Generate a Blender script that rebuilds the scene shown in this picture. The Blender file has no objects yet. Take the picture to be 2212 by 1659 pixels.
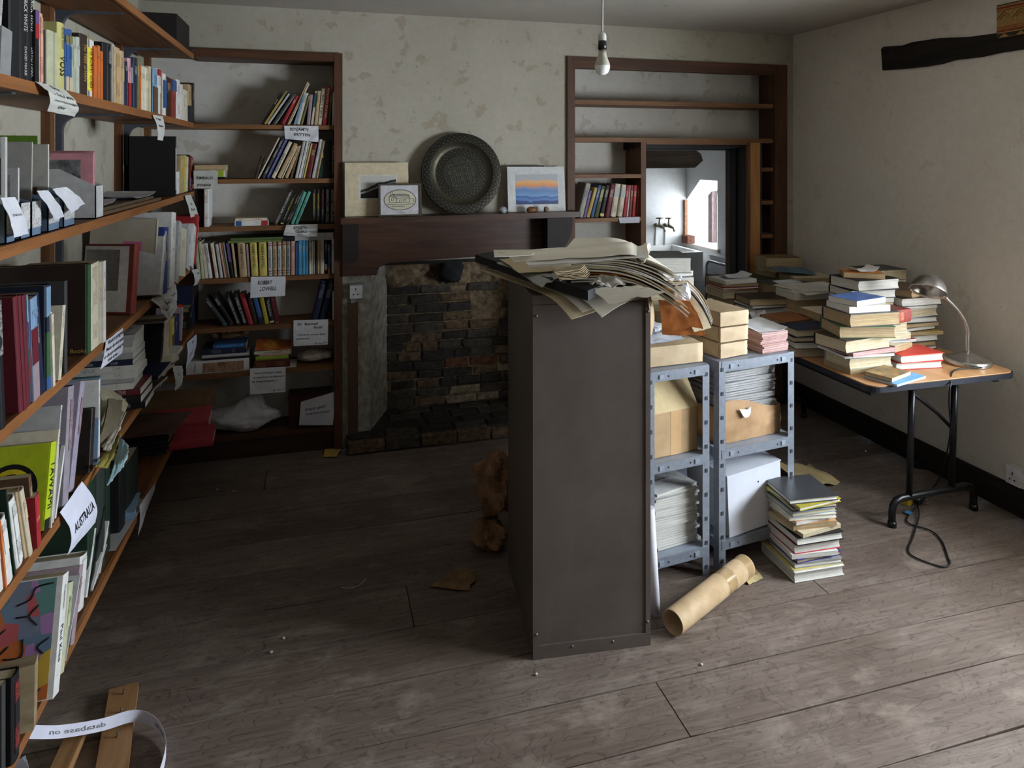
import bpy, bmesh, math, random
from mathutils import Vector, Matrix, Euler
random.seed(7)
rnd = random.uniform
S = bpy.context.scene
COL = S.collection
# ------------------------------------------------------------------ camera
F, CX, HY, H = 1500.0, 1106.0, 335.0, 1.75      # focal length / centre / horizon in 2212x1659 pixels, eye height
TH = math.radians(15.5)
CS, SN = math.cos(TH), math.sin(TH)
cd = bpy.data.cameras.new('camera'); cam = bpy.data.objects.new('camera', cd); COL.objects.link(cam)
cam.location = (0, 0, H); cam.rotation_euler = (math.pi / 2, 0, -TH)
cd.sensor_width = 36; cd.lens = F / 2212 * 36
cd.shift_y = (HY - 829.5) / 2212; cd.clip_start = 0.02
S.camera = cam
# ------------------------------------------------------------------ sky, window light, exposure
W = bpy.data.worlds.new('overcast_sky'); S.world = W; W.use_nodes = True
W.node_tree.nodes['Background'].inputs[0].default_value = (0.82, 0.91, 1.0, 1)
W.node_tree.nodes['Background'].inputs[1].default_value = 14.5
XW, YB = 3.28, 4.27            # right wall plane, chimney wall plane
XL, YA = -0.97, 4.52           # left wall plane, back of the alcoves
ZC = 2.61                      # ceiling
WIN = (0.50, 2.16, 0.86, 1.76)  # room window in the right wall: y0 y1 z0 z1
KW = (5.72, 6.26, 0.88, 1.50)    # scullery window in its right wall
def portal(name, loc, rot, sx, sy):
    l = bpy.data.lights.new(name, 'AREA'); l.shape = 'RECTANGLE'; l.size = sx; l.size_y = sy
    l.cycles.is_portal = True
    o = bpy.data.objects.new(name, l); COL.objects.link(o); o.location = loc; o.rotation_euler = rot
portal('window_portal', (XW + 0.2, (WIN[0] + WIN[1]) / 2, (WIN[2] + WIN[3]) / 2), (0, math.pi / 2, 0), WIN[3] - WIN[2], WIN[1] - WIN[0])
portal('scullery_portal', (4.16, (KW[0] + KW[1]) / 2, (KW[2] + KW[3]) / 2), (0, math.pi / 2, 0), KW[3] - KW[2], KW[1] - KW[0] + .3)
vs = S.view_settings
vs.view_transform = 'Standard'; vs.look = 'None'; vs.gamma = 1; vs.use_curve_mapping = False
vs.exposure = 1.75
# ------------------------------------------------------------------ pixel -> place
def ray(u, v):
    xc = (u - CX) / F
    return Vector((xc * CS + SN, -xc * SN + CS, (HY - v) / F))
CP = Vector((0, 0, H))
def aZ(u, v, z): r = ray(u, v); return CP + r * ((z - H) / r.z)
def aY(u, v, y): r = ray(u, v); return CP + r * (y / r.y)
def aX(u, v, x): r = ray(u, v); return CP + r * (x / r.x)
# ------------------------------------------------------------------ materials
def lin(c):
    return tuple((x / 12.92 if x <= 0.04045 else ((x + 0.055) / 1.055) ** 2.4) for x in c)
def C8(*a): return lin([x / 255 for x in a])
MC = {}
def node(nt, t, **k):
    n = nt.nodes.new(t)
    for a, b in k.items(): setattr(n, a, b)
    return n
def ramp(nt, fac, stops):
    r = node(nt, 'ShaderNodeValToRGB'); e = r.color_ramp.elements
    while len(e) < len(stops): e.new(0.5)
    for i, (p, c) in enumerate(stops):
        e[i].position = p; e[i].color = (c, c, c, 1) if not hasattr(c, '__len__') else (*c[:3], 1)
    nt.links.new(fac, r.inputs[0]); return r.outputs[0]
def mixc(nt, fac, a, b):
    m = node(nt, 'ShaderNodeMix', data_type='RGBA')
    if hasattr(fac, 'is_output'): nt.links.new(fac, m.inputs[0])
    else: m.inputs[0].default_value = fac
    for i, x in ((6, a), (7, b)):
        if hasattr(x, 'is_output'): nt.links.new(x, m.inputs[i])
        else: m.inputs[i].default_value = (*x[:3], 1)
    return m.outputs[2]
def noise(nt, vec, scale, detail=4, rough=0.55, dist=0):
    n = node(nt, 'ShaderNodeTexNoise'); n.inputs['Scale'].default_value = scale; n.inputs['Detail'].default_value = detail
    n.inputs['Roughness'].default_value = rough; n.inputs['Distortion'].default_value = dist
    nt.links.new(vec, n.inputs['Vector']); return n.outputs[0]
def coords(nt, scale=(1, 1, 1), kind='Object', loc=(0, 0, 0)):
    t = node(nt, 'ShaderNodeTexCoord'); m = node(nt, 'ShaderNodeMapping'); m.inputs['Scale'].default_value = scale
    m.inputs['Location'].default_value = loc
    nt.links.new(t.outputs[kind], m.inputs[0]); return m.outputs[0]
def base(name):
    m = bpy.data.materials.new(name); m.use_nodes = True; nt = m.node_tree
    return m, nt, nt.nodes['Principled BSDF']
def bumpn(nt, h, b, strength=0.3, dist=0.01):
    n = node(nt, 'ShaderNodeBump'); n.inputs['Strength'].default_value = strength; n.inputs['Distance'].default_value = dist
    nt.links.new(h, n.inputs['Height']); nt.links.new(n.outputs[0], b.inputs['Normal'])
def M(name, col, rough=0.6, var=0.12, scale=14, bump=0.0, metal=0.0, stretch=(1, 1, 1), col2=None, spec=0.35, dist=0, bd=0.004):
    """colour with noise variation; the general material"""
    if name in MC: return MC[name]
    m, nt, b = base(name); v = coords(nt, stretch)
    n = noise(nt, v, scale, 5, 0.6, dist)
    c2 = col2 or tuple(x * (1 - var * 2) for x in col)
    c1 = col if col2 else tuple(min(1, x * (1 + var * .6)) for x in col)
    c = mixc(nt, ramp(nt, n, [(0.32, 0), (0.68, 1)]), c2, c1)
    nt.links.new(c, b.inputs['Base Color']); b.inputs['Roughness'].default_value = rough
    b.inputs['Metallic'].default_value = metal; b.inputs['Specular IOR Level'].default_value = spec
    if bump: bumpn(nt, n, b, bump, bd)
    MC[name] = m; return m
def wood(name, col, dark, axis=0, rough=0.55, scale=5, bump=0.25, spec=.35):
    if name in MC: return MC[name]
    m, nt, b = base(name); st = [9, 9, 9]; st[axis] = 0.7
    v = coords(nt, st); n = noise(nt, v, scale * .5, 6, .65, 1.2); n2 = noise(nt, coords(nt, (1, 1, 1)), 2.2, 3)
    c = mixc(nt, ramp(nt, n, [(0.3, 0), (0.7, 1)]), dark, col)
    c = mixc(nt, ramp(nt, n2, [(0.35, 0), (0.75, 0.55)]), c, dark)
    nt.links.new(c, b.inputs['Base Color']); b.inputs['Roughness'].default_value = rough; b.inputs['Specular IOR Level'].default_value = spec
    bumpn(nt, n, b, bump, 0.003); MC[name] = m; return m
def plaster(name, c1, c2, patch, amt=0.56):
    m, nt, b = base(name); v = coords(nt)
    big = noise(nt, v, 1.1, 4, .6); fine = noise(nt, v, 26, 6, .7); mid = noise(nt, v, 7.5, 9, .6, .3); crk = noise(nt, v, 1.3, 10, .55, .3)
    speck = noise(nt, v, 60, 3, .5)
    c = mixc(nt, ramp(nt, big, [(0.35, 0), (0.65, 1)]), c1, c2)
    c = mixc(nt, ramp(nt, fine, [(0.3, 0.25), (0.6, 0)]), c, tuple(x * .72 for x in c1))
    pm = ramp(nt, mid, [(amt + .04, 0), (amt + .058, 0.5)])
    c = mixc(nt, pm, c, patch)
    # hairline cracks where the contour of a noise is crossed
    c = mixc(nt, ramp(nt, crk, [(0.4765, 0), (0.4775, 0.35), (0.4785, 0)]), c, tuple(x * .35 for x in patch))
    c = mixc(nt, ramp(nt, speck, [(0.7, 0), (0.76, 0.55)]), c, tuple(x * .4 for x in patch))
    nt.links.new(c, b.inputs['Base Color']); b.inputs['Roughness'].default_value = 0.92; b.inputs['Specular IOR Level'].default_value = .15
    a = node(nt, 'ShaderNodeMath', operation='SUBTRACT'); nt.links.new(big, a.inputs[0]); nt.links.new(pm, a.inputs[1])
    a2 = node(nt, 'ShaderNodeMath', operation='MULTIPLY_ADD'); nt.links.new(fine, a2.inputs[0]); a2.inputs[1].default_value = .5; nt.links.new(a.outputs[0], a2.inputs[2])
    bumpn(nt, a2.outputs[0], b, 0.35, 0.006); return m
plain_cache = {}
def flat(col, rough=0.55, name=None):
    """plain slightly mottled paint / cloth / paper colour given as sRGB 0-255"""
    k = (tuple(col), rough)
    if k not in plain_cache:
        plain_cache[k] = M(name or 'colour_%d_%d_%d_%d' % (*col, int(rough * 100)), C8(*col), rough, 0.09, 30, 0.05, spec=.3)
    return plain_cache[k]
def pages_mat(name, col, dark):
    """page block: fine lines across the thickness (object X)"""
    m, nt, b = base(name); n = noise(nt, coords(nt, (900, 4, 4)), 1.0, 2); n2 = noise(nt, coords(nt, (30, 30, 30)), 1, 3)
    c = mixc(nt, ramp(nt, n, [(0.35, 0), (0.65, 1)]), dark, col); c = mixc(nt, ramp(nt, n2, [(.4, 0), (.7, .35)]), c, dark)
    nt.links.new(c, b.inputs['Base Color']); b.inputs['Roughness'].default_value = .85; b.inputs['Specular IOR Level'].default_value = .1
    bumpn(nt, n, b, .25, .002); return m
PG = {'w': pages_mat('pages_white', C8(222, 220, 212), C8(168, 164, 154)), 'c': pages_mat('pages_cream', C8(208, 196, 168), C8(150, 134, 104)),
      't': pages_mat('pages_tan', C8(184, 164, 130), C8(128, 106, 76)), 'g': pages_mat('pages_grey', C8(196, 196, 194), C8(120, 120, 120)),
      'p': pages_mat('pages_pink', C8(214, 186, 182), C8(140, 92, 84))}
def lettering(bg, ink, axis=2, dens=.5):
    """rows of print too small to read: dashes of ink on a ground"""
    k = 'print_%s_%s_%d_%d' % ('_'.join(map(str, bg)), '_'.join(map(str, ink)), axis, int(dens * 100))
    if k in MC: return MC[k]
    m, nt, b = base(k); st = [900, 900, 900]; st[axis] = 420
    v = coords(nt, st); n = noise(nt, v, 1, 1); n2 = noise(nt, coords(nt, (14, 14, 14)), 1, 0)
    f = node(nt, 'ShaderNodeMath', operation='MULTIPLY'); nt.links.new(ramp(nt, n, [(.52, 0), (.56, .85)]), f.inputs[0]); nt.links.new(ramp(nt, n2, [(dens, 0), (dens + .02, 1)]), f.inputs[1])
    nt.links.new(mixc(nt, f.outputs[0], C8(*bg), C8(*ink)), b.inputs['Base Color']); b.inputs['Roughness'].default_value = .55
    MC[k] = m; return m
# ------------------------------------------------------------------ mesh builder
class MB:
    def __init__(s): s.v = []; s.f = []; s.m = []; s.sm = []
    def add(s, vs, fs, mi=0, smooth=False):
        o = len(s.v); s.v += [tuple(x) for x in vs]; s.f += [tuple(i + o for i in f) for f in fs]; s.m += [mi] * len(fs); s.sm += [smooth] * len(fs); return s
    def box(s, x0, x1, y0, y1, z0, z1, mi=0, mat=None):
        vs = [Vector((x, y, z)) for x in (x0, x1) for y in (y0, y1) for z in (z0, z1)]
        if mat: vs = [mat @ p for p in vs]
        return s.add(vs, [(0, 1, 3, 2), (4, 6, 7, 5), (0, 4, 5, 1), (2, 3, 7, 6), (0, 2, 6, 4), (1, 5, 7, 3)], mi)
    def prism(s, pts, d, mi=0, cap=True):
        """closed outline pts (3D) swept along d"""
        n = len(pts); d = Vector(d); a = [Vector(p) for p in pts]
        fs = [(i, (i + 1) % n, (i + 1) % n + n, i + n) for i in range(n)]
        if cap: fs += [tuple(range(n))[::-1], tuple(range(n, 2 * n))]
        return s.add(a + [p + d for p in a], fs, mi)
    def grid(s, fn, nu, nv, mi=0, thick=0.0, smooth=True):
        P = [[Vector(fn(i / nu, j / nv)) for j in range(nv + 1)] for i in range(nu + 1)]
        top = [p for r in P for p in r]; w = nv + 1
        q = [(i * w + j, (i + 1) * w + j, (i + 1) * w + j + 1, i * w + j + 1) for i in range(nu) for j in range(nv)]
        if not thick: return s.add(top, q, mi, smooth)
        N = []
        for i in range(nu + 1):
            for j in range(nv + 1):
                a = P[min(i + 1, nu)][j] - P[max(i - 1, 0)][j]; b = P[i][min(j + 1, nv)] - P[i][max(j - 1, 0)]
                c = a.cross(b); N.append(c.normalized() if c.length > 1e-12 else Vector((0, 0, 1)))
        n = len(top); bot = [p - N[k] * thick for k, p in enumerate(top)]
        s.add(top + bot, q + [tuple(x + n for x in f[::-1]) for f in q], mi, smooth)
        ring = [i * w for i in range(nu + 1)] + [nu * w + j for j in range(1, w)] + [i * w + nv for i in range(nu - 1, -1, -1)] + [j for j in range(nv - 1, 0, -1)]
        m = len(ring); return s.add([top[k] for k in ring] + [bot[k] for k in ring], [(k, (k + 1) % m, (k + 1) % m + m, k + m)[::-1] for k in range(m)], mi, False)
    def tube(s, path, r, n=8, mi=0, cap=True):
        path = [Vector(p) for p in path]; rs = r if hasattr(r, '__len__') else [r] * len(path); vs = []; up = None
        for i, p in enumerate(path):
            t = (path[min(i + 1, len(path) - 1)] - path[max(i - 1, 0)]).normalized()
            if up is None: up = Vector((0, 0, 1)) if abs(t.z) < .9 else Vector((1, 0, 0))
            a = t.cross(up).normalized(); up = a.cross(t).normalized()
            vs += [p + (a * math.cos(k * 2 * math.pi / n) + up * math.sin(k * 2 * math.pi / n)) * rs[i] for k in range(n)]
        m = len(path); fs = [(i * n + k, i * n + (k + 1) % n, (i + 1) * n + (k + 1) % n, (i + 1) * n + k) for i in range(m - 1) for k in range(n)]
        s.add(vs, fs, mi, True)
        if cap: o = len(s.v) - len(vs); s.f += [tuple(o + k for k in range(n))[::-1], tuple(o + (m - 1) * n + k for k in range(n))]; s.m += [mi] * 2; s.sm += [False] * 2
        return s
    def lathe(s, prof, n=24, mi=0, mat=None, smooth=True):
        vs = [Vector((r * math.cos(k * 2 * math.pi / n), r * math.sin(k * 2 * math.pi / n), z)) for r, z in prof for k in range(n)]
        if mat: vs = [mat @ p for p in vs]
        fs = [(i * n + k, i * n + (k + 1) % n, (i + 1) * n + (k + 1) % n, (i + 1) * n + k) for i in range(len(prof) - 1) for k in range(n)]
        return s.add(vs, fs, mi, smooth)
    def blob(s, c, r, seed=0, amp=.25, n=10, mi=0, fr=2.2):
        """lumpy closed ball"""
        from mathutils import noise as N
        vs = []; c = Vector(c); r = Vector(r)
        for i in range(n + 1):
            for k in range(2 * n):
                a = math.pi * i / n; b = math.pi * k / n
                d = Vector((math.sin(a) * math.cos(b), math.sin(a) * math.sin(b), math.cos(a)))
                vs.append(c + Vector((d.x * r.x, d.y * r.y, d.z * r.z)) * (1 + amp * N.noise(d * fr + Vector((seed * 7.1, seed, 0)))))
        w = 2 * n; fs = [(i * w + k, (i + 1) * w + k, (i + 1) * w + (k + 1) % w, i * w + (k + 1) % w) for i in range(n) for k in range(w)]
        return s.add(vs, fs, mi, True)
    def mesh(s, name, mats):
        me = bpy.data.meshes.new(name); me.from_pydata(s.v, [], s.f)
        for m in (mats if isinstance(mats, (list, tuple)) else [mats]): me.materials.append(m)
        me.polygons.foreach_set('material_index', s.m); me.polygons.foreach_set('use_smooth', s.sm)
        me.validate(); me.update(); return me
    def build(s, name, mats, parent=None, mw=None):
        o = bpy.data.objects.new(name, s.mesh(name, mats)); COL.objects.link(o)
        if parent: o.parent = parent
        if mw is not None: o.matrix_local = mw
        return o
def tag(o, label, cat, group=None, kind=None):
    if label: o['label'] = label
    if cat: o['category'] = cat
    if group: o['group'] = group
    if kind: o['kind'] = kind
    return o
def struct(o, label=None):
    o['kind'] = 'structure'
    if label: o['label'] = label
    return o
def empty(name, mw=None):
    o = bpy.data.objects.new(name, None); COL.objects.link(o); o.empty_display_size = .05
    if mw is not None: o.matrix_world = mw if isinstance(mw, Matrix) else Matrix.Translation(mw)
    return o
def frame(o, x, y, z):
    """matrix from origin and axes"""
    m = Matrix.Identity(4)
    for i, a in enumerate((x, y, z, o)): m.col[i][:3] = Vector(a)[:]
    return m
def RZ(a, loc=(0, 0, 0)): return Matrix.Translation(loc) @ Matrix.Rotation(math.radians(a), 4, 'Z')
TXT = {}
def text_mesh(s, mat, shear=0, spacing=1.0, bold=0.0, lines=1.0):
    """outline of a string, 1 unit = cap size, centred at origin in XY"""
    k = (s, mat.name, shear, spacing, bold, lines)
    if k in TXT: return TXT[k]
    c = bpy.data.curves.new('lettering', 'FONT'); c.body = s; c.size = 1; c.align_x = 'CENTER'; c.align_y = 'CENTER'
    c.resolution_u = 2; c.shear = shear; c.space_character = spacing; c.offset = bold; c.space_line = lines
    o = bpy.data.objects.new('lettering', c); me = bpy.data.meshes.new_from_object(o)
    bpy.data.objects.remove(o); me.materials.clear(); me.materials.append(mat)
    TXT[k] = me; return me
def text(s, mat, parent, mw, size, name='lettering', width=None, **k):
    """text on plane: mw = matrix whose X is reading direction, Y up"""
    me = text_mesh(s, mat, **k); o = bpy.data.objects.new(name, me); COL.objects.link(o); o.parent = parent
    sx = size
    if width and len(me.vertices):
        w = max(v.co.x for v in me.vertices) - min(v.co.x for v in me.vertices); sx = width / max(w, 1e-6)
    o.matrix_local = mw @ Matrix.Diagonal((sx, size, 1, 1)); return o
INK = M('ink_black', C8(28, 27, 30), .6, .1); INKW = M('ink_white', C8(222, 220, 212), .6, .05); INKG = M('ink_grey', C8(120, 118, 120), .6, .05)
INKY = M('ink_gold', C8(196, 160, 80), .5, .05); INKR = M('ink_red', C8(170, 40, 40), .6, .05); INKYL = M('ink_yellow', C8(222, 205, 60), .6, .05)
# ================================================================== STRUCTURE
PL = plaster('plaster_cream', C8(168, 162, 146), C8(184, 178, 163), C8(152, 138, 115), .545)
PLA = plaster('plaster_alcove', C8(204, 200, 190), C8(216, 212, 204), C8(176, 164, 144), .56)  # off-white alcove plaster, lightened further to stand in for light missing there
PLR = plaster('plaster_right', C8(222, 213, 202), C8(232, 225, 215), C8(208, 196, 180), .60)  # lightened to make up for weak light on the right wall
PLC = plaster('plaster_ceiling', C8(176, 170, 158), C8(186, 180, 169), C8(150, 140, 124), .64)
PLK = plaster('plaster_scullery', C8(206, 206, 205), C8(214, 214, 213), C8(190, 186, 178), .64)
PLW = M('whitewash_rough', C8(186, 182, 172), .95, .12, 18, .9, col2=C8(128, 122, 110), spec=.1, bd=.02)
WSH = wood('wood_shelf_x', C8(152, 106, 66), C8(100, 67, 41), 0); WSHY = wood('wood_shelf_y', C8(138, 92, 56), C8(90, 58, 36), 1)
WSHZ = wood('wood_shelf_z', C8(128, 84, 50), C8(84, 53, 32), 2)
WDX = wood('wood_dark_x', C8(104, 68, 45), C8(62, 40, 27), 0); WDZ = wood('wood_dark_z', C8(108, 71, 46), C8(64, 42, 28), 2)
WMAN = wood('wood_mantel', C8(92, 60, 43), C8(50, 33, 25), 0, .42, spec=.5)
WBLK = wood('wood_black', C8(48, 40, 35), C8(20, 16, 14), 1, .8); WBLKX = wood('wood_black_x', C8(34, 28, 26), C8(15, 12, 11), 0, .6); WBLKZ = wood('wood_black_z', C8(40, 33, 30), C8(18, 15, 13), 2, .6)
WPINE = wood('wood_pine', C8(196, 148, 92), C8(162, 108, 58), 2); WRAW = wood('wood_raw', C8(176, 136, 92), C8(136, 98, 62), 1)
def floor_mat():
    m, nt, b = base('oak_boards')
    oi = node(nt, 'ShaderNodeObjectInfo')
    t = node(nt, 'ShaderNodeTexCoord'); av = node(nt, 'ShaderNodeVectorMath', operation='MULTIPLY_ADD')
    nt.links.new(oi.outputs['Random'], av.inputs[0]); av.inputs[1].default_value = (13, 7, 3); nt.links.new(t.outputs['Object'], av.inputs[2])
    def mp(sc):
        q = node(nt, 'ShaderNodeMapping'); q.inputs['Scale'].default_value = sc; nt.links.new(av.outputs[0], q.inputs[0]); return q.outputs[0]
    g = noise(nt, mp((1.2, 24, 4)), 1.6, 8, .68, 1.6); fig = noise(nt, mp((2.0, 4.5, 1)), 1.5, 3, .5, .5)
    # contour lines of a slow noise = cathedral figure of the oak
    wv = node(nt, 'ShaderNodeMath', operation='MULTIPLY'); nt.links.new(fig, wv.inputs[0]); wv.inputs[1].default_value = 95
    sn = node(nt, 'ShaderNodeMath', operation='SINE'); nt.links.new(wv.outputs[0], sn.inputs[0])
    brk = noise(nt, mp((30, 60, 5)), 1.2, 4, .7)
    mm = node(nt, 'ShaderNodeMath', operation='MULTIPLY'); nt.links.new(ramp(nt, sn.outputs[0], [(.62, 0), (.95, 1)]), mm.inputs[0]); nt.links.new(ramp(nt, brk, [(.40, 0), (.62, .5)]), mm.inputs[1])
    big = noise(nt, mp((1.5, 3, 1)), 1.1, 5, .6, .3); dust = noise(nt, mp((3, 5, 3)), 1.4, 9, .72, .2); sp = noise(nt, mp((60, 60, 60)), 1, 2)
    c = mixc(nt, ramp(nt, big, [(.35, 0), (.68, 1)]), C8(110, 96, 86), C8(138, 124, 114))
    c = mixc(nt, ramp(nt, g, [(.38, .6), (.62, 0)]), c, C8(84, 70, 62))
    c = mixc(nt, mm.outputs[0], c, C8(58, 47, 41))
    c = mixc(nt, ramp(nt, dust, [(.53, 0), (.72, .6)]), c, C8(166, 153, 140))
    c = mixc(nt, ramp(nt, sp, [(.77, 0), (.8, .5)]), c, C8(190, 184, 172))
    hsv = node(nt, 'ShaderNodeHueSaturation'); nt.links.new(c, hsv.inputs['Color'])
    mr = node(nt, 'ShaderNodeMapRange'); nt.links.new(oi.outputs['Random'], mr.inputs[0]); mr.inputs[3].default_value = .93; mr.inputs[4].default_value = 1.07; nt.links.new(mr.outputs[0], hsv.inputs['Value'])
    nt.links.new(hsv.outputs[0], b.inputs['Base Color']); b.inputs['Specular IOR Level'].default_value = .3
    nt.links.new(ramp(nt, dust, [(.4, .5), (.7, .85)]), b.inputs['Roughness'])
    h = node(nt, 'ShaderNodeMath', operation='SUBTRACT'); nt.links.new(g, h.inputs[0]); nt.links.new(mm.outputs[0], h.inputs[1])
    bumpn(nt, h.outputs[0], b, .3, .004); return m
FLM = floor_mat()
YR = -2.0
# floor: dark void below, one object per board
fl = struct(MB().box(XL - .25, XW + .35, YR - .2, 4.8, -.12, -.03).build('floor', M('floor_void', C8(14, 12, 11), .9)), 'wide worn oak floorboards of the study')
ys = [-2.0, -1.74, -1.5, -1.24, -1.0, -.76, -.5, -.26, -.02, .22, .46, .70, .94, 1.17, 1.40, 1.634, 1.87, 2.097, 2.334, 2.58, 2.83, 3.09, 3.34, 3.60, 3.85, 4.08, 4.29]
for i in range(len(ys) - 1):
    cuts = [XL + .005, XW - .005]
    if 2.3 < ys[i] < 2.5: cuts.insert(1, 1.96)
    elif 3.8 < ys[i] < 3.9: cuts.insert(1, -.28)
    elif i % 3 == 1: cuts.insert(1, rnd(.2, 2.6))
    for a, b_ in zip(cuts, cuts[1:]):
        mb = MB(); y0, y1 = ys[i] + .0022, ys[i + 1] - .0022; n = 14
        def fn(s, t):
            x = a + .002 + (b_ - a - .004) * s
            w = .0016 * math.sin(x * 5 + i) + .001 * math.sin(x * 13 + i * 2)
            return (x, y0 + (y1 - y0) * t + w, .0012 * math.sin(x * 3.3 + i * 1.7) - .0016 + .001 * math.sin(t * 3.1))
        mb.grid(fn, n, 2, 0, .022); mb.build('plank', FLM, fl)
ce = struct(MB().box(XL - .3, XW + .4, YR - .2, 4.8, ZC, ZC + .2).build('ceiling', PLC), 'uneven cream plaster ceiling')
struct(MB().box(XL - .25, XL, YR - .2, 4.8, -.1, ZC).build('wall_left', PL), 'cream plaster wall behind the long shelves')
struct(MB().box(XL, XW, YR - .25, YR, 0, ZC).build('wall_rear', wood('rear_wall_dark', C8(70, 54, 42), C8(44, 34, 28), 2, .6)), 'unseen wall behind the viewer, coloured dark to cut fill light')  # unseen wall; its dark surface is made up to lower the fill light
w = MB(); y0, y1, z0, z1 = WIN
w.box(XW, XW + .35, YR, y0, 0, ZC).box(XW, XW + .35, y1, 4.8, 0, ZC).box(XW, XW + .35, y0, y1, 0, z0).box(XW, XW + .35, y0, y1, z1, ZC)
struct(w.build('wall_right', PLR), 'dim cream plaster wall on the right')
wn = MB()
for a in (y0, (y0 + y1) / 2 - .03, y1 - .06): wn.box(XW + .22, XW + .28, a, a + .06, z0, z1)
for a in (z0, z1 - .06): wn.box(XW + .22, XW + .28, y0, y1, a, a + .06)
struct(wn.build('window_1', M('paint_white', C8(210, 208, 200), .5)), 'daylight window in the right wall')
# chimney wall with the two alcoves (one structure)
XP0, XP1, ZA, ZB2, XR0 = .132, 1.553, 2.355, 2.392, 1.553
w = MB()
w.box(XL, XP0, YB, 4.75, ZA, ZC).box(XP0, XP1, YB, 4.75, 1.10, ZC).box(XP1, 3.222, YB, 4.75, ZB2, ZC).box(3.222, XW, YB, 4.75, 0, ZC)
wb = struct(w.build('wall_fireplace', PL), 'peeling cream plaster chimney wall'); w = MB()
w.box(XL, XP0, YA, 4.75, -.1, ZA).box(XL, XP0, 4.29, YA + .1, -.1, -.001).box(XP1, 3.222, 4.29, YA + .2, -.1, -.001)                                   # back of left alcove
w.box(XP1, 2.10, YA, 4.75, 0, ZB2).box(2.10, 3.1, YA, 4.75, 1.83, ZB2).box(2.93, 3.222, YA, 4.56, 0, 1.83).box(3.10, 3.222, 4.56, 4.75, 0, 1.83).box(3.10, 3.222, YA, 4.75, 1.83, ZB2)
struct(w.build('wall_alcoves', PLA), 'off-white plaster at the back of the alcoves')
# fireplace recess
w = MB()
w.prism([(XP0, YB, 0), (.295, YB, 0), (.43, 4.6, 0), (XP0, 4.6, 0)], (0, 0, 1.1)).prism([(XP1, YB, 0), (1.39, YB, 0), (1.25, 4.6, 0), (XP1, 4.6, 0)][::-1], (0, 0, 1.1))
pier = struct(w.build('wall_fireplace_piers', PLW), 'rough whitewashed sides of the fireplace opening')
mort = M('mortar_sooty', C8(150, 130, 102), .95, .3, 26, 1.0, col2=C8(86, 74, 60), spec=.1, bd=.02)
bk = MB()
from mathutils import noise as MN
def rough_back(s, t):
    x = .41 + .86 * s; z = 1.16 * t
    k = max(0, min(1, (z - .86) / .06)); d = MN.fractal(Vector((x * 9, z * 9, 3)), 1, 2, 4) * (.006 + .03 * k)
    return (x, 4.6 - .045 * k * (.6 + .4 * math.sin(x * 17)) + d, z)
bk.grid(rough_back, 70, 90)
bk.box(.35, 1.3, 4.66, 4.75, 0, 1.2)
fb = struct(bk.build('wall_fireback', mort), 'sooty brick and broken plaster back of the fireplace')
BR = [M('brick_soot', C8(64, 59, 54), .9, .3, 30, .8, col2=C8(38, 35, 33), bd=.01), M('brick_char', C8(84, 76, 67), .9, .3, 30, .8, col2=C8(52, 47, 43), bd=.01),
      M('brick_brown', C8(120, 98, 74), .92, .3, 30, .8, col2=C8(56, 45, 36), bd=.01), M('brick_ash', C8(150, 134, 110), .95, .3, 26, .9, col2=C8(96, 84, 70), bd=.01), M('brick_red', C8(116, 72, 52), .9, .25, 30, .7, col2=C8(62, 36, 28), bd=.01)]
def brick(x0, x1, y0, y1, z0, z1, mat, parent, j=.006, name='brick'):
    c = .007; xm, ym, zm = (x0 + x1) / 2, (y0 + y1) / 2, (z0 + z1) / 2; hx, hy, hz = (x1 - x0) / 2, (y1 - y0) / 2, (z1 - z0) / 2
    vs = []
    for sx in (-1, 1):
        for sz in (-1, 1):
            vs += [(xm + sx * (hx + 0) + rnd(-j, j), y1, zm + sz * hz + rnd(-j, j)), (xm + sx * hx + rnd(-j, j), y0 + c, zm + sz * hz + rnd(-j, j) * .6), (xm + sx * (hx - c) + rnd(-j, j) * .6, y0 + rnd(-.003, .003), zm + sz * (hz - c) + rnd(-j, j) * .5)]
    # corners order: (-,-)=0..2 (-,+)=3..5 (+,-)=6..8 (+,+)=9..11
    ring = [0, 6, 9, 3]; fs = []
    for k in range(4):
        a, b_ = ring[k], ring[(k + 1) % 4]; fs += [(a, b_, b_ + 1, a + 1), (a + 1, b_ + 1, b_ + 2, a + 2)]
    fs.append((2, 8, 11, 5))
    return MB().add(vs, fs).build(name, mat, parent)
nrow = 13; z = .085
for r in range(nrow):
    ph = .0625 * rnd(.93, 1.05); x = .415 + (rnd(-.1, .02) if r % 2 else rnd(-.04, .04))
    while x < 1.25:
        L = random.choice([.215, .21, .11, .16, .21])
        a, b_ = max(x, .42), min(x + L, 1.262)
        if b_ - a > .03:
            k = (a - .42) / .8; h = r / nrow
            q = rnd(0, 1) + .45 * (k - .4) + (.2 if h < .35 else .0)
            mat = BR[0] if q < .45 else BR[1] if q < .78 else BR[2] if q < .96 else BR[3]
            if h > .3 and h < .45 and .45 < k < .7 and rnd(0, 1) < .3: mat = BR[4]
            p = rnd(.004, .018)
            if not (h > .68 and k > .52 and rnd(0, 1) < .6): brick(a + .005, b_ - .005, 4.592 - p, 4.64, z + .005, z + ph - .005, mat, fb, .007)
        x += L + .002
    z += ph
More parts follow.
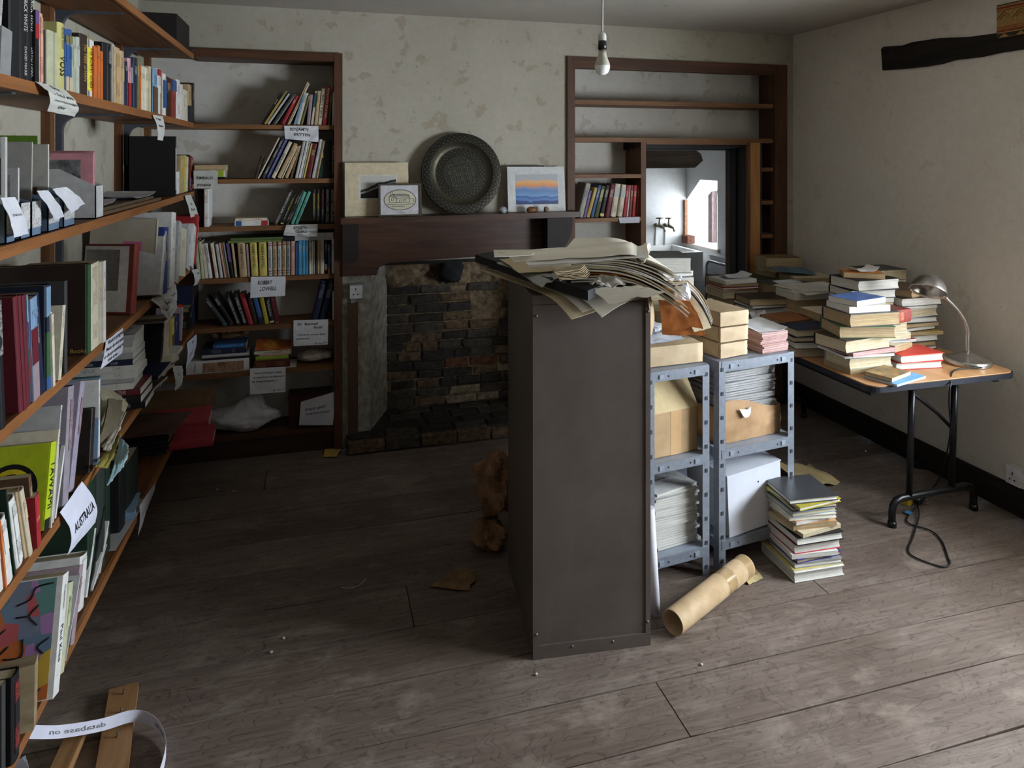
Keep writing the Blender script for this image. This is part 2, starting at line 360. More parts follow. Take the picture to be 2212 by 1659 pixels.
# raised brick hearth
hz = .085
h = struct(MB().box(XP0 + .02, 1.42, 4.17, 4.62, 0, hz - .012).build('floor_hearth', M('hearth_bed', C8(52, 46, 40), .95, .3, 30, .5)), 'raised brick hearth of the fireplace')
x = XP0 + .025
while x < 1.4:
    L = .215; brick(x + .004, min(x + L, 1.42) - .004, 4.14, 4.18, .006, hz - .008, random.choice([BR[4], BR[4], BR[2], BR[1]]), h, .004); x += L
def flag(x0, x1, y0, y1, mat):
    c = .006; j = .004; t = [(x0 + c, y0 + c), (x1 - c, y0 + c), (x1 - c, y1 - c), (x0 + c, y1 - c)]; o_ = [(x0, y0), (x1, y0), (x1, y1), (x0, y1)]
    vs = [(a, b_, hz - .016) for a, b_ in o_] + [(a + rnd(-j, j), b_ + rnd(-j, j), hz + rnd(-.001, .004)) for a, b_ in t]
    MB().add(vs, [(4, 5, 6, 7)] + [(k, (k + 1) % 4, (k + 1) % 4 + 4, k + 4) for k in range(4)]).build('brick', mat, h)
for r in range(4):
    y0 = 4.165 + r * .11; lo = .17 + .4 * max(0, y0 - YB); hi = 1.42 - .4 * max(0, y0 - YB); x = lo + (.06 if r % 2 else 0)
    if x > lo: flag(lo, x - .008, y0 + .003, y0 + .105, BR[0])
    while x < hi - .03:
        L = random.choice([.18, .21, .21]); flag(x, min(x + L, hi) - .008, y0 + .003, y0 + .105, random.choice([BR[0], BR[0], BR[1]])); x += L
# skirting on the right wall
struct(MB().box(XW - .022, XW, 2.06, YB, 0, .125).box(XW - .03, XW, 2.06, YB, .118, .135).build('baseboard_right', WBLK), 'dark stained skirting board')
struct(MB().box(XW - .022, XW, YR, 2.06, 0, .125).build('baseboard_right_near', WBLK))
# exposed timber lintel in the right wall (uneven outline)
o = Vector((XW, 0, 0)); top = [(1903, 106), (1908, 101), (1950, 98), (1970, 91), (2004, 86), (2030, 82), (2090, 80), (2150, 72), (2212, 62), (2290, 46)]
bot = [(1906, 152), (1950, 149), (2000, 144), (2035, 138), (2060, 130), (2120, 123), (2160, 114), (2212, 106), (2290, 92)]
out = [aX(u, v, XW - .012) for u, v in bot] + [aX(u, v, XW - .012) for u, v in top[::-1]]
struct(MB().prism(out, (.06, 0, 0)).build('trim_1', WBLK), 'black exposed timber set in the right wall')
# ---- scullery seen through the opening
KX, KY = 3.57, 6.28; w = MB()
w.box(1.0, 4.2, KY + .0, KY + .3, -.3, 2.2)
struct(w.build('wall_scullery_far', PLK), 'bright white scullery wall with taps')
w = MB(); hy0, hy1, hz0, hz1 = 5.72, KY, .87, 1.51
w.box(KX, 4.15, 4.75, hy0, -.3, 2.2).box(KX, 4.15, hy0, hy1, -.3, hz0)
w.prism([(KX, hy0, hz1), (KX, hy0, 2.2), (KX, hy1, 2.2), (KX, hy1, 1.30), (KX, 6.02, hz1)], (.58, 0, 0))
struct(w.build('wall_scullery_right', PLK), 'white scullery wall with a deep window opening')
struct(MB().box(.8, 1.0, 4.75, KY + .3, -.3, 2.2).build('wall_scullery_left', PLK))
struct(MB().box(.8, 4.2, 4.75, KY + .3, 2.0, 2.2).build('ceiling_scullery', PLK))
struct(MB().box(.8, 4.2, 4.3, KY + .3, -.4, -.3).build('floor_scullery', M('quarry', C8(120, 92, 76), .8)))
struct(MB().box(XP1, 2.10, 4.75, 4.8, -.4, 2.2).box(3.10, 3.6, 4.75, 4.8, -.4, 2.2).box(2.1, 3.1, 4.75, 4.8, 1.86, 2.2).box(2.1, 3.1, 4.3, 4.8, -.35, 0).build('wall_scullery_near', PLK))
wm = M('window_timber', C8(120, 104, 104), .8, .25, 20, .4, stretch=(9, 9, 1))
k2 = struct(MB().box(4.02, 4.1, hy0, hy1, hz0, hz0 + .03).build('window_2', wm), 'scullery window with a weathered timber mullion')
MB().box(3.79, 3.85, 6.17, 6.24, hz0, hz1).build('post', wm, k2); MB().box(3.855, 3.93, 6.13, 6.17, hz0, hz1).build('post', wm, k2); MB().box(3.98, 4.04, 5.9, 5.94, hz0, hz1).build('mullion', wm, k2)
struct(MB().box(KX - .03, 4.02, hy0 - .05, KY, .845, .872).build('trim_2', M('sill_white', C8(214, 208, 198), .7)), 'worn white scullery window sill')
# old frame of the opening
w = MB()
for i, (a, b_) in enumerate(((4.30, 4.36), (4.365, 4.40), (4.41, 4.44), (4.45, 4.50))): w.box(2.902 + .010 * (i % 2), 2.935, a, b_, 0, 1.84)
w.box(2.07, 2.90, 4.30, 4.36, 1.80, 1.85).box(2.07, 2.9, 4.37, 4.44, 1.795, 1.84).box(2.07, 2.9, 4.45, 4.52, 1.785, 1.84)
df = struct(w.build('door_1', WBLKZ), 'old black painted moulded door frame')
MB().box(2.918, 2.94, 4.505, 4.565, 0, 1.80).build('jamb', wood('wood_grey', C8(118, 104, 92), C8(58, 50, 44), 2, .9), df)
MB().box(2.07, 2.90, 4.52, 4.78, 1.785, 1.86).build('head', WBLKX, df)
# ================================================================== SHELVING
ZL = [.36, .77, 1.14, 1.545, 1.93, 2.315]      # tops of the long left shelves
XS = -.68                                       # their front edge
wsh = tag(empty('wall_shelving', (XL, 2, 0)), 'long orange-brown wooden shelves on brackets along the left wall', 'shelving')
wsh_m = wsh.matrix_world.inverted()
def part(mb, name, mat, par, **k):
    o = mb.build(name, mat, par); o.matrix_parent_inverse = par.matrix_world.inverted() if par.parent is None else Matrix.Identity(4); return o
bpy.context.view_layer.update()
for i, z in enumerate(ZL):
    mb = MB(); t = .026; y0, y1 = -.4, 4.235
    mb.box(XL + .032, XS - .012, y0, y1, z - t, z); part(mb, 'shelf', WSHY, wsh)
    part(MB().box(XS - .012, XS, y0, y1, z - t - .002, z + .001), 'shelf_edge', wood('wood_edge', C8(164, 108, 62), C8(124, 78, 42), 1), wsh)
steel = M('bracket_grey', C8(92, 96, 104), .5, .1, metal=.3)
for y in (.9, 1.9, 2.87, 3.80, 4.40):
    part(MB().box(XL, XL + .03, y, y + .045, 0, ZC - .15), 'upright', WSHZ, wsh)
    if y < 4.3:
        for z in ZL[1:]:
            mb = MB(); x0 = XL + .03; y_ = y + .05; n = 8; a = .025
            pts = [(x0, y_, z - .026), (x0 + .22, y_, z - .026), (x0 + .22, y_, z - .031)]
            pts += [(x0 + .022 + .05 * (1 - math.sin(k / n * math.pi / 2)), y_, z - .038 - .05 * (1 - math.cos(k / n * math.pi / 2))) for k in range(n + 1)]
            pts += [(x0 + .022, y_, z - .23), (x0, y_, z - .23)]
            mb.prism(pts, (0, .022, 0)); part(mb, 'bracket', steel, wsh)
# left alcove bookcase
bc = tag(empty('alcove_bookcase', (-.4, YB, 0)), 'dark wooden built-in bookcase left of the fireplace', 'bookcase'); bpy.context.view_layer.update()
ZAL = [.134, .498, .761, 1.041, 1.338, 1.611, 1.927]
for i, z in enumerate(ZAL):
    part(MB().box(XL + .03, .086, YB + .005, YA - .005, z - .026, z), 'shelf', WSH if i else WDX, bc)
part(MB().box(.084, .132, YB - .022, YA - .005, 0.0, ZA), 'post', WDZ, bc)
part(MB().box(XL + .28, .086, YB - .022, YB + .03, ZA - .05, ZA), 'top_rail', WDX, bc)
part(MB().box(XL + .28, .086, YB + .035, YA - .01, ZA - .045, ZA - .02), 'top_board', WDX, bc)
part(MB().box(XL + .02, .084, YB + .012, YB + .03, .0, .108), 'plinth', wood('wood_plinth', C8(70, 52, 36), C8(40, 29, 22), 0), bc)
# right alcove shelves
rb = tag(empty('alcove_shelves', (2.3, YB, 0)), 'wooden built-in shelves around the small opening right of the fireplace', 'shelves'); bpy.context.view_layer.update()
X0, X1 = XR0, 3.217
part(MB().box(X0, X0 + .052, YB - .02, YA - .005, .0, ZB2), 'post', WDZ, rb); part(MB().box(3.115, X1, YB - .02, YB + .03, 0, ZB2), 'post', WDZ, rb)
part(MB().box(3.17, X1, YB + .03, YA - .005, 0, ZB2), 'side_panel', WDZ, rb)
part(MB().box(X0 + .052, 3.115, YB - .02, YB + .03, ZB2 - .075, ZB2), 'top_rail', WDX, rb)
for z in (2.113, 1.866): part(MB().box(X0 + .052, 3.17, YB, YA - .005, z - .03, z), 'shelf', WSH, rb)
for z in (1.622, 1.333, 1.05, .75): part(MB().box(X0 + .052, 2.085, YB, YA - .005, z - .026, z), 'shelf', WSH, rb)
for z in (1.66, 1.425, 1.185, .93): part(MB().box(3.02, 3.17, YB, YA - .005, z - .026, z), 'shelf', WSH, rb)
part(MB().box(2.085, 2.122, YB, YA - .005, 0, 1.836), 'upright', WSHZ, rb)
part(MB().box(3.0, 3.022, YB, YA - .005, 0, 1.836), 'upright', WDZ, rb)
part(MB().box(2.925, 3.0, YB - .01, YB + .02, 0, 1.836), 'facing_board', WPINE, rb); part(MB().box(2.905, 2.925, YB, YB + .03, 0, 1.836), 'facing_strip', WSHZ, rb)
part(MB().box(2.122, 2.9, YB - .003, YB + .025, 1.822, 1.838), 'head_strip', WSH, rb)
# ------------------------------------------------------------------ mantel
mt = tag(empty('mantelpiece', (.85, YB, 1.1)), 'dark stained mantelpiece with a shelf and curved corbels over the fireplace', 'mantelpiece'); bpy.context.view_layer.update()
mb = MB(); n = 20
def shelfm(s, t): return (.118 + 1.468 * s, 4.095 + .15 * t, 1.386 + .008 * s)
mb.grid(shelfm, n, 1, 0, .034, False); part(mb, 'mantel_shelf', WMAN, mt)
part(MB().prism([(.132, 4.232, 1.03), (.33, 4.232, 1.03), (.345, 4.232, 1.075), (.40, 4.232, 1.10), (.9, 4.232, 1.115), (1.4, 4.232, 1.135), (1.545, 4.232, 1.135), (1.545, 4.232, 1.357), (.132, 4.232, 1.350)], (0, .06, 0)), 'lintel_board', WMAN, mt)
part(MB().box(.30, 1.40, 4.30, 4.42, 1.075, 1.13), 'soot_beam', WBLKX, mt)
for lx, rx, fl_ in ((.128, .218, 0), (1.37, 1.535, 1)):
    z1 = 1.352; h_ = .225 if not fl_ else .215; pts = [(lx, 4.11, z1 + .004 * fl_), (rx, 4.11, z1 + .004 * fl_)]
    for k in range(9):
        a = k / 8 * math.pi / 2
        if fl_: pts.append((lx + .03 + (rx - lx - .03) * math.cos(a), 4.11, z1 - .03 - (h_ - .03) * math.sin(a)))
    if fl_: pts.append((lx, 4.11, z1 - h_))
    else: pts += [(rx, 4.11, z1 - h_ + .03), (rx - .02, 4.11, z1 - h_), (lx, 4.11, z1 - h_)]
    part(MB().prism(pts[::-1], (0, .122, 0)), 'corbel', wood('wood_corbel', C8(40, 26, 22), C8(22, 15, 13), 2, .6), mt)
tag(MB().blob((.835, 4.53, .99), (.085, .05, .085), 3, .3, 10).build('flue_stone', M('stone_soot', C8(38, 38, 38), .9, .3, 20, .5)), 'black sooty stone lump projecting below the mantel at the back of the fireplace', 'stone')
# ------------------------------------------------------------------ sockets
def socket(name, mw, label, metal=False):
    """faces -Y locally; double=False single 13A socket"""
    e = tag(empty(name, mw), label, 'socket')
    bx = M('socket_box', C8(150, 152, 156), .45, .1, metal=.5) if metal else flat((214, 212, 206), .4)
    MB().box(-.043, .043, -.04, 0, -.043, .043).build('back_box', bx, e)
    pw = flat((220, 220, 222), .35)
    MB().box(-.04, .032, -.047, -.04, -.042, .034 if metal else .042).build('face_plate', pw, e)
    for x0, x1, z0, z1 in ((-.006, .0, .006, .018), (-.020, -.012, -.022, -.014), (.004, .012, -.022, -.014)): MB().box(x0 - .003, x1 - .003, -.0478, -.047, z0, z1).build('pin_hole', INK, e)
    MB().box(.012, .026, -.052, -.047, .012, .028).build('switch', pw, e)
    return e
p = aY(770, 626, YB); socket('socket', Matrix.Translation((p.x, YB - .002, p.z)), 'white switched socket on a grey metal box left of the fireplace', True)
cv = tag(MB().box(.165, .222, YB - .03, YB - .002, .0, p.z - .075).build('conduit_board', wood('wood_batten', C8(112, 84, 62), C8(76, 54, 40), 2, .8)), 'narrow vertical wooden batten below the socket beside the fireplace', 'batten')
tag(MB().tube([(.185, YB - .02, p.z - .04), (.185, YB - .018, p.z - .085)], .005).tube([(.196, YB - .02, p.z - .04), (.194, YB - .018, p.z - .085)], .005).build('cable_stub', flat((190, 188, 180))), 'two short white cables between the grey socket box and the batten', 'cable')
p = aX(2206, 1027, XW); socket('socket', Matrix.Translation((XW - .002, p.y, p.z)) @ Matrix.Rotation(-math.pi / 2, 4, 'Z'), 'white plastic socket low on the right wall above the skirting')
# ------------------------------------------------------------------ steel cabinet
A = aZ(1151, 1424, 0); B = aZ(1405, 1393, 0); ang = math.atan2(B.y - A.y, B.x - A.x); CW = (B - A).length; CD, CH = .56, 1.262
cab = tag(empty('steel_cabinet', Matrix.Translation(A) @ Matrix.Rotation(ang, 4, 'Z')), 'tall dark brown-grey steel cabinet standing on the floor under loose papers', 'cabinet')
CMW = cab.matrix_world.copy() if False else Matrix.Translation(A) @ Matrix.Rotation(ang, 4, 'Z')
def cab_mat():
    m, nt, b = base('cabinet_paint'); v = coords(nt); n1 = noise(nt, v, 5, 6, .65); n2 = noise(nt, coords(nt, (14, 14, 1.6)), 2.4, 8, .7, .6); rs = noise(nt, v, 7.5, 8, .7, .2); sc = noise(nt, coords(nt, (4, 4, 30)), 3, 2, .4, 3)
    c = mixc(nt, ramp(nt, n1, [(.35, 0), (.65, 1)]), C8(86, 77, 71), C8(98, 88, 82)); c = mixc(nt, ramp(nt, n2, [(.58, 0), (.75, .35)]), c, C8(112, 103, 92))
    c = mixc(nt, ramp(nt, rs, [(.70, 0), (.73, .6)]), c, C8(96, 66, 46)); c = mixc(nt, ramp(nt, sc, [(.496, 0), (.5, .3), (.504, 0)]), c, C8(130, 124, 116))
    nt.links.new(c, b.inputs['Base Color']); b.inputs['Roughness'].default_value = .42; b.inputs['Specular IOR Level'].default_value = .45; bumpn(nt, n1, b, .08, .004); return m
CM = cab_mat()
MB().box(.004, CW - .004, .004, CD, .0, CH - .035).build('body', CM, cab)
MB().box(-.002, CW + .002, -.002, CD + .002, CH - .032, CH).build('top', CM, cab)
MB().box(0, .022, -.001, .03, 0, CH - .034).build('corner_strip', CM, cab); MB().box(CW - .018, CW, -.001, .03, 0, CH - .034).build('corner_strip', CM, cab)
MB().box(.0, CW, -.003, .02, 0, .045).build('kick_plate', CM, cab)
for x, z_ in ((.012, .085), (CW - .012, .085), (.14, .03), (CW - .14, .03), (.012, CH - .07), (CW - .01, CH - .07)):
    MB().lathe([(0.0001, .004), (.004, .003), (.0055, 0)], 10, mat=Matrix.Translation((x, -.002, z_)) @ Matrix.Rotation(math.pi / 2, 4, 'X')).build('rivet', M('rivet', C8(112, 106, 100), .4, metal=.6), cab)
# ------------------------------------------------------------------ two low steel racks
RK = M('rack_steel', C8(140, 147, 158), .38, .1, 40, metal=.35, spec=.6); RKS = M('rack_shelf', C8(150, 158, 170), .5, .08, metal=.25); RKD = M('rack_slot', C8(56, 60, 68), .6)
def rack(loc, rz, w, L, zs, h, label):
    e = tag(empty('steel_rack', RZ(rz, loc)), label, 'rack', None); p_ = .034
    for x in (0, w):
        for y in (0, L):
            sx = 1 if x == 0 else -1; sy = 1 if y == 0 else -1
            po = MB().box(min(x, x + sx * p_), max(x, x + sx * p_), y - .001, y + .001, 0, h).box(x - .001, x + .001, min(y, y + sy * p_), max(y, y + sy * p_), 0, h).build('post', RK, e)
            if y == 0:
                for k in range(9):
                    zz = h - .035 - k * (h - .07) / 8
                    MB().box(x + sx * .010, x + sx * .022 if sx > 0 else x + sx * .010 - .0, -.0035, 0, zz - .008, zz + .008).build('slot', RKD, po) if sx > 0 else MB().box(x - .022, x - .010, -.0035, 0, zz - .008, zz + .008).build('slot', RKD, po)
    for z_ in zs:
        sh = MB().box(.002, w - .002, .002, L - .002, z_ - .004, z_).build('shelf', RKS, e)
        for y, y2 in ((-.003, .001), (L, L + .003)): 
            b_ = MB().box(p_ * .4, w - p_ * .4, y, y2, z_ - .040, z_ + .001).build('beam', RK, e)
            if y < 0:
                for x in (.055, w - .075):
                    MB().box(x, x + .022, -.007, -.003, z_ - .030, z_ - .012).build('clip', RKS, b_)
                    MB().lathe([(.0001, .0005), (.004, .0005)], 8, mat=Matrix.Translation((x + .045 if x < .1 else x - .022, -.0035, z_ - .022)) @ Matrix.Rotation(math.pi / 2, 4, 'X')).build('bolt_hole', INK, b_)
        for x, x2 in ((-.002, .002), (w - .002, w + .002)): MB().box(x, x2, p_ * .4, L - p_ * .4, z_ - .040, z_ + .001).build('beam', RK, e)
    return e
P1 = aZ(1553, 1232, 0); P2 = Vector((2.03, 2.637, 0)); ra = math.degrees(math.atan2(P2.y - P1.y, P2.x - P1.x)); RW = (P2 - P1).length
RZS = (.875, .505, .12)
R2 = RZ(ra, P1); rack(P1, ra, RW, .78, RZS, .878, 'low blue-grey steel rack holding brown paper parcels and a white carton')
P0 = aZ(1532, 1240, 0); RW1 = .305; R1o = Vector(P0) - Vector((math.cos(math.radians(ra)) * RW1, math.sin(math.radians(ra)) * RW1, 0))
R1 = RZ(ra, R1o); rack(R1o, ra, RW1, .78, RZS, .872, 'low blue-grey steel rack beside the cabinet holding a cardboard box and booklets')
# ------------------------------------------------------------------ folding table
TZ = .745; tb = tag(empty('folding_table', (2.72, 3.3, 0)), 'folding table with wood-effect top and black steel legs against the right wall', 'table'); bpy.context.view_layer.update()
def rrect(x0, x1, y0, y1, r, z, n=6):
    P = []
    for cx, cy, a0 in ((x1 - r, y1 - r, 0), (x0 + r, y1 - r, 90), (x0 + r, y0 + r, 180), (x1 - r, y0 + r, 270)):
        P += [(cx + r * math.cos(math.radians(a0 + 90 * k / n)), cy + r * math.sin(math.radians(a0 + 90 * k / n)), z) for k in range(n + 1)]
    return P
tx0, tx1, ty0, ty1 = 2.30, 3.13, 2.475, 4.22
part(MB().prism(rrect(tx0 + .008, tx1 - .008, ty0 + .008, ty1, .05, TZ - .022), (0, 0, .022)), 'table_top', wood('wood_laminate', C8(196, 150, 104), C8(172, 124, 80), 1, .42, spec=.5, bump=.05), tb)
part(MB().prism(rrect(tx0, tx1, ty0, ty1 + .005, .058, TZ - .028), (0, 0, .024)), 'table_edge', M('edge_black', C8(34, 36, 44), .45, .1), tb)
BKM = M('steel_black', C8(24, 24, 27), .32, .1, metal=.2, spec=.55)
part(MB().box(tx0 + .05, tx0 + .08, ty0 + .06, ty1, TZ - .06, TZ - .028), 'apron', BKM, tb); part(MB().box(tx1 - .08, tx1 - .05, ty0 + .06, ty1, TZ - .06, TZ - .028), 'apron', BKM, tb)
f0 = aZ(1927, 1137, 0); f1 = aZ(2103, 1100, 0); d = (f1 - f0); zb = .125
def foot(s): return f0 + d * s
arch = [foot(0), foot(0) + Vector((0, 0, .07))] + [foot(.1 * (1 - math.cos(a))) + Vector((0, 0, .07 + (zb - .07) * math.sin(a))) for a in (.5, 1.0, math.pi / 2)]
arch += [foot(.9 + .1 * math.sin(a)) + Vector((0, 0, .07 + (zb - .07) * math.cos(a))) for a in (0, .57, 1.07)] + [foot(1) + Vector((0, 0, .07)), foot(1)]
for k in range(2):
    off = Vector((0, 1.25 * k, 0))
    part(MB().tube([q + off for q in arch], .0165, 12), 'foot_bar', BKM, tb)
    for s in (.2, .72): part(MB().tube([foot(s) + off + Vector((0, 0, zb)), foot(s) + off + Vector((-.01, -.03 + .06 * k, TZ - .03))], .015, 12), 'leg', BKM, tb)
    for s in (0, 1): part(MB().lathe([(.0001, .0), (.02, 0), (.021, .016), (.0175, .026), (.0001, .026)], 12, mat=Matrix.Translation(foot(s) + off)), 'foot_cap', BKM, tb)
part(MB().tube([foot(.72) + Vector((0, 0, .42)), foot(.55) + Vector((0, 0, .50)), foot(.3) + Vector((0, .02, .60)), foot(.1) + Vector((0, .1, TZ - .03))], .009, 8), 'brace', BKM, tb)
# ------------------------------------------------------------------ desk lamp
lb = aZ(2090, 785, TZ)
lam = tag(empty('desk_lamp', Matrix.Translation(lb)), 'brushed steel gooseneck desk lamp standing on the folding table', 'lamp')
ST = M('lamp_steel', C8(190, 186, 180), .28, .1, 20, metal=.95)
MB().lathe([(.0001, .0), (.098, 0), (.1, .004), (.1, .022), (.094, .027), (.085, .026), (.06, .038), (.032, .05), (.014, .06), (.0001, .06)], 40).build('base', ST, lam)
fr = lambda u, v, y=0: aY(u, v, lb.y + y) - lb
gp = [fr(2090, 772, -.0), fr(2089, 735), fr(2090, 715), fr(2082, 692), fr(2068, 670), fr(2055, 656), fr(2044, 645), fr(2037, 634)]
gp[0].z = .05
def smooth(P, n=5):
    out = []
    for i in range(len(P) - 1):
        a, b_, c, d_ = P[max(i - 1, 0)], P[i], P[i + 1], P[min(i + 2, len(P) - 1)]
        for k in range(n):
            t = k / n; out.append(.5 * ((2 * b_) + (c - a) * t + (2 * a - 5 * b_ + 4 * c - d_) * t * t + (3 * b_ - a - 3 * c + d_) * t ** 3))
    return out + [P[-1]]
MB().tube(smooth([Vector(q) for q in gp]), .0095, 12).build('neck', ST, lam)
hc = fr(2006, 622); axis = (fr(1992, 650) - fr(2012, 603)); axis.y = -.03; axis.normalize()
q = Vector((0, 0, -1)).rotation_difference(axis).to_matrix().to_4x4()
hm = Matrix.Translation(hc) @ q
MB().lathe([(.0001, .062), (.03, .058), (.055, .042), (.070, .018), (.077, -.01), (.080, -.02), (.078, -.02), (.074, -.008), (.066, .018), (.05, .038), (.0001, .054)], 36, mat=hm).build('shade', ST, lam)
MB().lathe([(.0001, -.012), (.012, -.008), (.019, .008), (.015, .026), (.012, .045), (.0001, .05)], 16, mat=hm).build('bulb', M('bulb_glass_dark', C8(150, 146, 138), .15, spec=.6), lam)
lk = [lb + Vector((-.03, -.1, .012)), aZ(2062, 800, TZ + .006), aY(2053, 832, ty0 - .015), aY(2050, 870, ty0 + .02), aY(2052, 940, 2.62), aZ(2030, 1030, .16), aZ(1990, 1085, .008), aZ(1965, 1110, .006), aZ(1962, 1130, .006), aZ(2010, 1146, .006), aZ(2035, 1170, .006), aZ(2048, 1205, .006), aZ(2052, 1217, .006), aZ(2035, 1224, .006), aZ(1985, 1208, .006), aZ(1962, 1190, .006), aZ(1972, 1160, .006), aZ(1985, 1115, .012), aZ(1982, 1092, .012)]
tag(MB().tube(smooth(lk, 6), .0035, 8).build('lamp_cord', M('cord_black', C8(22, 22, 24), .5)), 'black lamp cord hanging off the table and looping on the floor', 'cord')
g = aZ(1960, 1087, .0); tag(MB().box(-.03, .03, -.018, .018, 0, .03, mat=RZ(20, g)).build('plug', flat((196, 170, 40), .5)), 'small yellow plug on the floor by the table foot', 'plug')
g = aZ(1983, 1090, .0); pl = tag(MB().blob((g.x, g.y, .022), (.026, .02, .02), 1, .1, 6).build('plug', BKM), 'black mains plug lying on the floor by the table foot', 'plug')
MB().box(g.x + .02, g.x + .035, g.y - .03, g.y - .025, .012, .018).box(g.x + .015, g.x + .03, g.y - .03, g.y - .025, .03, .036).build('pin', ST, pl)
g = aZ(1962, 1107, .009); tag(MB().box(-.016, .016, -.012, .012, 0, .002, mat=RZ(25, g)).build('cord_tag', flat((70, 140, 200), .5)), 'small blue paper tag on the lamp cord', 'tag')
g = aZ(2002, 1008, .0); ad = tag(MB().box(-.075, .075, -.045, .045, 0, .05, mat=RZ(-32, g)).build('power_adaptor', BKM), 'black power adaptor box on the floor under the table', 'adaptor')
MB().box(-.03, .03, -.018, .018, .0502, .051, mat=RZ(-32, g)).build('rating_label', lettering((190, 190, 190), (40, 40, 40), 0, .4), ad)
# ------------------------------------------------------------------ hanging bulb
bp = CP + ray(1301, 162) * 2.73
hb = tag(empty('pendant_bulb', Matrix.Translation(bp)), 'bare white light bulb hanging on a flex from the ceiling', 'light bulb')
MB().lathe([(.0001, 0), (.012, .0015), (.022, .008), (.029, .022), (.030, .036)], 28).build('globe', M('bulb_frost', C8(236, 236, 234), .3, .02, spec=.5), hb)
MB().lathe([(.030, .036), (.029, .044), (.022, .062), (.016, .080), (.0155, .092), (.0001, .093)], 28).build('bulb_body', M('bulb_base', C8(196, 190, 176), .4), hb)
MB().lathe([(.0135, .09), (.0135, .104), (.0001, .104)], 20).build('cap', M('brass_dull', C8(170, 160, 140), .4, metal=.8), hb)
MB().lathe([(.0001, .1), (.017, .1), (.017, .118), (.0155, .135), (.0001, .135)], 24).build('holder', BKM, hb)
MB().lathe([(.016, .134), (.0165, .15), (.014, .162), (.008, .168), (.0001, .168)], 24).build('holder_cap', flat((206, 204, 198), .4), hb)
MB().tube([(0, 0, .166), (0.001, 0, .3), (0, 0, ZC - bp.z)], .0038, 8).build('flex', flat((200, 198, 190), .5), hb)
# ================================================================== BOOKS
PAL = {'blk': ((34, 33, 36), 'black'), 'cha': ((70, 68, 68), 'charcoal'), 'nav': ((38, 46, 76), 'navy'), 'blu': ((52, 96, 158), 'blue'), 'lbl': ((130, 164, 198), 'light blue'),
       'sky': ((70, 160, 212), 'bright blue'), 'tea': ((40, 110, 122), 'teal'), 'mnt': ((92, 186, 162), 'mint green'), 'grn': ((62, 104, 66), 'green'), 'dgr': ((38, 60, 46), 'dark green'),
       'olv': ((136, 130, 78), 'olive'), 'lim': ((164, 190, 40), 'lime green'), 'yel': ((222, 200, 92), 'yellow'), 'gld': ((196, 158, 66), 'ochre'), 'org': ((226, 112, 44), 'orange'), 'red': ((186, 44, 50), 'red'),
       'mar': ((116, 34, 46), 'maroon'), 'pnk': ((222, 160, 170), 'pink'), 'pur': ((112, 80, 146), 'purple'), 'mau': ((166, 142, 150), 'mauve'), 'brn': ((112, 82, 58), 'brown'), 'dbr': ((64, 48, 40), 'dark brown'),
       'tan': ((200, 168, 122), 'tan'), 'bei': ((212, 196, 164), 'beige'), 'crm': ((226, 216, 190), 'cream'), 'wht': ((230, 228, 222), 'white'), 'gry': ((150, 150, 150), 'grey'), 'lgr': ((196, 196, 194), 'pale grey'),
       'sge': ((196, 198, 160), 'sage'), 'mdr': ((150, 60, 50), 'brick red'), 'sal': ((226, 168, 146), 'salmon')}
INKS = {'k': INK, 'w': INKW, 'g': INKG, 'y': INKYL, 'o': INKY, 'r': INKR}
ORD = 'first second third fourth fifth sixth seventh eighth ninth tenth eleventh twelfth thirteenth fourteenth fifteenth sixteenth seventeenth eighteenth nineteenth twentieth'.split()
TENS = {20: 'twenty', 30: 'thirty', 40: 'forty'}
def ordn(i):
    if i <= 20: return ORD[i - 1]
    if i % 10 == 0: return {30: 'thirtieth', 40: 'fortieth'}[i]
    return TENS[i // 10 * 10] + '-' + ORD[i % 10 - 1]
def soft(c): g = sum(c) / 3; return tuple(int(x * .84 + g * .16) for x in c)
def cmat(c, rough=.5): return flat(soft(PAL[c][0]) if isinstance(c, str) else c, rough)
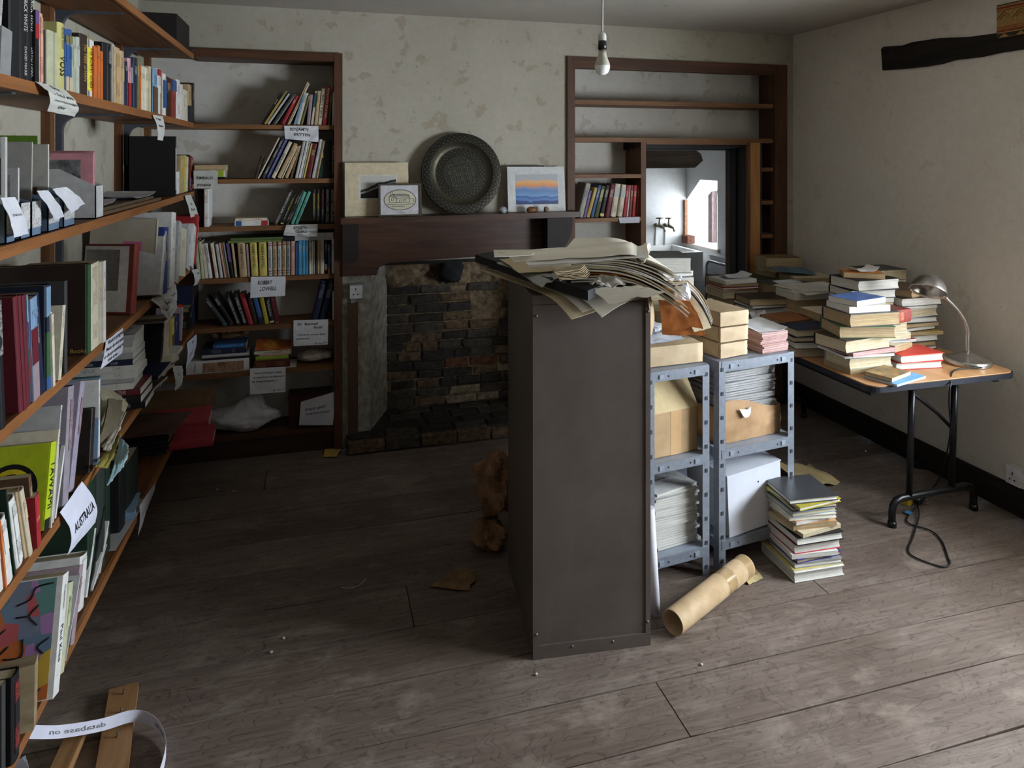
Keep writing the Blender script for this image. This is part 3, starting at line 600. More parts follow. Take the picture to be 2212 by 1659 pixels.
def book(mw, t, w, h, cov='tan', pg='c', hard=True, T=(), bands=(), face=None, name='book', label=None, group=None, cat='book', lett=None, cvm=None):
    """local: thickness x (centred), spine at y=0 facing -y, pages to +y, height z. returns the cover object (root)"""
    c = min(.0028 if hard else .0009, t * .2); b = min(t * .18, .006) if hard else .0006; n = 6
    o_ = [(t / 2, w)] + [(t / 2 * math.sin(a), b - b * math.cos(a)) if k not in (0, n) else (math.copysign(t / 2, a), b) for k, a in ((k, math.pi / 2 - math.pi * k / n) for k in range(n + 1))] + [(-t / 2, w)]
    ti = t / 2 - c
    i_ = [(-ti, w)] + [(ti * math.sin(a), b + c - b * math.cos(a) if 0 < k < n else b + c) for k, a in ((k, -math.pi / 2 + math.pi * k / n) for k in range(n + 1))] + [(ti, w)]
    pts = [(x, y, 0) for x, y in o_ + i_]; m = len(pts); N = len(o_)
    mb = MB(); vs = pts + [(x, y, h) for x, y, _ in pts]
    fs = [(i, (i + 1) % m, (i + 1) % m + m, i + m)[::-1] for i in range(m)]
    for i in range(N - 1): fs += [(i, i + 1, m - 2 - i, m - 1 - i), (i + m, m - 1 - i + m, m - 2 - i + m, i + 1 + m)]
    mb.add(vs, fs)
    root = mb.build(name, cvm or cmat(cov)); root.matrix_world = mw
    e = .003 if hard else 0.0004; f = .003 if hard else .0004; dz = e if hard else .0002
    pm = PG[pg]; n2 = 4; P = MB(); x = ti - .0002
    prof = [(x, w - f)] + [(x * (1 - 2 * k / n2), w - f - (min(.006, t * .2) * math.sin(math.pi * k / n2) if hard else 0)) for k in range(1, n2)] + [(-x, w - f), (-x, b + c), (x, b + c)]
    P.prism([(a, y, dz) for a, y in prof], (0, 0, h - 2 * dz)); pgo = P.build('pages', pm, root)
    ys_ = -.0006
    for bd in bands:
        z0, z1, bc_ = bd[:3]
        q = MB(); q.box(-t * .47, t * .47, ys_, b * .75, h * z0, h * z1); q.build('spine_band', bc_ if not isinstance(bc_, (str, tuple)) else cmat(bc_), root); 
    if bands: ys_ -= .0004
    for s, size, zc, ink, ln in T:
        L = ln * h if ln else None
        mm = frame((0 if len(s) == 0 else 0, ys_ - .0003, zc * h), (0, 0, -1), (1, 0, 0), (0, -1, 0))
        text(s, INKS[ink], root, mm, size * t * 1.25, 'spine_title', L)
    if lett:   # unreadable small print on the spine
        bg, ik, z0, z1 = lett; MB().box(-t * .3, t * .3, -.0005, b * .7, h * z0, h * z1).build('spine_lettering', lettering(bg, ik, 2, .45), root)
    if face is not None:      # print on the -x cover
        for (y0, y1, z0, z1, fm) in face: MB().box(-t / 2 - .0004, -t / 2 + .0002, w * y0, w * y1, h * z0, h * z1).build('cover_print', fm if not isinstance(fm, (str, tuple)) else cmat(fm), root)
    if label: tag(root, label, cat, group)
    return root
LIGHT = {'crm', 'wht', 'lgr', 'sge', 'bei', 'yel', 'tan', 'pnk', 'sal', 'lbl', 'slv', 'mnt', 'mau', 'org', 'gry'}
def auto_lett(c):
    rgb = PAL[c][0] if isinstance(c, str) else c
    return (rgb, (48, 40, 38) if c in LIGHT else (206, 196, 168), rnd(.45, .55), rnd(.8, .92))
BG = 'books standing on the shelves'
def desc(c, o): return o.get('d') or (PAL[c][1] + (' hardback' if o.get('hard', True) else ' paperback'))
def rowY(zs, yp, zm, items, where, y_bot, grp=BG, dmax=.19, start=1):
    """spines facing the room from the alcoves; zm=(ox,oy,s) zoom frame; item=(x0,x1,ytop,lean,colour,opts)"""
    ox, oy, s = zm; n = 0
    for it in items:
        x0, x1, yt, dx, c = it[:5]; o = it[5] if len(it) > 5 else {}
        u0, u1 = ox + x0 / s, ox + x1 / s; n += 1
        vb = oy + (y_bot(x0) if callable(y_bot) else y_bot) / s
        yq = yp + rnd(0, .012) + o.get('dy', 0)
        a = aY(u0, vb, yq); b_ = aY(u1, vb, yq); tp = aY((u0 + u1) / 2 + dx / s, oy + yt / s, yq)
        rise = max(.06, tp.z - zs); run = tp.x - (a.x + b_.x) / 2; ang = math.atan2(run, rise)
        t = max(.006, (b_.x - a.x) * math.cos(ang) - .0012); h = math.hypot(rise, run) - abs(math.sin(ang)) * t * .5
        w = min(dmax, o.get('w', h * .66))
        px = b_.x if ang > 0 else a.x
        mw = Matrix.Translation((px, yq, zs + .0008)) @ Matrix.Rotation(ang, 4, 'Y') @ Matrix.Translation((-t / 2 if ang > 0 else t / 2, 0, 0))
        kw = {k: v for k, v in o.items() if k in ('T', 'bands', 'pg', 'hard', 'face', 'lett', 'cvm')}
        if 'T' not in kw and 'lett' not in kw and t > .012: kw['lett'] = auto_lett(c)
        book(mw, t, w, h, c, name='book', label='%s, %s from left %s' % (desc(c, o), ordn(n), where), group=grp, **kw)
def rowX(zs, xp, zm, items, where, grp=BG, dmax=.24):
    """spines facing +x on the long left shelves; x0,x1 at the foot of the spine"""
    ox, oy, s = zm; n = 0
    for it in items:
        x0, x1, yt, dx, c = it[:5]; o = it[5] if len(it) > 5 else {}; n += 1
        xq = xp + o.get('dx', rnd(-.012, 0)); u0, u1 = ox + x0 / s, ox + x1 / s
        a = aX(u0, 500, xq); b_ = aX(u1, 500, xq); tp = aX((u0 + u1) / 2 + dx / s, oy + yt / s, xq)
        rise = max(.06, tp.z - zs); run = tp.y - (a.y + b_.y) / 2; ang = math.atan2(run, rise)
        t = max(.005, (b_.y - a.y) * math.cos(ang) - .001); h = o.get('h') or (math.hypot(rise, run) - abs(math.sin(ang)) * t * .5)
        w = min(o.get('w', min(h * .72, dmax)), xq - XL - .035)
        py = b_.y if ang > 0 else a.y
        mw = Matrix.Translation((xq, py, zs + .0012)) @ Matrix.Rotation(-ang, 4, 'X') @ Matrix.Translation((0, -t / 2 if ang > 0 else t / 2, 0)) @ Matrix.Rotation(math.pi / 2, 4, 'Z')
        kw = {k: v for k, v in o.items() if k in ('T', 'bands', 'pg', 'hard', 'face', 'lett', 'cvm')}
        if 'T' not in kw and 'lett' not in kw and t > .012: kw['lett'] = auto_lett(c)
        book(mw, t, w, h, c, name=o.get('n', 'book'), label='%s, %s from left %s' % (desc(c, o), ordn(n), where), group=grp, cat=o.get('cat', 'book'), **kw)
def lying(p, t, w, h, rz, c, label, spine=None, group=None, tilt=(0, 0), name='book', cat='book', **k):
    """book lying flat: p = centre of its underside; rz = direction the spine faces (0 = towards -Y, the room)"""
    m = Matrix.Translation(p) @ Matrix.Rotation(math.radians(rz), 4, 'Z') @ Matrix.Rotation(math.radians(tilt[0]), 4, 'X') @ Matrix.Rotation(math.radians(tilt[1]), 4, 'Y')
    # local x(thickness)->up, y(depth)->y, z(height)-> -x ... keep right handed
    m = m @ frame((h / 2, -w / 2, t / 2), (0, 0, 1), (0, 1, 0), (-1, 0, 0))
    return book(m, t, w, h, c, label=label, group=group, name=name, cat=cat, **k)
pb = dict(hard=False)
Z60, Z340, Z590 = (390, 60, 5.53), (390, 340, 5.53), (390, 590, 4.1475)
YS = YB + .022
rowY(1.927, YS, Z60, [(950, 985, 790, 235, 'blk'), (987, 1022, 755, 262, 'olv', dict(hard=False, bands=[(.0, .75, 'gld')])), (1026, 1055, 790, 255, 'lgr', pb), (1086, 1119, 790, 250, 'cha'), (1121, 1135, 800, 245, 'gry', pb),
    (1192, 1240, 815, 175, 'red'), (1250, 1268, 780, 190, 'mar', pb), (1270, 1288, 650, 240, 'tan', pb), (1290, 1305, 668, 235, 'crm', pb), (1345, 1377, 800, 118, 'lbl', pb),
    (1380, 1425, 780, 105, 'crm'), (1428, 1456, 812, 92, 'olv', dict(T=[('STRAVINSKY', .5, .62, 'k', .55)])), (1502, 1546, 800, 35, 'mau'), (1553, 1586, 757, 55, 'crm', dict(hard=False, bands=[(.52, .94, 'tea')])), (1592, 1634, 755, 42, 'tan'),
    (1638, 1688, 728, 48, 'crm', dict(T=[('BRITTEN', .55, .52, 'k', .62)], d='cream hardback with green-black title')), (1690, 1745, 690, 55, 'red', dict(T=[('BENJAMIN BRITTEN', .55, .55, 'w', .75)], d='tall bright red hardback with white title')), (1757, 1785, 765, 32, 'brn'), (1808, 1830, 770, 8, 'wht', pb)],
    'on the top left-alcove shelf', 1160)
rowY(1.611, YS, Z340, [(865, 912, -12, 85, 'dbr'), (914, 935, -238, 255, 'crm', pb), (962, 1002, -245, 250, 'cha', dict(T=[('', 1, .5, 'w', None)], lett=((70, 68, 68), (220, 216, 200), .1, .9))), (1012, 1055, -250, 245, 'nav', dict(cvm=flat((52, 62, 130), .45), T=[('A Musical Eye  The Visual World of Britten and Pears', .5, .5, 'w', .9)], d='royal blue hardback with white title')),
    (1072, 1124, -185, 215, 'crm', dict(T=[('Stravinsky', .72, .42, 'k', .5)], d='cream hardback with large black title')), (1142, 1194, -165, 208, 'tan'), (1202, 1220, -130, 180, 'crm', pb), (1234, 1280, -135, 165, 'tan'), (1302, 1330, -150, 118, 'brn'),
    (1362, 1400, -190, 98, 'lgr'), (1404, 1435, -190, 100, 'wht', pb), (1440, 1461, -185, 98, 'wht', pb), (1463, 1484, -165, 94, 'yel', pb), (1493, 1554, -165, 80, 'mar'), (1562, 1599, -215, 95, 'lgr'),
    (1601, 1620, -200, 90, 'crm', pb), (1622, 1640, -195, 86, 'tan', pb), (1645, 1690, -190, 68, 'dgr', dict(hard=False, bands=[(.55, .68, 'yel'), (.7, .78, 'blu')])), (1702, 1796, -200, 0, 'blk', dict(T=(), lett=None)), (1800, 1834, -195, 5, 'blk', dict(T=[('My Brother Benjamin', .5, .5, 'w', .75)], d='black hardback with thin white title'))],
    'on the second left-alcove shelf', 252)
KC = dict(T=[('KENNETH CLARK', .7, .62, 'w', .6), ('A Biography\nMeryle Secrest', .3, .17, 'w', .26)], d='black hardback with large white title')
KY_ = lambda i: dict(T=[('KENNETH CLARK', .55, .66, i, .44), ({'y': 'The Other Half', 'r': 'Another Part of the Wood'}[i], .4, .28, 'w', .3)], d='black hardback with %s title' % {'y': 'yellow', 'r': 'red'}[i])
rowY(1.338, YS, Z340, [(172, 272, 380, 0, 'dbr', dict(T=(), lett=None, dy=.03)), (276, 340, 380, 0, 'wht', dict(T=[('', 1, .5, 'r', None)], lett=((230, 228, 222), (170, 60, 50), .2, .95))), (1106, 1152, 388, 198, 'cha', KC), (1182, 1226, 430, 165, 'blk', dict(T=[('KENNETH CLARK', .5, .65, 'y', .4), ('The Other Half', .36, .3, 'w', .26)], bands=[(.02, .05, 'yel')], d='black hardback with yellow title and foot line')),
    (1242, 1260, 410, 180, 'blk', dict(hard=False, lett=((34, 33, 36), (220, 200, 200), .05, .95))), (1264, 1290, 395, 186, 'cha', dict(hard=False, lett=((50, 48, 50), (220, 200, 200), .05, .95))), (1308, 1350, 412, 158, 'mnt', dict(T=[('KENNETH CLARK', .5, .5, 'k', .5)])), (1360, 1400, 410, 162, 'mnt', dict(T=[('KENNETH CLARK', .5, .45, 'k', .5)])),
    (1576, 1612, 385, 0, 'blk', KY_('y')), (1630, 1660, 386, 0, 'blk', KY_('y')), (1682, 1712, 385, 0, 'blk', KY_('r')), (1730, 1780, 350, 0, 'blk', KC), (1790, 1840, 350, 0, 'blk', KC)],
    'on the third left-alcove shelf', 806)
RL = lambda c: dict(T=[('ROBERT LOWELL', .42, .58, 'k', .68), ('Ian Hamilton', .24, .66, 'k', .4)], d='thick %s biography hardback' % c)
NB = lambda d: dict(T=[('NOTEBOOK', .5, .5, 'k', .52)], bands=[(.87, .895, 'mdr'), (.93, .95, 'mdr'), (.13, .15, 'mdr'), (.07, .085, 'mdr')], d=d)
rowY(1.041, YS, Z340, [(205, 246, 1005, -45, 'sge', pb), (252, 290, 1008, -45, 'sge'), (296, 336, 1030, -48, 'crm', pb), (340, 386, 1030, -66, 'wht', dict(T=[('HISTORY', .7, .7, 'k', .5)], d='white hardback with big black title')), (391, 410, 1110, -50, 'mar', pb),
    (415, 456, 1025, -66, 'crm', dict(lett=((226, 216, 190), (170, 50, 44), .15, .9))), (472, 512, 1040, -60, 'lgr'), (526, 548, 1025, -70, 'sal', pb), (551, 569, 1020, -66, 'tan', pb), (571, 590, 1020, -66, 'gry', pb), (602, 640, 1020, -60, 'blk', dict(bands=[(.45, .98, 'pur')])),
    (651, 680, 1020, -50, 'tan'), (706, 800, 1008, -32, 'tan', RL('tan')), (806, 830, 1035, -25, 'mau', pb), (846, 932, 1005, -24, 'yel', RL('yellow')), (943, 1040, 1003, -14, 'yel', RL('yellow')),
    (1050, 1100, 1003, -8, 'lgr', NB('pale grey hardback with red lines')), (1106, 1154, 1000, -6, 'tan', NB('tan hardback with red lines')), (1161, 1209, 998, -3, 'lgr', NB('grey-green hardback with red lines')), (1215, 1264, 993, 0, 'tan', NB('brownish hardback with red lines')), (1267, 1312, 990, 0, 'gry', NB('grey hardback with red lines')),
    (1320, 1373, 1000, 0, 'sal'), (1375, 1400, 1020, 0, 'blu', pb), (1405, 1450, 990, 0, 'sky'), (1452, 1495, 990, 0, 'sky'), (1497, 1528, 995, 0, 'sky'), (1536, 1565, 990, 0, 'crm'), (1567, 1589, 998, 0, 'crm', pb), (1591, 1606, 1000, 0, 'lgr', pb),
    (1610, 1632, 1005, 0, 'dbr'), (1635, 1665, 985, 0, 'tan'), (1668, 1718, 980, 0, 'bei'), (1725, 1755, 985, 0, 'blk', dict(bands=[(.1, .28, 'lgr')])), (1760, 1790, 1040, 0, 'blu', dict(hard=False, bands=[(.0, .2, 'org')])), (1805, 1855, 975, 0, 'wht')],
    'on the fourth left-alcove shelf', lambda x: 1445 - (x - 200) * .035)
CO = dict(T=[('CORRIDORS OF POWER', .62, .47, 'w', .82)], d='black hardback with white capitals')
rowY(.761, YS, Z590, [(392, 432, 232, -190, 'cha', dict(bands=[(.03, .1, 'tea')], lett=((34, 33, 36), (220, 220, 214), .68, .9))), (446, 490, 205, -168, 'blk', dict(bands=[(.02, .06, 'mar')], lett=((34, 33, 36), (220, 220, 214), .68, .9))), (506, 545, 195, -110, 'blk', CO), (561, 605, 185, -98, 'blk', CO), (611, 655, 188, -85, 'red', dict(T=(), lett=None, d='plain red hardback')), (661, 700, 200, -70, 'dbr', dict(T=(), lett=None)),
    (707, 750, 225, -62, 'blu', dict(bands=[(.0, .25, 'nav')], d='mottled blue and navy hardback')), (756, 795, 222, -50, 'gld', dict(cvm=flat((190, 176, 50), .5), d='mustard yellow hardback')), (801, 845, 218, -48, 'blk', dict(T=[('The Second God', .55, .58, 'w', .6)], bands=[(.03, .1, 'crm')], d='black hardback with white script title')), (849, 880, 215, -45, 'mar', dict(hard=False, bands=[(.0, .04, 'org')])),
    (1170, 1225, 68, 88, 'nav', dict(lett=((38, 46, 76), (150, 150, 170), .55, .9), d='tall worn navy hardback')), (1237, 1292, 65, 92, 'nav', dict(lett=((38, 46, 76), (150, 150, 170), .55, .9), d='tall worn navy hardback')), (1300, 1352, 110, 0, 'blk', dict(T=(), lett=None, dy=.03)), (1360, 1394, 160, 0, 'crm')],
    'on the fifth left-alcove shelf', 455)
ZR = (1190, 80, 3.072)
PT = dict(T=(), lett=((214, 200, 180), (120, 60, 60), .05, .55), bands=[(.6, .9, 'lgr')], d='white hardback with red-brown pattern')
rowY(1.333, YS, ZR, [(178, 213, 972, 55, 'gry', dict(cvm=flat((176, 172, 160), .6), d='thick grey-cream hardback')), (214, 231, 1020, 42, 'pur', pb), (233, 258, 1000, 55, 'gld'), (262, 284, 985, 55, 'blu'), (286, 315, 990, 50, 'olv', dict(cvm=flat((84, 88, 60), .6), d='dark olive hardback')), (321, 350, 985, 45, 'blk', dict(bands=[(.03, .12, 'yel')])), (358, 390, 980, 40, 'mar'),
    (395, 432, 975, 34, 'crm', PT), (443, 475, 980, 30, 'crm', PT), (479, 500, 985, 24, 'red'), (502, 514, 985, 22, 'wht', pb), (516, 535, 985, 16, 'mdr'), (538, 560, 985, 14, 'red'), (566, 590, 985, 10, 'mdr'), (595, 612, 985, 8, 'tea', dict(cvm=flat((86, 120, 130), .6)))],
    'on the shelf right of the mantelpiece', 1192, dmax=.17)
# ================================================================== LOOSE SHEETS
def paper(col=(224, 224, 226)): return M('paper_%d_%d_%d' % col, C8(*col), .8, .05, 9, .12, spec=.15)
def wrinkle(p, amp, fr=9, seed=0): return MN.fractal(Vector(p) * fr + Vector((seed * 3.1, seed * 1.7, seed)), 1, 2, 3) * amp
def sheet(name, fn, mat, label=None, cat='paper', lines=(), nu=22, nv=22, thick=.0006, group=None, parent=None, ink=INK, flip=1):
    """curved sheet from fn(s,t); lines=(text,sc,tc,width,height[,ink]) printed on its surface"""
    o = MB().grid(fn, nu, nv, 0, thick).build(name, mat, parent)
    for L in lines:
        s_, sc, tc, ws, ht = L[:5]; ik = L[5] if len(L) > 5 else ink; sh = L[6] if len(L) > 6 else .15
        me = text_mesh(s_, ik, shear=sh, bold=.014).copy(); n = len(me.vertices)
        if not n: continue
        xs = [v.co.x for v in me.vertices]; w = max(xs) - min(xs)
        for v in me.vertices:
            a, b_ = sc + v.co.x / w * ws, tc - v.co.y * ht * 1.35
            p = Vector(fn(a, b_)); e = .01
            nn = (Vector(fn(a + e, b_)) - p).cross(Vector(fn(a, b_ + e)) - p); nn = nn.normalized() if nn.length > 1e-12 else Vector((0, -1, 0))
            v.co = p + nn * .0016 * flip
        t_ = bpy.data.objects.new('handwriting', me); COL.objects.link(t_); t_.parent = o
    if label: tag(o, label, cat, group)
    return o
def quad(c, bulge=0.0, n=(0, -1, 0), amp=0.0, seed=0, curl=0.0):
    """surface through corners tl,tr,br,bl"""
    tl, tr, br, bl = [Vector(x) for x in c]; n = Vector(n)
    def f(s, t):
        p = (tl * (1 - s) + tr * s) * (1 - t) + (bl * (1 - s) + br * s) * t
        p = p + n * (bulge * math.sin(math.pi * min(max(t, 0), 1)) + curl * t * t)
        if amp: p = p + n * wrinkle((s, t, 0), amp, 3.2, seed)
        return p
    return f
# ---- hand-written notes on the left alcove shelves (plane just before the shelf edges)
def noteY(px, y, label, lines, bulge=.006, amp=.002, col=(224, 225, 230), seed=1, curl=0.01, name='paper_note'):
    c = [aY(u, v, y) for u, v in px]
    return sheet(name, quad(c, bulge, (0, -1, 0), amp, seed, curl), paper(col), label, 'note', lines, flip=-1)
yn = YB - .004
noteY([(614, 272), (688, 272), (688, 307), (616, 300)], yn, 'white folded note under the top left-alcove shelf of leaning books', [('BENJAMIN', .42, .25, .55, .22), ('BRITTEN', .5, .62, .5, .2)], .004, .006, seed=4)
noteY([(618, 486), (686, 484), (686, 511), (612, 508)], yn, 'crumpled grey-white note below the mint green books', [('KENNETH', .45, .3, .4, .22), ('CLARK', .5, .62, .35, .22)], .01, .014, (200, 200, 196), 6)
noteY([(542, 598), (617, 597), (616, 638), (541, 643)], yn, 'white note in capitals hanging below the thick yellow biographies', [('ROBERT', .4, .3, .42, .2), ('LOWELL', .5, .6, .48, .2)], .003, .003, seed=8)
noteY([(634, 692), (709, 690), (708, 743), (634, 747)], yn, 'white note hanging below the two tall navy books', [('Sir  Rennell', .4, .16, .6, .11), ('Rodd', .7, .3, .24, .11), ('- more in corner base', .5, .57, .85, .075), ('exhibition.', .27, .72, .38, .075), ('AE  Sep 2019', .78, .93, .36, .06)], .004, .003, seed=9)
noteY([(540, 796), (617, 792), (617, 845), (540, 851)], yn, 'white note hanging below the maroon and lime green books', [('See individual notes', .5, .2, .78, .075), ('in each book to discover', .52, .36, .86, .075), ("its 'interestingness' :)", .42, .52, .72, .075), ('AE  Nov 19', .8, .9, .34, .055)], .003, .002, seed=10)
noteY([(650, 868), (727, 845), (719, 917), (646, 917)], yn - .006, 'white note leaning against the dark red wooden box', [('Empty gold', .42, .38, .58, .1), ('sculpture boxes', .5, .56, .7, .09)], .004, .002, (206, 204, 212), 11)
# ================================================================== LONG LEFT SHELVES
ZA1, ZA2, ZA3, ZA4, ZA5 = (0, 0, 4.608), (0, 230, 4.608), (0, 540, 4.608), (0, 800, 4.608), (0, 1000, 4.608)
PW = lambda extra: dict(T=[('PATRICK WHITE', .62, .74, 'w', .42), ('DAVID MARR', .4, .22, 'w', .3)], d='tall black biography hardback')
XSP = -.695
rowX(1.93, XSP, ZA1, [(-70, -10, -150, 60, 'lgr', dict(w=.2)), (0, 108, 290, 20, 'gry', dict(hard=False, T=(), lett=None, w=.16, d='plain grey slipcase')), (112, 214, -130, 0, 'blk', dict(T=(), lett=None)), (218, 284, -140, 0, 'blk', PW(0)), (286, 350, -135, 0, 'blk', PW(0)), (353, 393, 110, 0, 'blk', dict(hard=False, bands=[(.62, .82, 'red'), (.82, .99, 'pur')])),
    (396, 440, 140, -2, 'sal', dict(lett=((226, 168, 146), (110, 60, 50), .05, .95))), (446, 484, 310, -2, 'blk', dict(T=[("PATRICK WHITE  THE AUNT'S STORY", .42, .5, 'w', .9)])), (487, 555, 315, 0, 'sge', dict(T=(), lett=None)), (557, 590, 335, 0, 'sge', dict(T=(), lett=None)), (593, 655, 235, -4, 'olv', dict(cvm=flat((206, 198, 128), .5), T=[('VOSS', .9, .36, 'k', .3), ('PATRICK WHITE', .38, .78, 'k', .32)], d='pale yellow-green hardback with big black title')),
    (657, 690, 295, 0, 'blu', dict(bands=[(.0, .25, 'bei'), (.78, .9, 'olv')])), (692, 725, 300, 0, 'blu', dict(bands=[(.0, .25, 'bei'), (.78, .9, 'olv')])), (728, 768, 375, 0, 'sge', dict(cvm=flat((176, 180, 164), .5), d='grey-green hardback')), (771, 800, 375, 0, 'lgr', dict(cvm=flat((190, 196, 180), .5), d='pale grey-green hardback')), (806, 884, 350, 0, 'dbr', dict(T=[('The TREE of MAN', .42, .55, 'o', .6)])),
    (889, 934, 400, 0, 'yel', dict(cvm=flat((236, 222, 70), .5), T=[('The BURNT ONES', .75, .52, 'k', .68)], bands=[(.86, .99, 'wht'), (.0, .13, 'wht')], d='bright yellow hardback with heavy black title')), (938, 970, 470, 0, 'org', dict(hard=False)), (973, 1000, 460, 0, 'org', pb), (1002, 1028, 515, 0, 'org', pb),
    (1032, 1079, 430, 0, 'blk', dict(T=(), lett=None)), (1082, 1114, 440, 0, 'blk', dict(lett=((34, 33, 36), (220, 220, 220), .6, .95))), (1117, 1145, 450, 0, 'lgr', pb), (1148, 1205, 480, 0, 'tan', dict(lett=((200, 168, 122), (84, 60, 40), .1, .9))), (1207, 1244, 515, 0, 'tan'), (1247, 1279, 615, 0, 'nav'), (1282, 1307, 585, 0, 'pnk', dict(bands=[(0, .5, 'red')])),
    (1310, 1339, 580, 0, 'nav', dict(bands=[(.5, .8, 'lgr')])), (1341, 1369, 580, 0, 'nav'), (1371, 1391, 585, 0, 'olv', pb), (1394, 1409, 655, 0, 'org', pb), (1411, 1449, 665, 0, 'crm'), (1451, 1479, 680, 0, 'crm'), (1481, 1505, 665, 0, 'bei', pb), (1511, 1531, 690, 0, 'tea', pb), (1533, 1574, 690, 0, 'lbl', dict(bands=[(0, .6, 'brn')])),
    (1576, 1605, 690, 0, 'wht', dict(bands=[(.85, .99, 'red')])), (1609, 1631, 725, 0, 'tan', pb), (1633, 1660, 740, 0, 'wht', dict(bands=[(.2, .85, 'blu')])), (1663, 1704, 775, 0, 'dbr'), (1706, 1719, 790, 0, 'crm', pb), (1721, 1760, 797, 0, 'mdr', dict(bands=[(.7, .98, 'blu')])), (1763, 1799, 800, 0, 'wht', dict(lett=((230, 228, 222), (180, 50, 40), .1, .95))), (1801, 1820, 845, 0, 'wht', pb), (1823, 1878, 900, 0, 'crm'), (1881, 1918, 850, 0, 'tan'), (1921, 1936, 830, 0, 'dbr', pb)],
    'on the upper left-wall shelf')
b0 = aX(1937 / 4.608, 262, -.705); bw = .055
e = tag(empty('boxed_set', Matrix.Translation((-.75, 4.2, 1.931))), 'small black boxed set with orange and blue panels at upper shelf end', 'boxed set')
MB().box(-.045, .065, -.03, .03, 0, .092).build('box', flat((52, 54, 58), .5), e)
MB().box(-.04, .045, -.0306, -.03, .045, .088).build('panel', lettering((224, 110, 80), (40, 50, 60), 0, .35), e); MB().box(-.04, .015, -.0306, -.03, .006, .043).build('panel', flat((86, 130, 160)), e); MB().box(.017, .045, -.0306, -.03, .006, .043).build('panel', flat((206, 160, 70)), e)
tag(MB().box(-.95, -.70, 3.86, 4.22, 2.317, 2.47).build('storage_box', flat((40, 34, 32), .7)), 'black box at the far end of the topmost left-wall shelf', 'box')
# ---- third level: magazine files, portfolio
def mag_file(y0, y1, mat, label, front=.16, tall=.26, xf=-.69, z=1.546, dep=.235, contents=()):
    """open-topped file: spine panel faces +x, sides cut on the slant"""
    e = tag(empty('magazine_file', Matrix.Translation((xf, y0, z))), label, 'magazine file', 'magazine files on the left wall'); t = .003; w = y1 - y0
    MB().box(-t, 0, 0, w, 0, front).build('front_panel', mat, e); MB().box(-dep, -dep + t, 0, w, 0, tall).build('back_panel', mat, e); MB().box(-dep, 0, 0, w, 0, t).build('base', mat, e)
    for y in (0, w - t): MB().prism([(-dep, y, 0), (0, y, 0), (0, y, front), (-dep * .45, y, tall), (-dep, y, tall)], (0, t, 0)).build('side_panel', mat, e)
    return e
bwp = lettering((226, 226, 224), (30, 30, 34), 1, .28); bl = flat((108, 128, 152), .5)
for i, (a, b_) in enumerate(((60, 150), (205, 300), (315, 410), (480, 590), (635, 742))):
    y0, y1 = aX(a / 4.608, 480, -.69).y, aX(b_ / 4.608, 480, -.69).y
    e = mag_file(y0, y1, bl, 'blue magazine file with black and white speckled front, %s from left' % ORD[i], .088, .125)
    MB().box(.0, .0008, .002, y1 - y0 - .002, .022, .088).build('front_print', bwp, e)
    MB().box(.0009, .0014, (y1 - y0) * .25, (y1 - y0) * .8, .045, .070).build('label', flat((222, 220, 216)), e)
ya, yb_ = aX(955 / 4.608, 480, -.69).y, aX(1012 / 4.608, 480, -.69).y
mag_file(ya, yb_ + .02, flat((206, 206, 206), .5), 'white magazine file holding pink folders beside the speckled files', .105, .16)
Yf = lambda x: aX(x / 4.608, 480, -.69).y
for i, (dx, c, d) in enumerate(((0, (216, 150, 160), 'first'), (.008, (214, 160, 168), 'second'), (.016, (206, 146, 158), 'third'))):
    o = tag(MB().box(-.90, -.70, ya + .006 + dx, ya + .011 + dx, 1.551, 1.551 + .205 + .004 * i).build('pink_folder', flat(c, .6)), 'pink card folder in the white magazine file, %s from front' % d, 'folder', 'pink folders')
    if i == 0: MB().box(-.86, -.735, ya + .0052, ya + .006, 1.66, 1.735).build('cover_photo', M('photo_dark', C8(60, 60, 62), .4, .5, 40, col2=C8(150, 150, 150)), o)
def stand(xf, y, z, t, w, h, mat, label, lean=0, rot=0, name='booklet', cat='booklet', pic=None, grp=None):
    """upright booklet, cover to the camera; pic=(x0,x1,z0,z1,material) in cover fractions from its outer lower corner"""
    e = empty(name, Matrix.Translation((xf, y, z)) @ Matrix.Rotation(math.radians(rot), 4, 'Z') @ Matrix.Rotation(math.radians(lean), 4, 'X'))
    MB().box(-w, 0, 0, t, 0, h).build('cover', mat, e); MB().box(-w + .001, -.002, t * .2, t * .8, .0005, h + .0006).build('pages', PG['w'], e)
    for p in (pic or ()):
        a, b_, c, d, m = p; MB().box(-w + w * a, -w + w * b_, -.0006, 0, h * c, h * d).build('cover_picture', m, e)
    return tag(e, label, cat, grp)
phd = M('photo_grey', C8(96, 96, 96), .45, .5, 14, col2=C8(34, 34, 36)); phl = M('photo_pale', C8(190, 188, 186), .45, .3, 16, col2=C8(120, 118, 118)); phb = M('photo_brown', C8(150, 110, 84), .45, .4, 14, col2=C8(58, 40, 34)); phc = M('photo_colour', C8(186, 130, 60), .45, .4, 10, col2=C8(120, 40, 40))
phs = M('photo_sea', C8(120, 150, 170), .45, .4, 12, col2=C8(150, 140, 70)); php = M('photo_blue', C8(90, 100, 170), .45, .4, 12, col2=C8(40, 40, 90)); phe = M('photo_engraving', C8(172, 164, 162), .6, .4, 50, col2=C8(96, 84, 88), stretch=(1, 1, 3))
stand(-.705, Yf(125), 1.547, .012, .16, .245, flat((196, 194, 192), .5), 'pale booklet with dark photograph standing in the first speckled file', lean=0, pic=[(.1, .95, .45, .8, phd)])
stand(-.705, Yf(250), 1.549, .008, .15, .17, flat((214, 212, 210), .5), 'white booklet with a bird-like dark drawing in the second speckled file', pic=[(.15, .9, .4, .9, phl)])
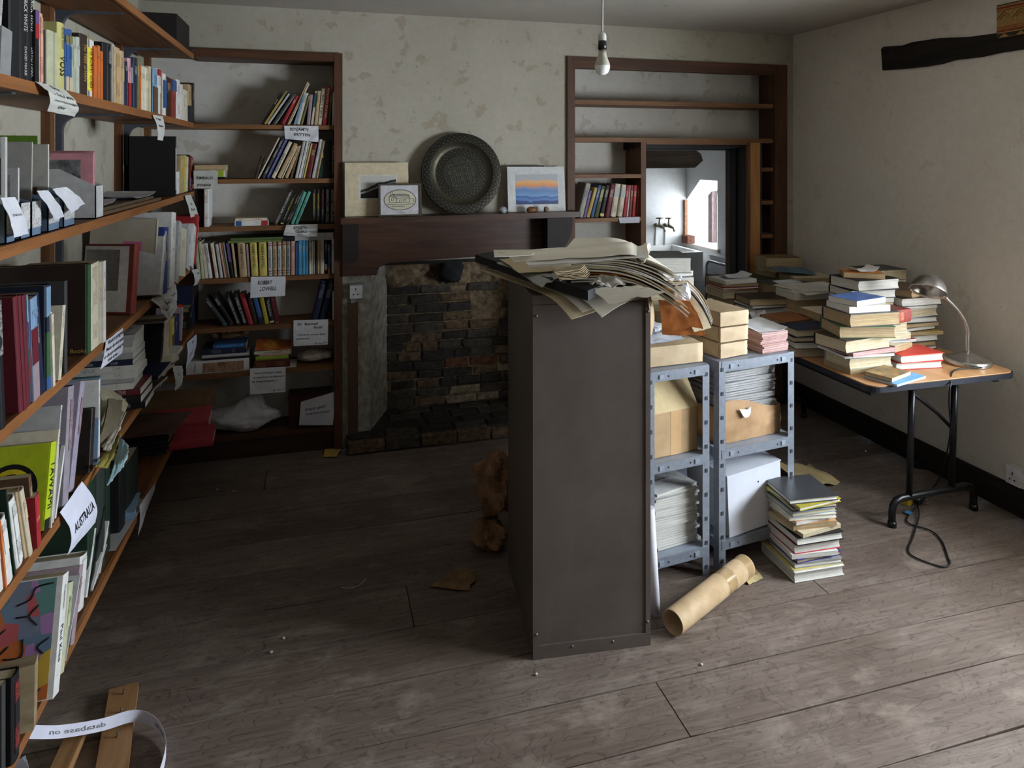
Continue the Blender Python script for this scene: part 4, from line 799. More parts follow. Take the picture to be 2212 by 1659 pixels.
stand(-.71, Yf(395), 1.549, .006, .18, .235, flat((190, 188, 184), .5), 'grey booklet leaning in the third speckled file', lean=-2)
stand(-.705, Yf(540), 1.549, .009, .17, .23, flat((206, 202, 192), .5), 'grey-white booklet with brown picture in the fourth speckled file', pic=[(.1, .85, .1, .5, phb)])
tag(MB().box(-.90, -.77, Yf(690), Yf(690) + .003, 1.551, 1.805).build('file_divider', flat((108, 150, 50), .5)), 'green card divider sticking up behind the booklets', 'divider')
stand(-.715, Yf(25), 1.547, .05, .2, .30, flat((222, 222, 220), .5), 'plain white box file at the near end of the middle left-wall shelf', name='box_file', cat='box file')
for i, y in enumerate((Yf(-10), Yf(8))): book(Matrix.Translation((-.70, y, 1.547)) @ Matrix.Rotation(math.pi / 2, 4, 'Z'), .014, .17, .25, 'yel', 'w', False, T=[], bands=[(.3, .36, 'blk')], label='yellow-spined magazine with black band, %s before the white box file' % ('second' if i == 0 else 'first'), cat='magazine', name='magazine')
tag(MB().box(-.945, -.862, 3.88, 3.886, 1.546, 1.757).build('board', flat((58, 52, 48), .7)), 'small dark board propped against the wall beside the black portfolio', 'board')
e = tag(empty('portfolio', Matrix.Translation((-.69, 3.77, 1.546))), 'large black portfolio standing upright on the middle left-wall shelf', 'portfolio')
MB().box(-.212, 0, 0, .004, 0, .297).box(-.212, 0, .024, .028, 0, .297).box(-.212, -.206, 0, .028, 0, .297).build('cover', M('leather_black', C8(22, 21, 23), .6, .1), e); MB().box(-.2, -.003, .006, .022, .003, .29).build('pages', PG['g'], e); MB().box(.0, .002, .006, .02, .03, .24).build('edge_strip', flat((200, 200, 204)), e)
rowX(1.546, -.70, ZA2, [(1752, 1788, 650, 0, 'wht', dict(hard=False, w=.12)), (1796, 1836, 490, 0, 'gld', dict(hard=False, cvm=flat((178, 160, 112), .6), d='dull yellow-tan booklet')), (1838, 1852, 490, 6, 'yel', pb), (1854, 1869, 505, 10, 'crm', pb), (1871, 1889, 490, 12, 'blk', pb), (1892, 1914, 505, 12, 'mdr', dict(hard=False, bands=[(.1, .35, 'lbl')])), (1917, 1932, 575, 8, 'org', pb)], 'after the black portfolio')
tag(MB().prism([(-.94, 2.55, 1.547), (-.70, 2.5, 1.547), (-.69, 3.45, 1.547), (-.93, 3.5, 1.547)], (0, 0, .012)).build('folder', flat((104, 80, 58), .7)), 'dark brown folder lying flat, lower of two on the middle shelf', 'folder')
tag(MB().prism([(-.93, 2.6, 1.560), (-.705, 2.57, 1.560), (-.70, 3.35, 1.560), (-.92, 3.4, 1.560)], (0, 0, .012)).build('folder', flat((92, 76, 58), .7)), 'dark brown folder lying flat, upper of two on the middle shelf', 'folder')
def curl(x0, x1, y0, y1, z, up, ax=0, seed=0):
    def f(s, t):
        q = s if ax == 0 else t
        return (x0 + (x1 - x0) * s, y0 + (y1 - y0) * t, z + up * (2 * q - 1) ** 4 + wrinkle((s, t, 0), .003, 3, seed))
    return f
sheet('paper_sheet', curl(-.92, -.72, 2.62, 2.85, 1.577, .014, 1, 1), paper((206, 206, 212)), 'curled white sheet on the brown folders, nearer one'); sheet('paper_sheet', curl(-.9, -.70, 3.0, 3.4, 1.577, .014, 1, 2), paper((200, 200, 208)), 'curled white sheet on the brown folders, beside the black portfolio')
# ---- paper strips hanging from the files / shelf edges (plane x = const)
def noteX(px, x, label, lines=(), bulge=.008, amp=.003, col=(218, 219, 226), seed=1, curl=0.0, out=None):
    c = [aX(u, v, x) for u, v in px]
    if out:
        for k, q in enumerate(out): c[k] = aX(*px[k], x + q)
    return sheet('paper_note', quad(c, bulge, (1, -.3, 0), amp, seed, curl), paper(col), label, 'note', lines, flip=-1)
noteX([(0, 427), (31, 426), (60, 505), (28, 514)], -.675, 'bluish white strip note at the near end of the middle left-wall shelf', [('GENERAL', .5, .45, .6, .06, INKG)], .006)
noteX([(78, 412), (102, 411), (138, 468), (116, 477)], -.672, 'white paper strip hanging over the fourth speckled file', (), .006)
noteX([(112, 408), (142, 404), (182, 440), (152, 462)], -.672, 'white paper strip hanging over the fifth speckled file', (), .006)
noteX([(79, 176), (137, 194), (162, 252), (102, 240)], -.674, 'white note with list hanging over the upper shelf edge', [('Dup', .5, .1, .3, .14), ('- Critical work', .55, .36, .75, .12), ('- Own works in chronological', .55, .58, .85, .10), ('order', .4, .78, .3, .12)], .02, .006, (208, 208, 200), seed=3)
noteX([(330, 248), (352, 251), (351, 304), (340, 302)], -.674, 'narrow white note under the far half of the upper shelf', [('One', .4, .16, .5, .1), ('Issue', .5, .42, .6, .1)], .008, .003, (206, 206, 198), seed=5)
noteX([(399, 423), (411, 420), (428, 465), (411, 470)], -.672, 'small white tag hanging at the far end of the middle shelf', [('K', .5, .42, .25, .12), ('Ross', .5, .66, .5, .12)], .004, .002, (206, 206, 200))
noteY([(418, 368), (471, 369), (470, 407), (420, 407)], YB + .0, 'grey-white note in capitals beside the dull yellow booklets', [('RIMBAUD', .45, .42, .7, .16), ('SPENDER', .42, .82, .6, .14)], .003, .003, (196, 196, 190), seed=12)
# ---- fourth level (z 1.14): large art books
def art(d, **k): return dict(d=d, **k)
SNM = dict(T=[('SIDNEY NOLAN', .7, .45, 'k', .5)], d='thin white spine with black title', hard=False)
rowX(1.14, -.672, ZA3, [(22, 75, 445, -55, 'blk', dict(lett=((34, 33, 36), (220, 218, 214), .55, .95), w=.23)), (207, 250, 460, -62, 'mar', dict(w=.24, T=(), lett=None, d='tall dark red exhibition catalogue')), (252, 280, 455, -62, 'mar', dict(w=.24, T=(), lett=None, d='tall dark red exhibition catalogue')), (282, 310, 450, -52, 'mar', dict(w=.24, T=(), lett=None, d='tall dark red exhibition catalogue')),
    (312, 325, 450, -46, 'lbl', dict(hard=False, bands=[(0, .5, 'mdr'), (.5, .75, 'pur')], d='blue to purple picture catalogue')), (334, 400, 475, -30, 'lbl', dict(hard=False, bands=[(0, .35, 'mau'), (.35, .7, 'mar')], d='sky blue and crimson picture catalogue')), (403, 425, 440, -52, 'nav', dict(hard=False)), (427, 446, 430, -58, 'nav', dict(hard=False)),
    (464, 510, 348, -4, 'nav', dict(cvm=flat((40, 44, 58), .5), bands=[(.7, .98, 'lbl'), (.12, .55, 'grn'), (.55, .7, 'nav'), (0, .12, 'blu')], d='blue and green picture book')), (513, 530, 620, -8, 'wht', SNM), (533, 556, 640, -18, 'crm', pb), (580, 612, 552, 46, 'crm', dict(hard=False, T=(), lett=((222, 214, 190), (60, 60, 60), .02, .98), d='cream spiral-bound catalogue')), (655, 680, 305, 0, 'cha', dict(T=(), lett=None, w=.24, d='charcoal board-covered book')),
    (870, 904, 140, 0, 'dbr', dict(cvm=M('cover_brown_black', C8(52, 40, 34), .35, .1), w=.245, T=(), lett=None, bands=[(.0, .99, 'grn')], d='very large dark brown book with green spine')), (908, 986, 130, 0, 'crm', dict(hard=False, lett=((220, 212, 186), (120, 96, 80), .05, .95), d='map-patterned cream book')), (990, 1028, 120, 0, 'bei', pb), (1032, 1058, 110, 0, 'wht', pb)],
    'on the fourth left-wall shelf')
o = bpy.data.objects['book']
for q in bpy.data.objects:
    if q.get('label', '').startswith('very large dark brown'): o = q
me = text_mesh('Bay Books', INKY); h_ = max(v.co.z for v in o.data.vertices); t_ = max(v.co.x for v in o.data.vertices)
tx = bpy.data.objects.new('cover_title', me); COL.objects.link(tx); tx.parent = o
tx.matrix_local = frame((-t_ - .0006, .04, .012), (0, -.018, 0), (0, 0, .018), (-1, 0, 0))
def stand2(u, v, x, rz, t, w, h, c, label, lean=0, z=1.141, face=None, **k):
    """upright book at the shelf with the foot of its spine at pixel (u,v); rz 90 = spine faces +x"""
    p = aX(u, v, x); m = Matrix.Translation((p.x, p.y, z)) @ Matrix.Rotation(math.radians(rz), 4, 'Z') @ Matrix.Rotation(math.radians(lean), 4, 'Y')
    return book(m, t, w, h, c, label=label, face=face, **k)
stand2(290, 690, -.685, 72, .035, .2, .265, 'mdr', 'white art book with a stone dog engraving and brick red spine', lean=6, pg='w', T=(), face=[(.12, .99, .03, .97, (236, 234, 230)), (.3, .96, .33, .92, phe)])
for q in bpy.data.objects:
    if q.get('label', '').startswith('white art book with a stone dog'): text('ries', INK, q, frame((-.0182, .15, .06), (0, -1, 0), (0, 0, 1), (-1, 0, 0)), .022, 'cover_title')
p = aX(330, 672, -.69)
e = tag(empty('folder', Matrix.Translation((-.69, p.y, 1.141)) @ Matrix.Rotation(math.radians(-6), 4, 'Z') @ Matrix.Rotation(math.radians(3), 4, 'Y')), 'large stained beige folder with a pink slip standing on the fourth left-wall shelf', 'folder')
MB().box(-.262, 0, 0, .003, 0, .335).box(-.262, 0, .022, .025, 0, .33).box(-.004, 0, 0, .025, 0, .33).build('cover', M('folder_beige', C8(206, 200, 182), .7, .1, 7, col2=C8(182, 172, 150)), e); MB().box(-.25, -.006, .004, .021, .002, .335).build('pages', PG['w'], e); MB().box(-.13, -.055, -.0008, 0, .16, .235).build('slip', flat((224, 120, 170), .6), e)
rowX(1.14, -.642, ZA3, [(1595, 1626, -180, 50, 'lgr', dict(w=.22, face=[(.05, .95, .05, .95, 'lgr')])), (1630, 1674, -225, 15, 'nav', dict(cvm=flat((44, 66, 130), .5), w=.25, d='dark blue hardback')), (1678, 1700, -300, 38, 'lgr', dict(hard=False, w=.26, face=[(.1, .95, .55, .9, php)], d='grey catalogue')), (1702, 1744, -370, 20, 'wht', dict(w=.26)), (1748, 1776, -275, 38, 'lgr', pb), (1782, 1845, -212, 18, 'crm', dict(w=.22, hard=False, face=[(.05, .6, .05, .9, phc)], d='white catalogue with red picture')), (1850, 1890, -235, 28, 'lgr', pb), (1895, 1925, -235, 34, 'wht', pb), (1930, 1952, -330, 42, 'red', dict(w=.26))],
    'after the large beige folder')
# ---- fifth level (z .77)
def near(lst, where): rowX(.77, -.675, ZA4, lst, where, dmax=.22)
LIMEF = [(.02, .99, .02, .98, (188, 206, 40)), (.3, .97, .1, .72, 'wht')]
near([(2, 58, 1500, -42, 'wht', dict(w=.14)), (62, 78, 1505, -62, 'org', dict(hard=False, w=.13)), (84, 150, 1465, -85, 'wht', dict(w=.14)), (153, 165, 1195, -92, 'dgr', dict(w=.15)), (188, 248, 1270, -88, 'wht', dict(w=.15, lett=((226, 226, 222), (60, 60, 70), .05, .9))), (262, 300, 1190, -90, 'tan', dict(w=.16, T=(), lett=None, d='book in a worn tan jacket')), (304, 340, 1180, -95, 'bei', dict(w=.15)), (345, 372, 1050, -60, 'brn', dict(hard=False, w=.16)), (376, 416, 1240, -25, 'red', dict(hard=False, w=.12)),
    (430, 505, 712, 78, 'lim', dict(cvm=flat((190, 210, 40), .4), T=[('TAWAMI', .75, .5, 'k', .55)], bands=[(0, .12, 'blk')], face=LIMEF, w=.2, hard=False, d='lime green book with target cover')),
    (508, 520, 590, 80, 'crm', dict(w=.16)), (523, 540, 350, 85, 'lgr', dict(T=[('WINDOWS', .8, .8, 'k', .32)], w=.23, hard=False, d='glossy grey and white catalogue')), (543, 562, 385, 150, 'wht', dict(hard=False, w=.2, face=[(.05, .95, .05, .95, phd)], d='white monochrome photo catalogue')), (640, 692, 155, 62, 'mau', dict(w=.24, cvm=flat((156, 148, 158), .5), d='large mauve-grey book')), (700, 745, 115, 118, 'mau', dict(w=.24, cvm=flat((164, 154, 172), .5), d='large lilac-grey book')),
    (898, 930, 375, 32, 'dbr', dict(w=.2, T=(), lett=None, cvm=M('leather_dark', C8(48, 42, 38), .35, .2, 30), d='black leather-bound album')), (945, 965, 60, 40, 'tea', dict(w=.22, hard=False)), (968, 978, 75, 25, 'lbl', dict(hard=False)), (980, 995, 90, 5, 'wht', pb)], 'on the fifth left-wall shelf')
for q in bpy.data.objects:
    if q.get('label', '').startswith('lime green book'):
        t_ = min(v.co.x for v in q.data.vertices); h_ = max(v.co.z for v in q.data.vertices)
        for r_, c in ((.062, (30, 30, 34)), (.05, (222, 206, 40)), (.038, (30, 30, 34)), (.035, (222, 206, 40)), (.018, (206, 40, 40))):
            MB().lathe([(.0001, 0), (r_, 0)], 28, mat=Matrix.Translation((t_ - .0006 - (.07 - r_) * .01, .085, h_ * .5)) @ Matrix.Rotation(-math.pi / 2, 4, 'Y')).build('target_ring', flat(c, .4), q)
rowX(.77, -.69, ZA3, [(1585, 1610, 740, 38, 'blk', dict(hard=False)), (1612, 1640, 735, 14, 'lgr', pb), (1643, 1690, 690, 4, 'bei', dict(w=.2)), (1694, 1712, 650, 0, 'tan', pb), (1715, 1738, 675, 0, 'yel', dict(hard=False, bands=[(0, .55, 'brn')])), (1742, 1792, 655, 4, 'nav', dict(cvm=flat((40, 52, 104), .5))), (1796, 1812, 572, 16, 'mau', pb), (1890, 1914, 560, 0, 'blk', dict(hard=False, w=.15, d='black poppy booklet', face=[(.05, .95, .8, .97, 'olv')])), (1920, 1950, 345, 2, 'nav', dict(bands=[(.65, .97, 'dbr')])), (1953, 1982, 345, 2, 'nav', dict(bands=[(.65, .97, 'dbr')]))],
    'at the far end of the fifth left-wall shelf')
for q in bpy.data.objects:
    if q.get('label', '').startswith('black poppy booklet'):
        t_ = min(v.co.x for v in q.data.vertices)
        for yy, zz, r_ in ((.05, .13, .016), (.04, .07, .012), (.085, .1, .01), (.05, .035, .011)):
            MB().lathe([(.0001, .0), (r_, .0)], 9, mat=Matrix.Translation((t_ - .0007, yy, zz)) @ Matrix.Rotation(-math.pi / 2, 4, 'Y')).build('poppy', flat((206, 60, 36)), q)
        MB().box(t_ - .0006, t_, .02, .1, .01, .045).build('leaves', M('leaf_print', C8(96, 120, 60), .6, .5, 60, col2=C8(30, 40, 26)), q)
# stack of journals with spines to the camera
z = .771; yj = 2.97
JC = ['lgr', 'wht', 'lgr', 'wht', 'mar', 'blk', 'nav', 'lgr', 'wht', 'lgr', 'lgr', 'nav', 'lgr', 'lgr']
for i, c in enumerate(['blk', 'blk', 'mar', 'wht', 'lgr', 'wht', 'wht', 'nav', 'lgr', 'wht', 'lgr', 'lgr']):
    t = rnd(.018, .026)
    lying((-.815 + rnd(-.008, .008) + (.03 if i < 3 else 0), yj + .085 + rnd(-.006, .006), z), t, .17, .255, rnd(-2, 2), c, '%s journal, %s from bottom of the tall journal stack' % (PAL[c][1], ordn(i + 1)), group='journals stacked on the left shelf', name='journal', cat='journal', pg='w', hard=False, lett=(PAL[c][0], (90, 90, 96) if c in LIGHT else (220, 220, 220), .2, .8)); z += t + .0006
zt = z
sheet('printed_notice', quad([(-.93, yj + .16, zt + .002), (-.72, yj + .17, zt + .002), (-.69, yj + .02, zt + .002), (-.92, yj + .01, zt + .002)], .002, (0, 0, 1)), paper((206, 204, 214)), 'printed notice lying flat on the tall journal stack', 'notice', [('Please do not move', .5, .3, .85, .15), ('or disrupt anything in', .5, .55, .9, .15), ('this area', .5, .78, .4, .15)], flip=-1)
noteX([(228, 737), (265, 708), (263, 763), (216, 798)], -.676, 'white printed notice hanging from the fourth shelf above the journals', [('Work in progress', .55, .14, .86, .155, INK, .1), ('Please do not move', .52, .38, .92, .145, INK, .1), ('or disrupt anything in', .5, .62, .96, .145, INK, .1), ('this area', .5, .84, .45, .145, INK, .1)], .004, .0015, (222, 223, 234), 2)
noteX([(324, 648), (362, 632), (382, 668), (362, 695)], -.672, 'crumpled white note below the beige folder', [('Aus', .55, .35, .3, .16), ('Ceres', .3, .55, .3, .12)], .012, .016, (204, 204, 200), 7)
noteX([(360, 628), (378, 610), (381, 660), (366, 668)], -.676, 'small white tag behind the crumpled note', [('Aslin', .5, .4, .6, .1)], .006, .004, (196, 196, 192), 8)
noteX([(413, 582), (446, 580), (451, 606), (419, 617)], -.668, 'white tag curling from the far end of the fourth shelf', [('an', .3, .25, .2, .16), ('Aus', .45, .68, .25, .16)], .01, .004, (206, 206, 206), 9)
noteX([(404, 740), (424, 722), (418, 770), (401, 796)], -.668, 'bluish white note hanging from the far fifth shelf', [('K', .6, .2, .3, .1), ('Sur', .4, .6, .4, .1)], .006, .003, (214, 216, 232), 10)
noteX([(372, 790), (394, 790), (392, 830), (378, 845)], -.66, 'grey-white note dangling among the loose papers on the fifth shelf', [('C', .5, .4, .3, .1)], .006, .006, (190, 190, 186), 11)
# loose magazines sliding off the fifth shelf
def mag(px, x, d, mat, label, bul=.02, seed=1, pic=None):
    """soft magazine through four pixel corners; d = offsets in x (towards the room) per corner"""
    c = [aX(u, v, x + k) for (u, v), k in zip(px, d)]
    f = quad(c, bul, (.5, -.4, .6), .004, seed); o = sheet('magazine', f, mat, label, 'magazine', thick=.005, group='loose magazines on the fifth shelf')
    if pic:
        g = lambda s, t: Vector(f(.12 + .76 * s, .15 + .6 * t)) + Vector((.0006, -.0012, .0012)); sheet('cover_picture', g, pic, parent=o, thick=.0001)
    return o
mag([(214, 843), (281, 842), (262, 905), (210, 925)], -.74, (-.05, 0, .03, 0), flat((196, 190, 160), .5), 'colourful landscape magazine slumped against the journals', .02, 1, phs)
mag([(232, 862), (262, 866), (238, 970), (206, 965)], -.72, (0, .02, .05, .02), flat((120, 110, 90), .5), 'dark green landscape magazine below the colourful one', .02, 2, M('photo_green', C8(110, 116, 96), .45, .4, 12, col2=C8(50, 52, 44)))
mag([(262, 890), (272, 893), (236, 975), (222, 972)], -.70, (0, .02, .05, .03), flat((206, 200, 184), .5), 'cream magazine standing on edge between loose magazines', .006, 3)
mag([(243, 962), (262, 938), (232, 1012), (206, 1008)], -.69, (0, .02, .06, .03), flat((170, 160, 80), .5), 'yellow-green magazine on the fifth shelf edge', .01, 4)
mag([(258, 944), (276, 965), (264, 1010), (232, 1050)], -.66, (0, .05, .06, .04), flat((150, 180, 186), .45), 'pale blue magazine with a garden picture drooping off the shelf edge', .02, 5, M('photo_garden', C8(140, 150, 160), .45, .5, 26, col2=C8(50, 60, 66)))
for i, (u, v, c) in enumerate(((292, 868, 'dbr'), (300, 880, 'lgr'), (310, 868, 'dbr'), (322, 855, 'crm'), (306, 895, 'nav'), (320, 898, 'crm'), (336, 848, 'lgr'))):
    p = aX(u, v, -.74); lying((p.x - .02, p.y + .06, .771 + .004 * i), .014, .16, .21, rnd(-25, 5), c, '%s journal, %s in the fanned heap behind the tall journal stack' % (PAL[c][1], ORD[i]), group='fanned journals', tilt=(rnd(4, 14), rnd(-3, 3)), name='journal', cat='journal', hard=False, pg='w')
# ---- sixth level (z .36)
KF = M('cover_abstract', C8(120, 150, 170), .4, .5, 9, col2=C8(190, 120, 70))
def abstract():
    m, nt, b = base('cover_patchwork'); v = coords(nt, (1, 1, 1)); vo = node(nt, 'ShaderNodeTexVoronoi'); vo.inputs['Scale'].default_value = 24
    nt.links.new(v, vo.inputs['Vector']); r = node(nt, 'ShaderNodeValToRGB'); r.color_ramp.interpolation = 'CONSTANT'
    cols = [C8(96, 124, 140), C8(112, 134, 160), C8(196, 110, 60), C8(96, 140, 136), C8(206, 170, 70), C8(120, 130, 150), C8(190, 90, 96), C8(104, 128, 150), C8(170, 130, 180)]
    e = r.color_ramp.elements
    while len(e) < len(cols): e.new(.5)
    for i, c in enumerate(cols): e[i].position = i / len(cols); e[i].color = (*c, 1)
    sp = node(nt, 'ShaderNodeSeparateColor'); nt.links.new(vo.outputs['Color'], sp.inputs[0]); nt.links.new(sp.outputs[0], r.inputs[0])
    nt.links.new(r.outputs[0], b.inputs['Base Color']); b.inputs['Roughness'].default_value = .35; return m
KF = abstract()
rowX(.36, -.69, ZA5, [(520, 588, 1100, 105, 'wht', dict(T=[('Paul Klee', .5, .42, 'k', .3), ('Guggenheim', .28, .8, 'k', .2)], face=[(.06, .99, .01, .99, KF)], hard=False, w=.235, d='art book with colourful patchwork cover', dx=.04)), (600, 650, 1185, 100, 'sge', dict(w=.22, dx=.03)), (655, 660, 1100, 150, 'lgr', dict(w=.22, hard=False, dx=.02)), (712, 748, 1020, 95, 'mau', dict(w=.2, dx=.02)), (775, 846, 905, 40, 'wht', dict(w=.22)), (850, 872, 655, 92, 'wht', dict(w=.2, hard=False)), (876, 893, 445, 158, 'blk', dict(w=.2, hard=False, d='black spiral-bound album'))],
    'on the lowest left-wall shelf')
for q in bpy.data.objects:
    if q.get('label', '').startswith('art book with colourful'):
        t_ = min(v.co.x for v in q.data.vertices); h_ = max(v.co.z for v in q.data.vertices)
        strokes = [[(.18, .97), (.19, .88), (.17, .80)], [(.13, .97), (.15, .9), (.13, .84)], [(.02, .5), (.045, .44), (.03, .38)], [(.11, .48), (.13, .42)], [(.03, .1), (.06, .04), (.1, .03)], [(.19, .72), (.21, .66), (.2, .58)], [(.14, .3), (.12, .22)], [(.02, .95), (.06, .93), (.07, .84), (.10, .80)], [(.05, .78), (.07, .70), (.05, .62)], [(.10, .70), (.07, .70)], [(.12, .62), (.16, .50), (.15, .35), (.15, .12)], [(.16, .50), (.20, .62)], [(.08, .52), (.08, .38), (.12, .38)], [(.04, .34), (.06, .24), (.05, .14)], [(.06, .24), (.09, .29)], [(.20, .30), (.13, .26), (.10, .16), (.12, .06)], [(.18, .14), (.17, .05)]]
        for s_ in strokes: MB().tube(smooth([Vector((t_ - .0004, y, z_ * h_)) for y, z_ in s_], 3), .0022, 4).build('brush_stroke', INK, q)
rowX(.36, -.69, ZA5, [(905, 925, 1010, 110, 'wht', pb), (930, 950, 930, 120, 'lgr', pb), (955, 975, 700, 110, 'bei', pb), (980, 1000, 590, 95, 'wht', pb)], 'among slumped booklets behind the black spiral-bound album')
p = aZ(225, 1120, .45); lying((-.80, 3.0, .362), .03, .17, .23, 6, 'lbl', 'light blue book lying behind the slumped booklets')
rowX(.36, -.70, ZA4, [(890, 970, 870, 0, 'dgr', dict(T=(), lett=None)), (980, 1060, 860, 0, 'cha', dict(T=(), lett=None, cvm=flat((56, 64, 58), .6))), (1070, 1110, 900, 0, 'dgr', dict(T=(), lett=None)), (1200, 1260, 850, 0, 'blk', dict(T=(), lett=None)), (1270, 1390, 850, 0, 'dgr', dict(T=(), lett=None, cvm=flat((38, 46, 38), .6)))], 'in the dark corner of the lowest left-wall shelf')
z = .361
for i in range(6):
    t = .022; lying((-.80 + rnd(-.01, .01), 3.62 + rnd(-.01, .01), z), t, .17, .23, rnd(-3, 3), 'blk' if i % 2 else 'dgr', 'black-green book, %s from bottom of the dark stack on the lowest shelf' % ORD[i], group='dark stack on the lowest shelf', pg='t', T=()); z += t + .0005
c_ = [(-.92, 3.66, z + .002), (-.60, 3.68, z + .002), (-.63, 3.42, z + .002), (-.92, 3.40, z + .002)]
sheet('auction_catalogue', quad(c_, .004, (0, 0, 1), .002, 3), M('cover_umber', C8(112, 86, 74), .4, .3, 9, col2=C8(78, 60, 54)), 'dark brown auction catalogue lying on the dark stack', 'catalogue', [("CHRISTIE'S", .55, .86, .4, .09, INKY, 0)], thick=.006, flip=-1)
lying((-.68, 3.90, .362), .05, .20, .27, 2, 'red', 'thick red book, upper of two at the end of the lowest shelf', cvm=flat((178, 68, 78), .6), pg='w'); bpy.data.objects[-1]
lying((-.62, 3.66, .362), .04, .19, .25, 3, 'red', 'thick red book, lower and nearer of two at the end of the lowest shelf', cvm=flat((164, 54, 64), .6), pg='w')
tag(MB().prism([(-.93, 4.02, .362), (-.58, 4.02, .362), (-.56, 4.2, .362), (-.93, 4.2, .362)], (0, 0, .09)).build('brown_box', flat((120, 92, 64), .7)), 'flat brown card box behind the red books', 'box')
noteX([(130, 1107), (176, 1040), (206, 1128), (145, 1200)], -.676, 'large white note in capitals hanging below the mauve-grey books', [('AUSTRALIA', .52, .5, .8, .19)], .02, .002, (222, 224, 240), 3)
noteX([(301, 1092), (336, 1040), (326, 1075), (298, 1160)], -.674, 'grey-white note hanging from the lowest shelf edge', [('Books & Journals', .5, .45, .8, .1, INKG), ('desk', .5, .68, .25, .1, INKG)], .004, .002, (186, 184, 186), 4)
sheet('paper_sheet', quad([(-.94, 2.72, .363), (-.69, 2.72, .363), (-.67, 3.1, .363), (-.94, 3.1, .363)], .001, (0, 0, 1)), paper((186, 184, 184)), 'grey-white sheet lying on the lowest shelf', 'paper')
# near bottom-left corner: block, black book, planks, printed strip
e = RZ(12, (-.70, 1.955, .361)) @ Matrix.Rotation(math.radians(-8), 4, 'X')
tag(MB().box(-.12, .03, -.055, .0, .004, .15, mat=e).build('wood_block', wood('wood_block', C8(178, 160, 128), C8(128, 110, 82), 0)), 'pale sawn wooden block used as a bookend on the lowest shelf', 'block')
book(RZ(90, (-.67, 1.845, .361)), .04, .15, .2, 'blk', lett=((34, 33, 36), (190, 60, 54), .1, .9), label='black book with red lettering before the wooden block', bands=())
book(RZ(90, (-.68, 1.80, .361)), .02, .15, .21, 'cha', label='charcoal paperback before the wooden block', hard=False)
def plank_on_floor(px, w, t, z0, z1, label):
    a = aZ(*px[0], z0); b_ = aZ(*px[1], z1); d = (b_ - a); d.normalize(); s = d.cross(Vector((0, 0, 1))).normalized() * w / 2; up = s.cross(d).normalized() * t
    up = up if up.z > 0 else -up
    mb = MB(); mb.add([a - s, a + s, b_ + s, b_ - s, a - s + up, a + s + up, b_ + s + up, b_ - s + up], [(0, 3, 2, 1), (4, 5, 6, 7), (0, 1, 5, 4), (1, 2, 6, 5), (2, 3, 7, 6), (3, 0, 4, 7)])
    return mb, a, b_, s, up, label
for px, w, t, z0, z1, lab in ((((268, 1495), (235, 1720)), .084, .022, .001, .001, 'pale plank with nails lying on the floor at the lower left'), (((170, 1590), (95, 1760)), .05, .034, .001, .001, 'pale batten beside the nailed plank at lower left')):
    mb, a, b_, s, up, lab = plank_on_floor(px, w, t, z0, z1, lab); o = tag(mb.build('offcut', WRAW), lab, 'timber')
    if 'nails' in lab:
        for k in (.1, .3, .55): q = a + (b_ - a) * k + up; MB().tube([q, q + Vector((.004, 0, .012))], .0025, 6).lathe([(.0001, 0), (.005, 0), (.0001, .002)], 8, mat=Matrix.Translation(q + Vector((.004, 0, .012)))).build('nail', M('nail', C8(120, 120, 122), .4, metal=.7), o)
pts = [aZ(60, 1565, .30), aZ(130, 1566, .19), aZ(220, 1552, .10), aZ(290, 1533, .066), aZ(335, 1548, .05), aZ(358, 1590, .042), aZ(352, 1640, .04), aZ(330, 1700, .04)]
sp_ = smooth(pts, 6); N_ = len(sp_)
def strip(s, t):
    k = min(max(s, 0), 1) * (N_ - 1); i = min(int(k), N_ - 2); p = sp_[i].lerp(sp_[i + 1], k - i); return p + Vector((0, 0, -.037 * t))
sheet('paper_strip', strip, paper((212, 212, 226)), 'long curling printed paper strip over the planks at lower left', 'paper strip', [('database on', .2, .5, -.2, .38, INKG, 0), ('list for', .62, .5, -.1, .38, INKG, 0), ('room', .74, .5, -.06, .38, INKG, 0)], nu=40, nv=2, flip=-1)
sheet('paper_sheet', quad([aZ(20, 1640, .2), aZ(55, 1632, .2), aZ(70, 1700, .12), aZ(0, 1700, .12)], .01, (0, 0, 1), .01, 2), paper((206, 208, 226)), 'crumpled white paper at the very lower left corner')
# ---- lying things in the left alcove
Y_ = YB + .11
def alc(u0, u1, v0, z, c, label, d=.15, **k):
    a, b_ = aY(u0, v0, YS), aY(u1, v0, YS); t = k.pop('t')
    return lying(((a.x + b_.x) / 2, YS + d / 2, z), t, d, b_.x - a.x, k.pop('rz', 0), c, label, **k)
alc(422, 487, 375, 1.612, 'blk', 'black book lying under the white and green one', .16, t=.012); alc(426, 486, 375, 1.6245, 'wht', 'white and green book lying on the second left-alcove shelf', .16, t=.04, bands=[(.05, .3, 'lim')]); alc(420, 487, 365, 1.665, 'tan', 'tan book lying on the white and green one', .16, t=.028)
alc(507, 580, 485, 1.339, 'wht', 'white paperback with blue and red ends lying on the third left-alcove shelf', .12, t=.03, hard=False, bands=[(.02, .22, 'red'), (.8, .97, 'blu')], T=(), lett=((230, 228, 222), (90, 90, 110), .3, .7)); alc(508, 577, 478, 1.3695, 'crm', 'thinner paperback on top of the blue and red ended one', .11, t=.014, hard=False, lett=((226, 216, 190), (150, 40, 40), .1, .9))
zt = 1.041 + .20
alc(492, 608, 519, zt, 'olv', 'olive-green large flat book, lower of two on the biographies', .2, t=.013, cvm=flat((110, 126, 70), .5)); alc(498, 612, 512, zt + .0135, 'olv', 'olive-green large flat book, upper of two on the biographies', .2, t=.015, cvm=flat((92, 110, 66), .5))
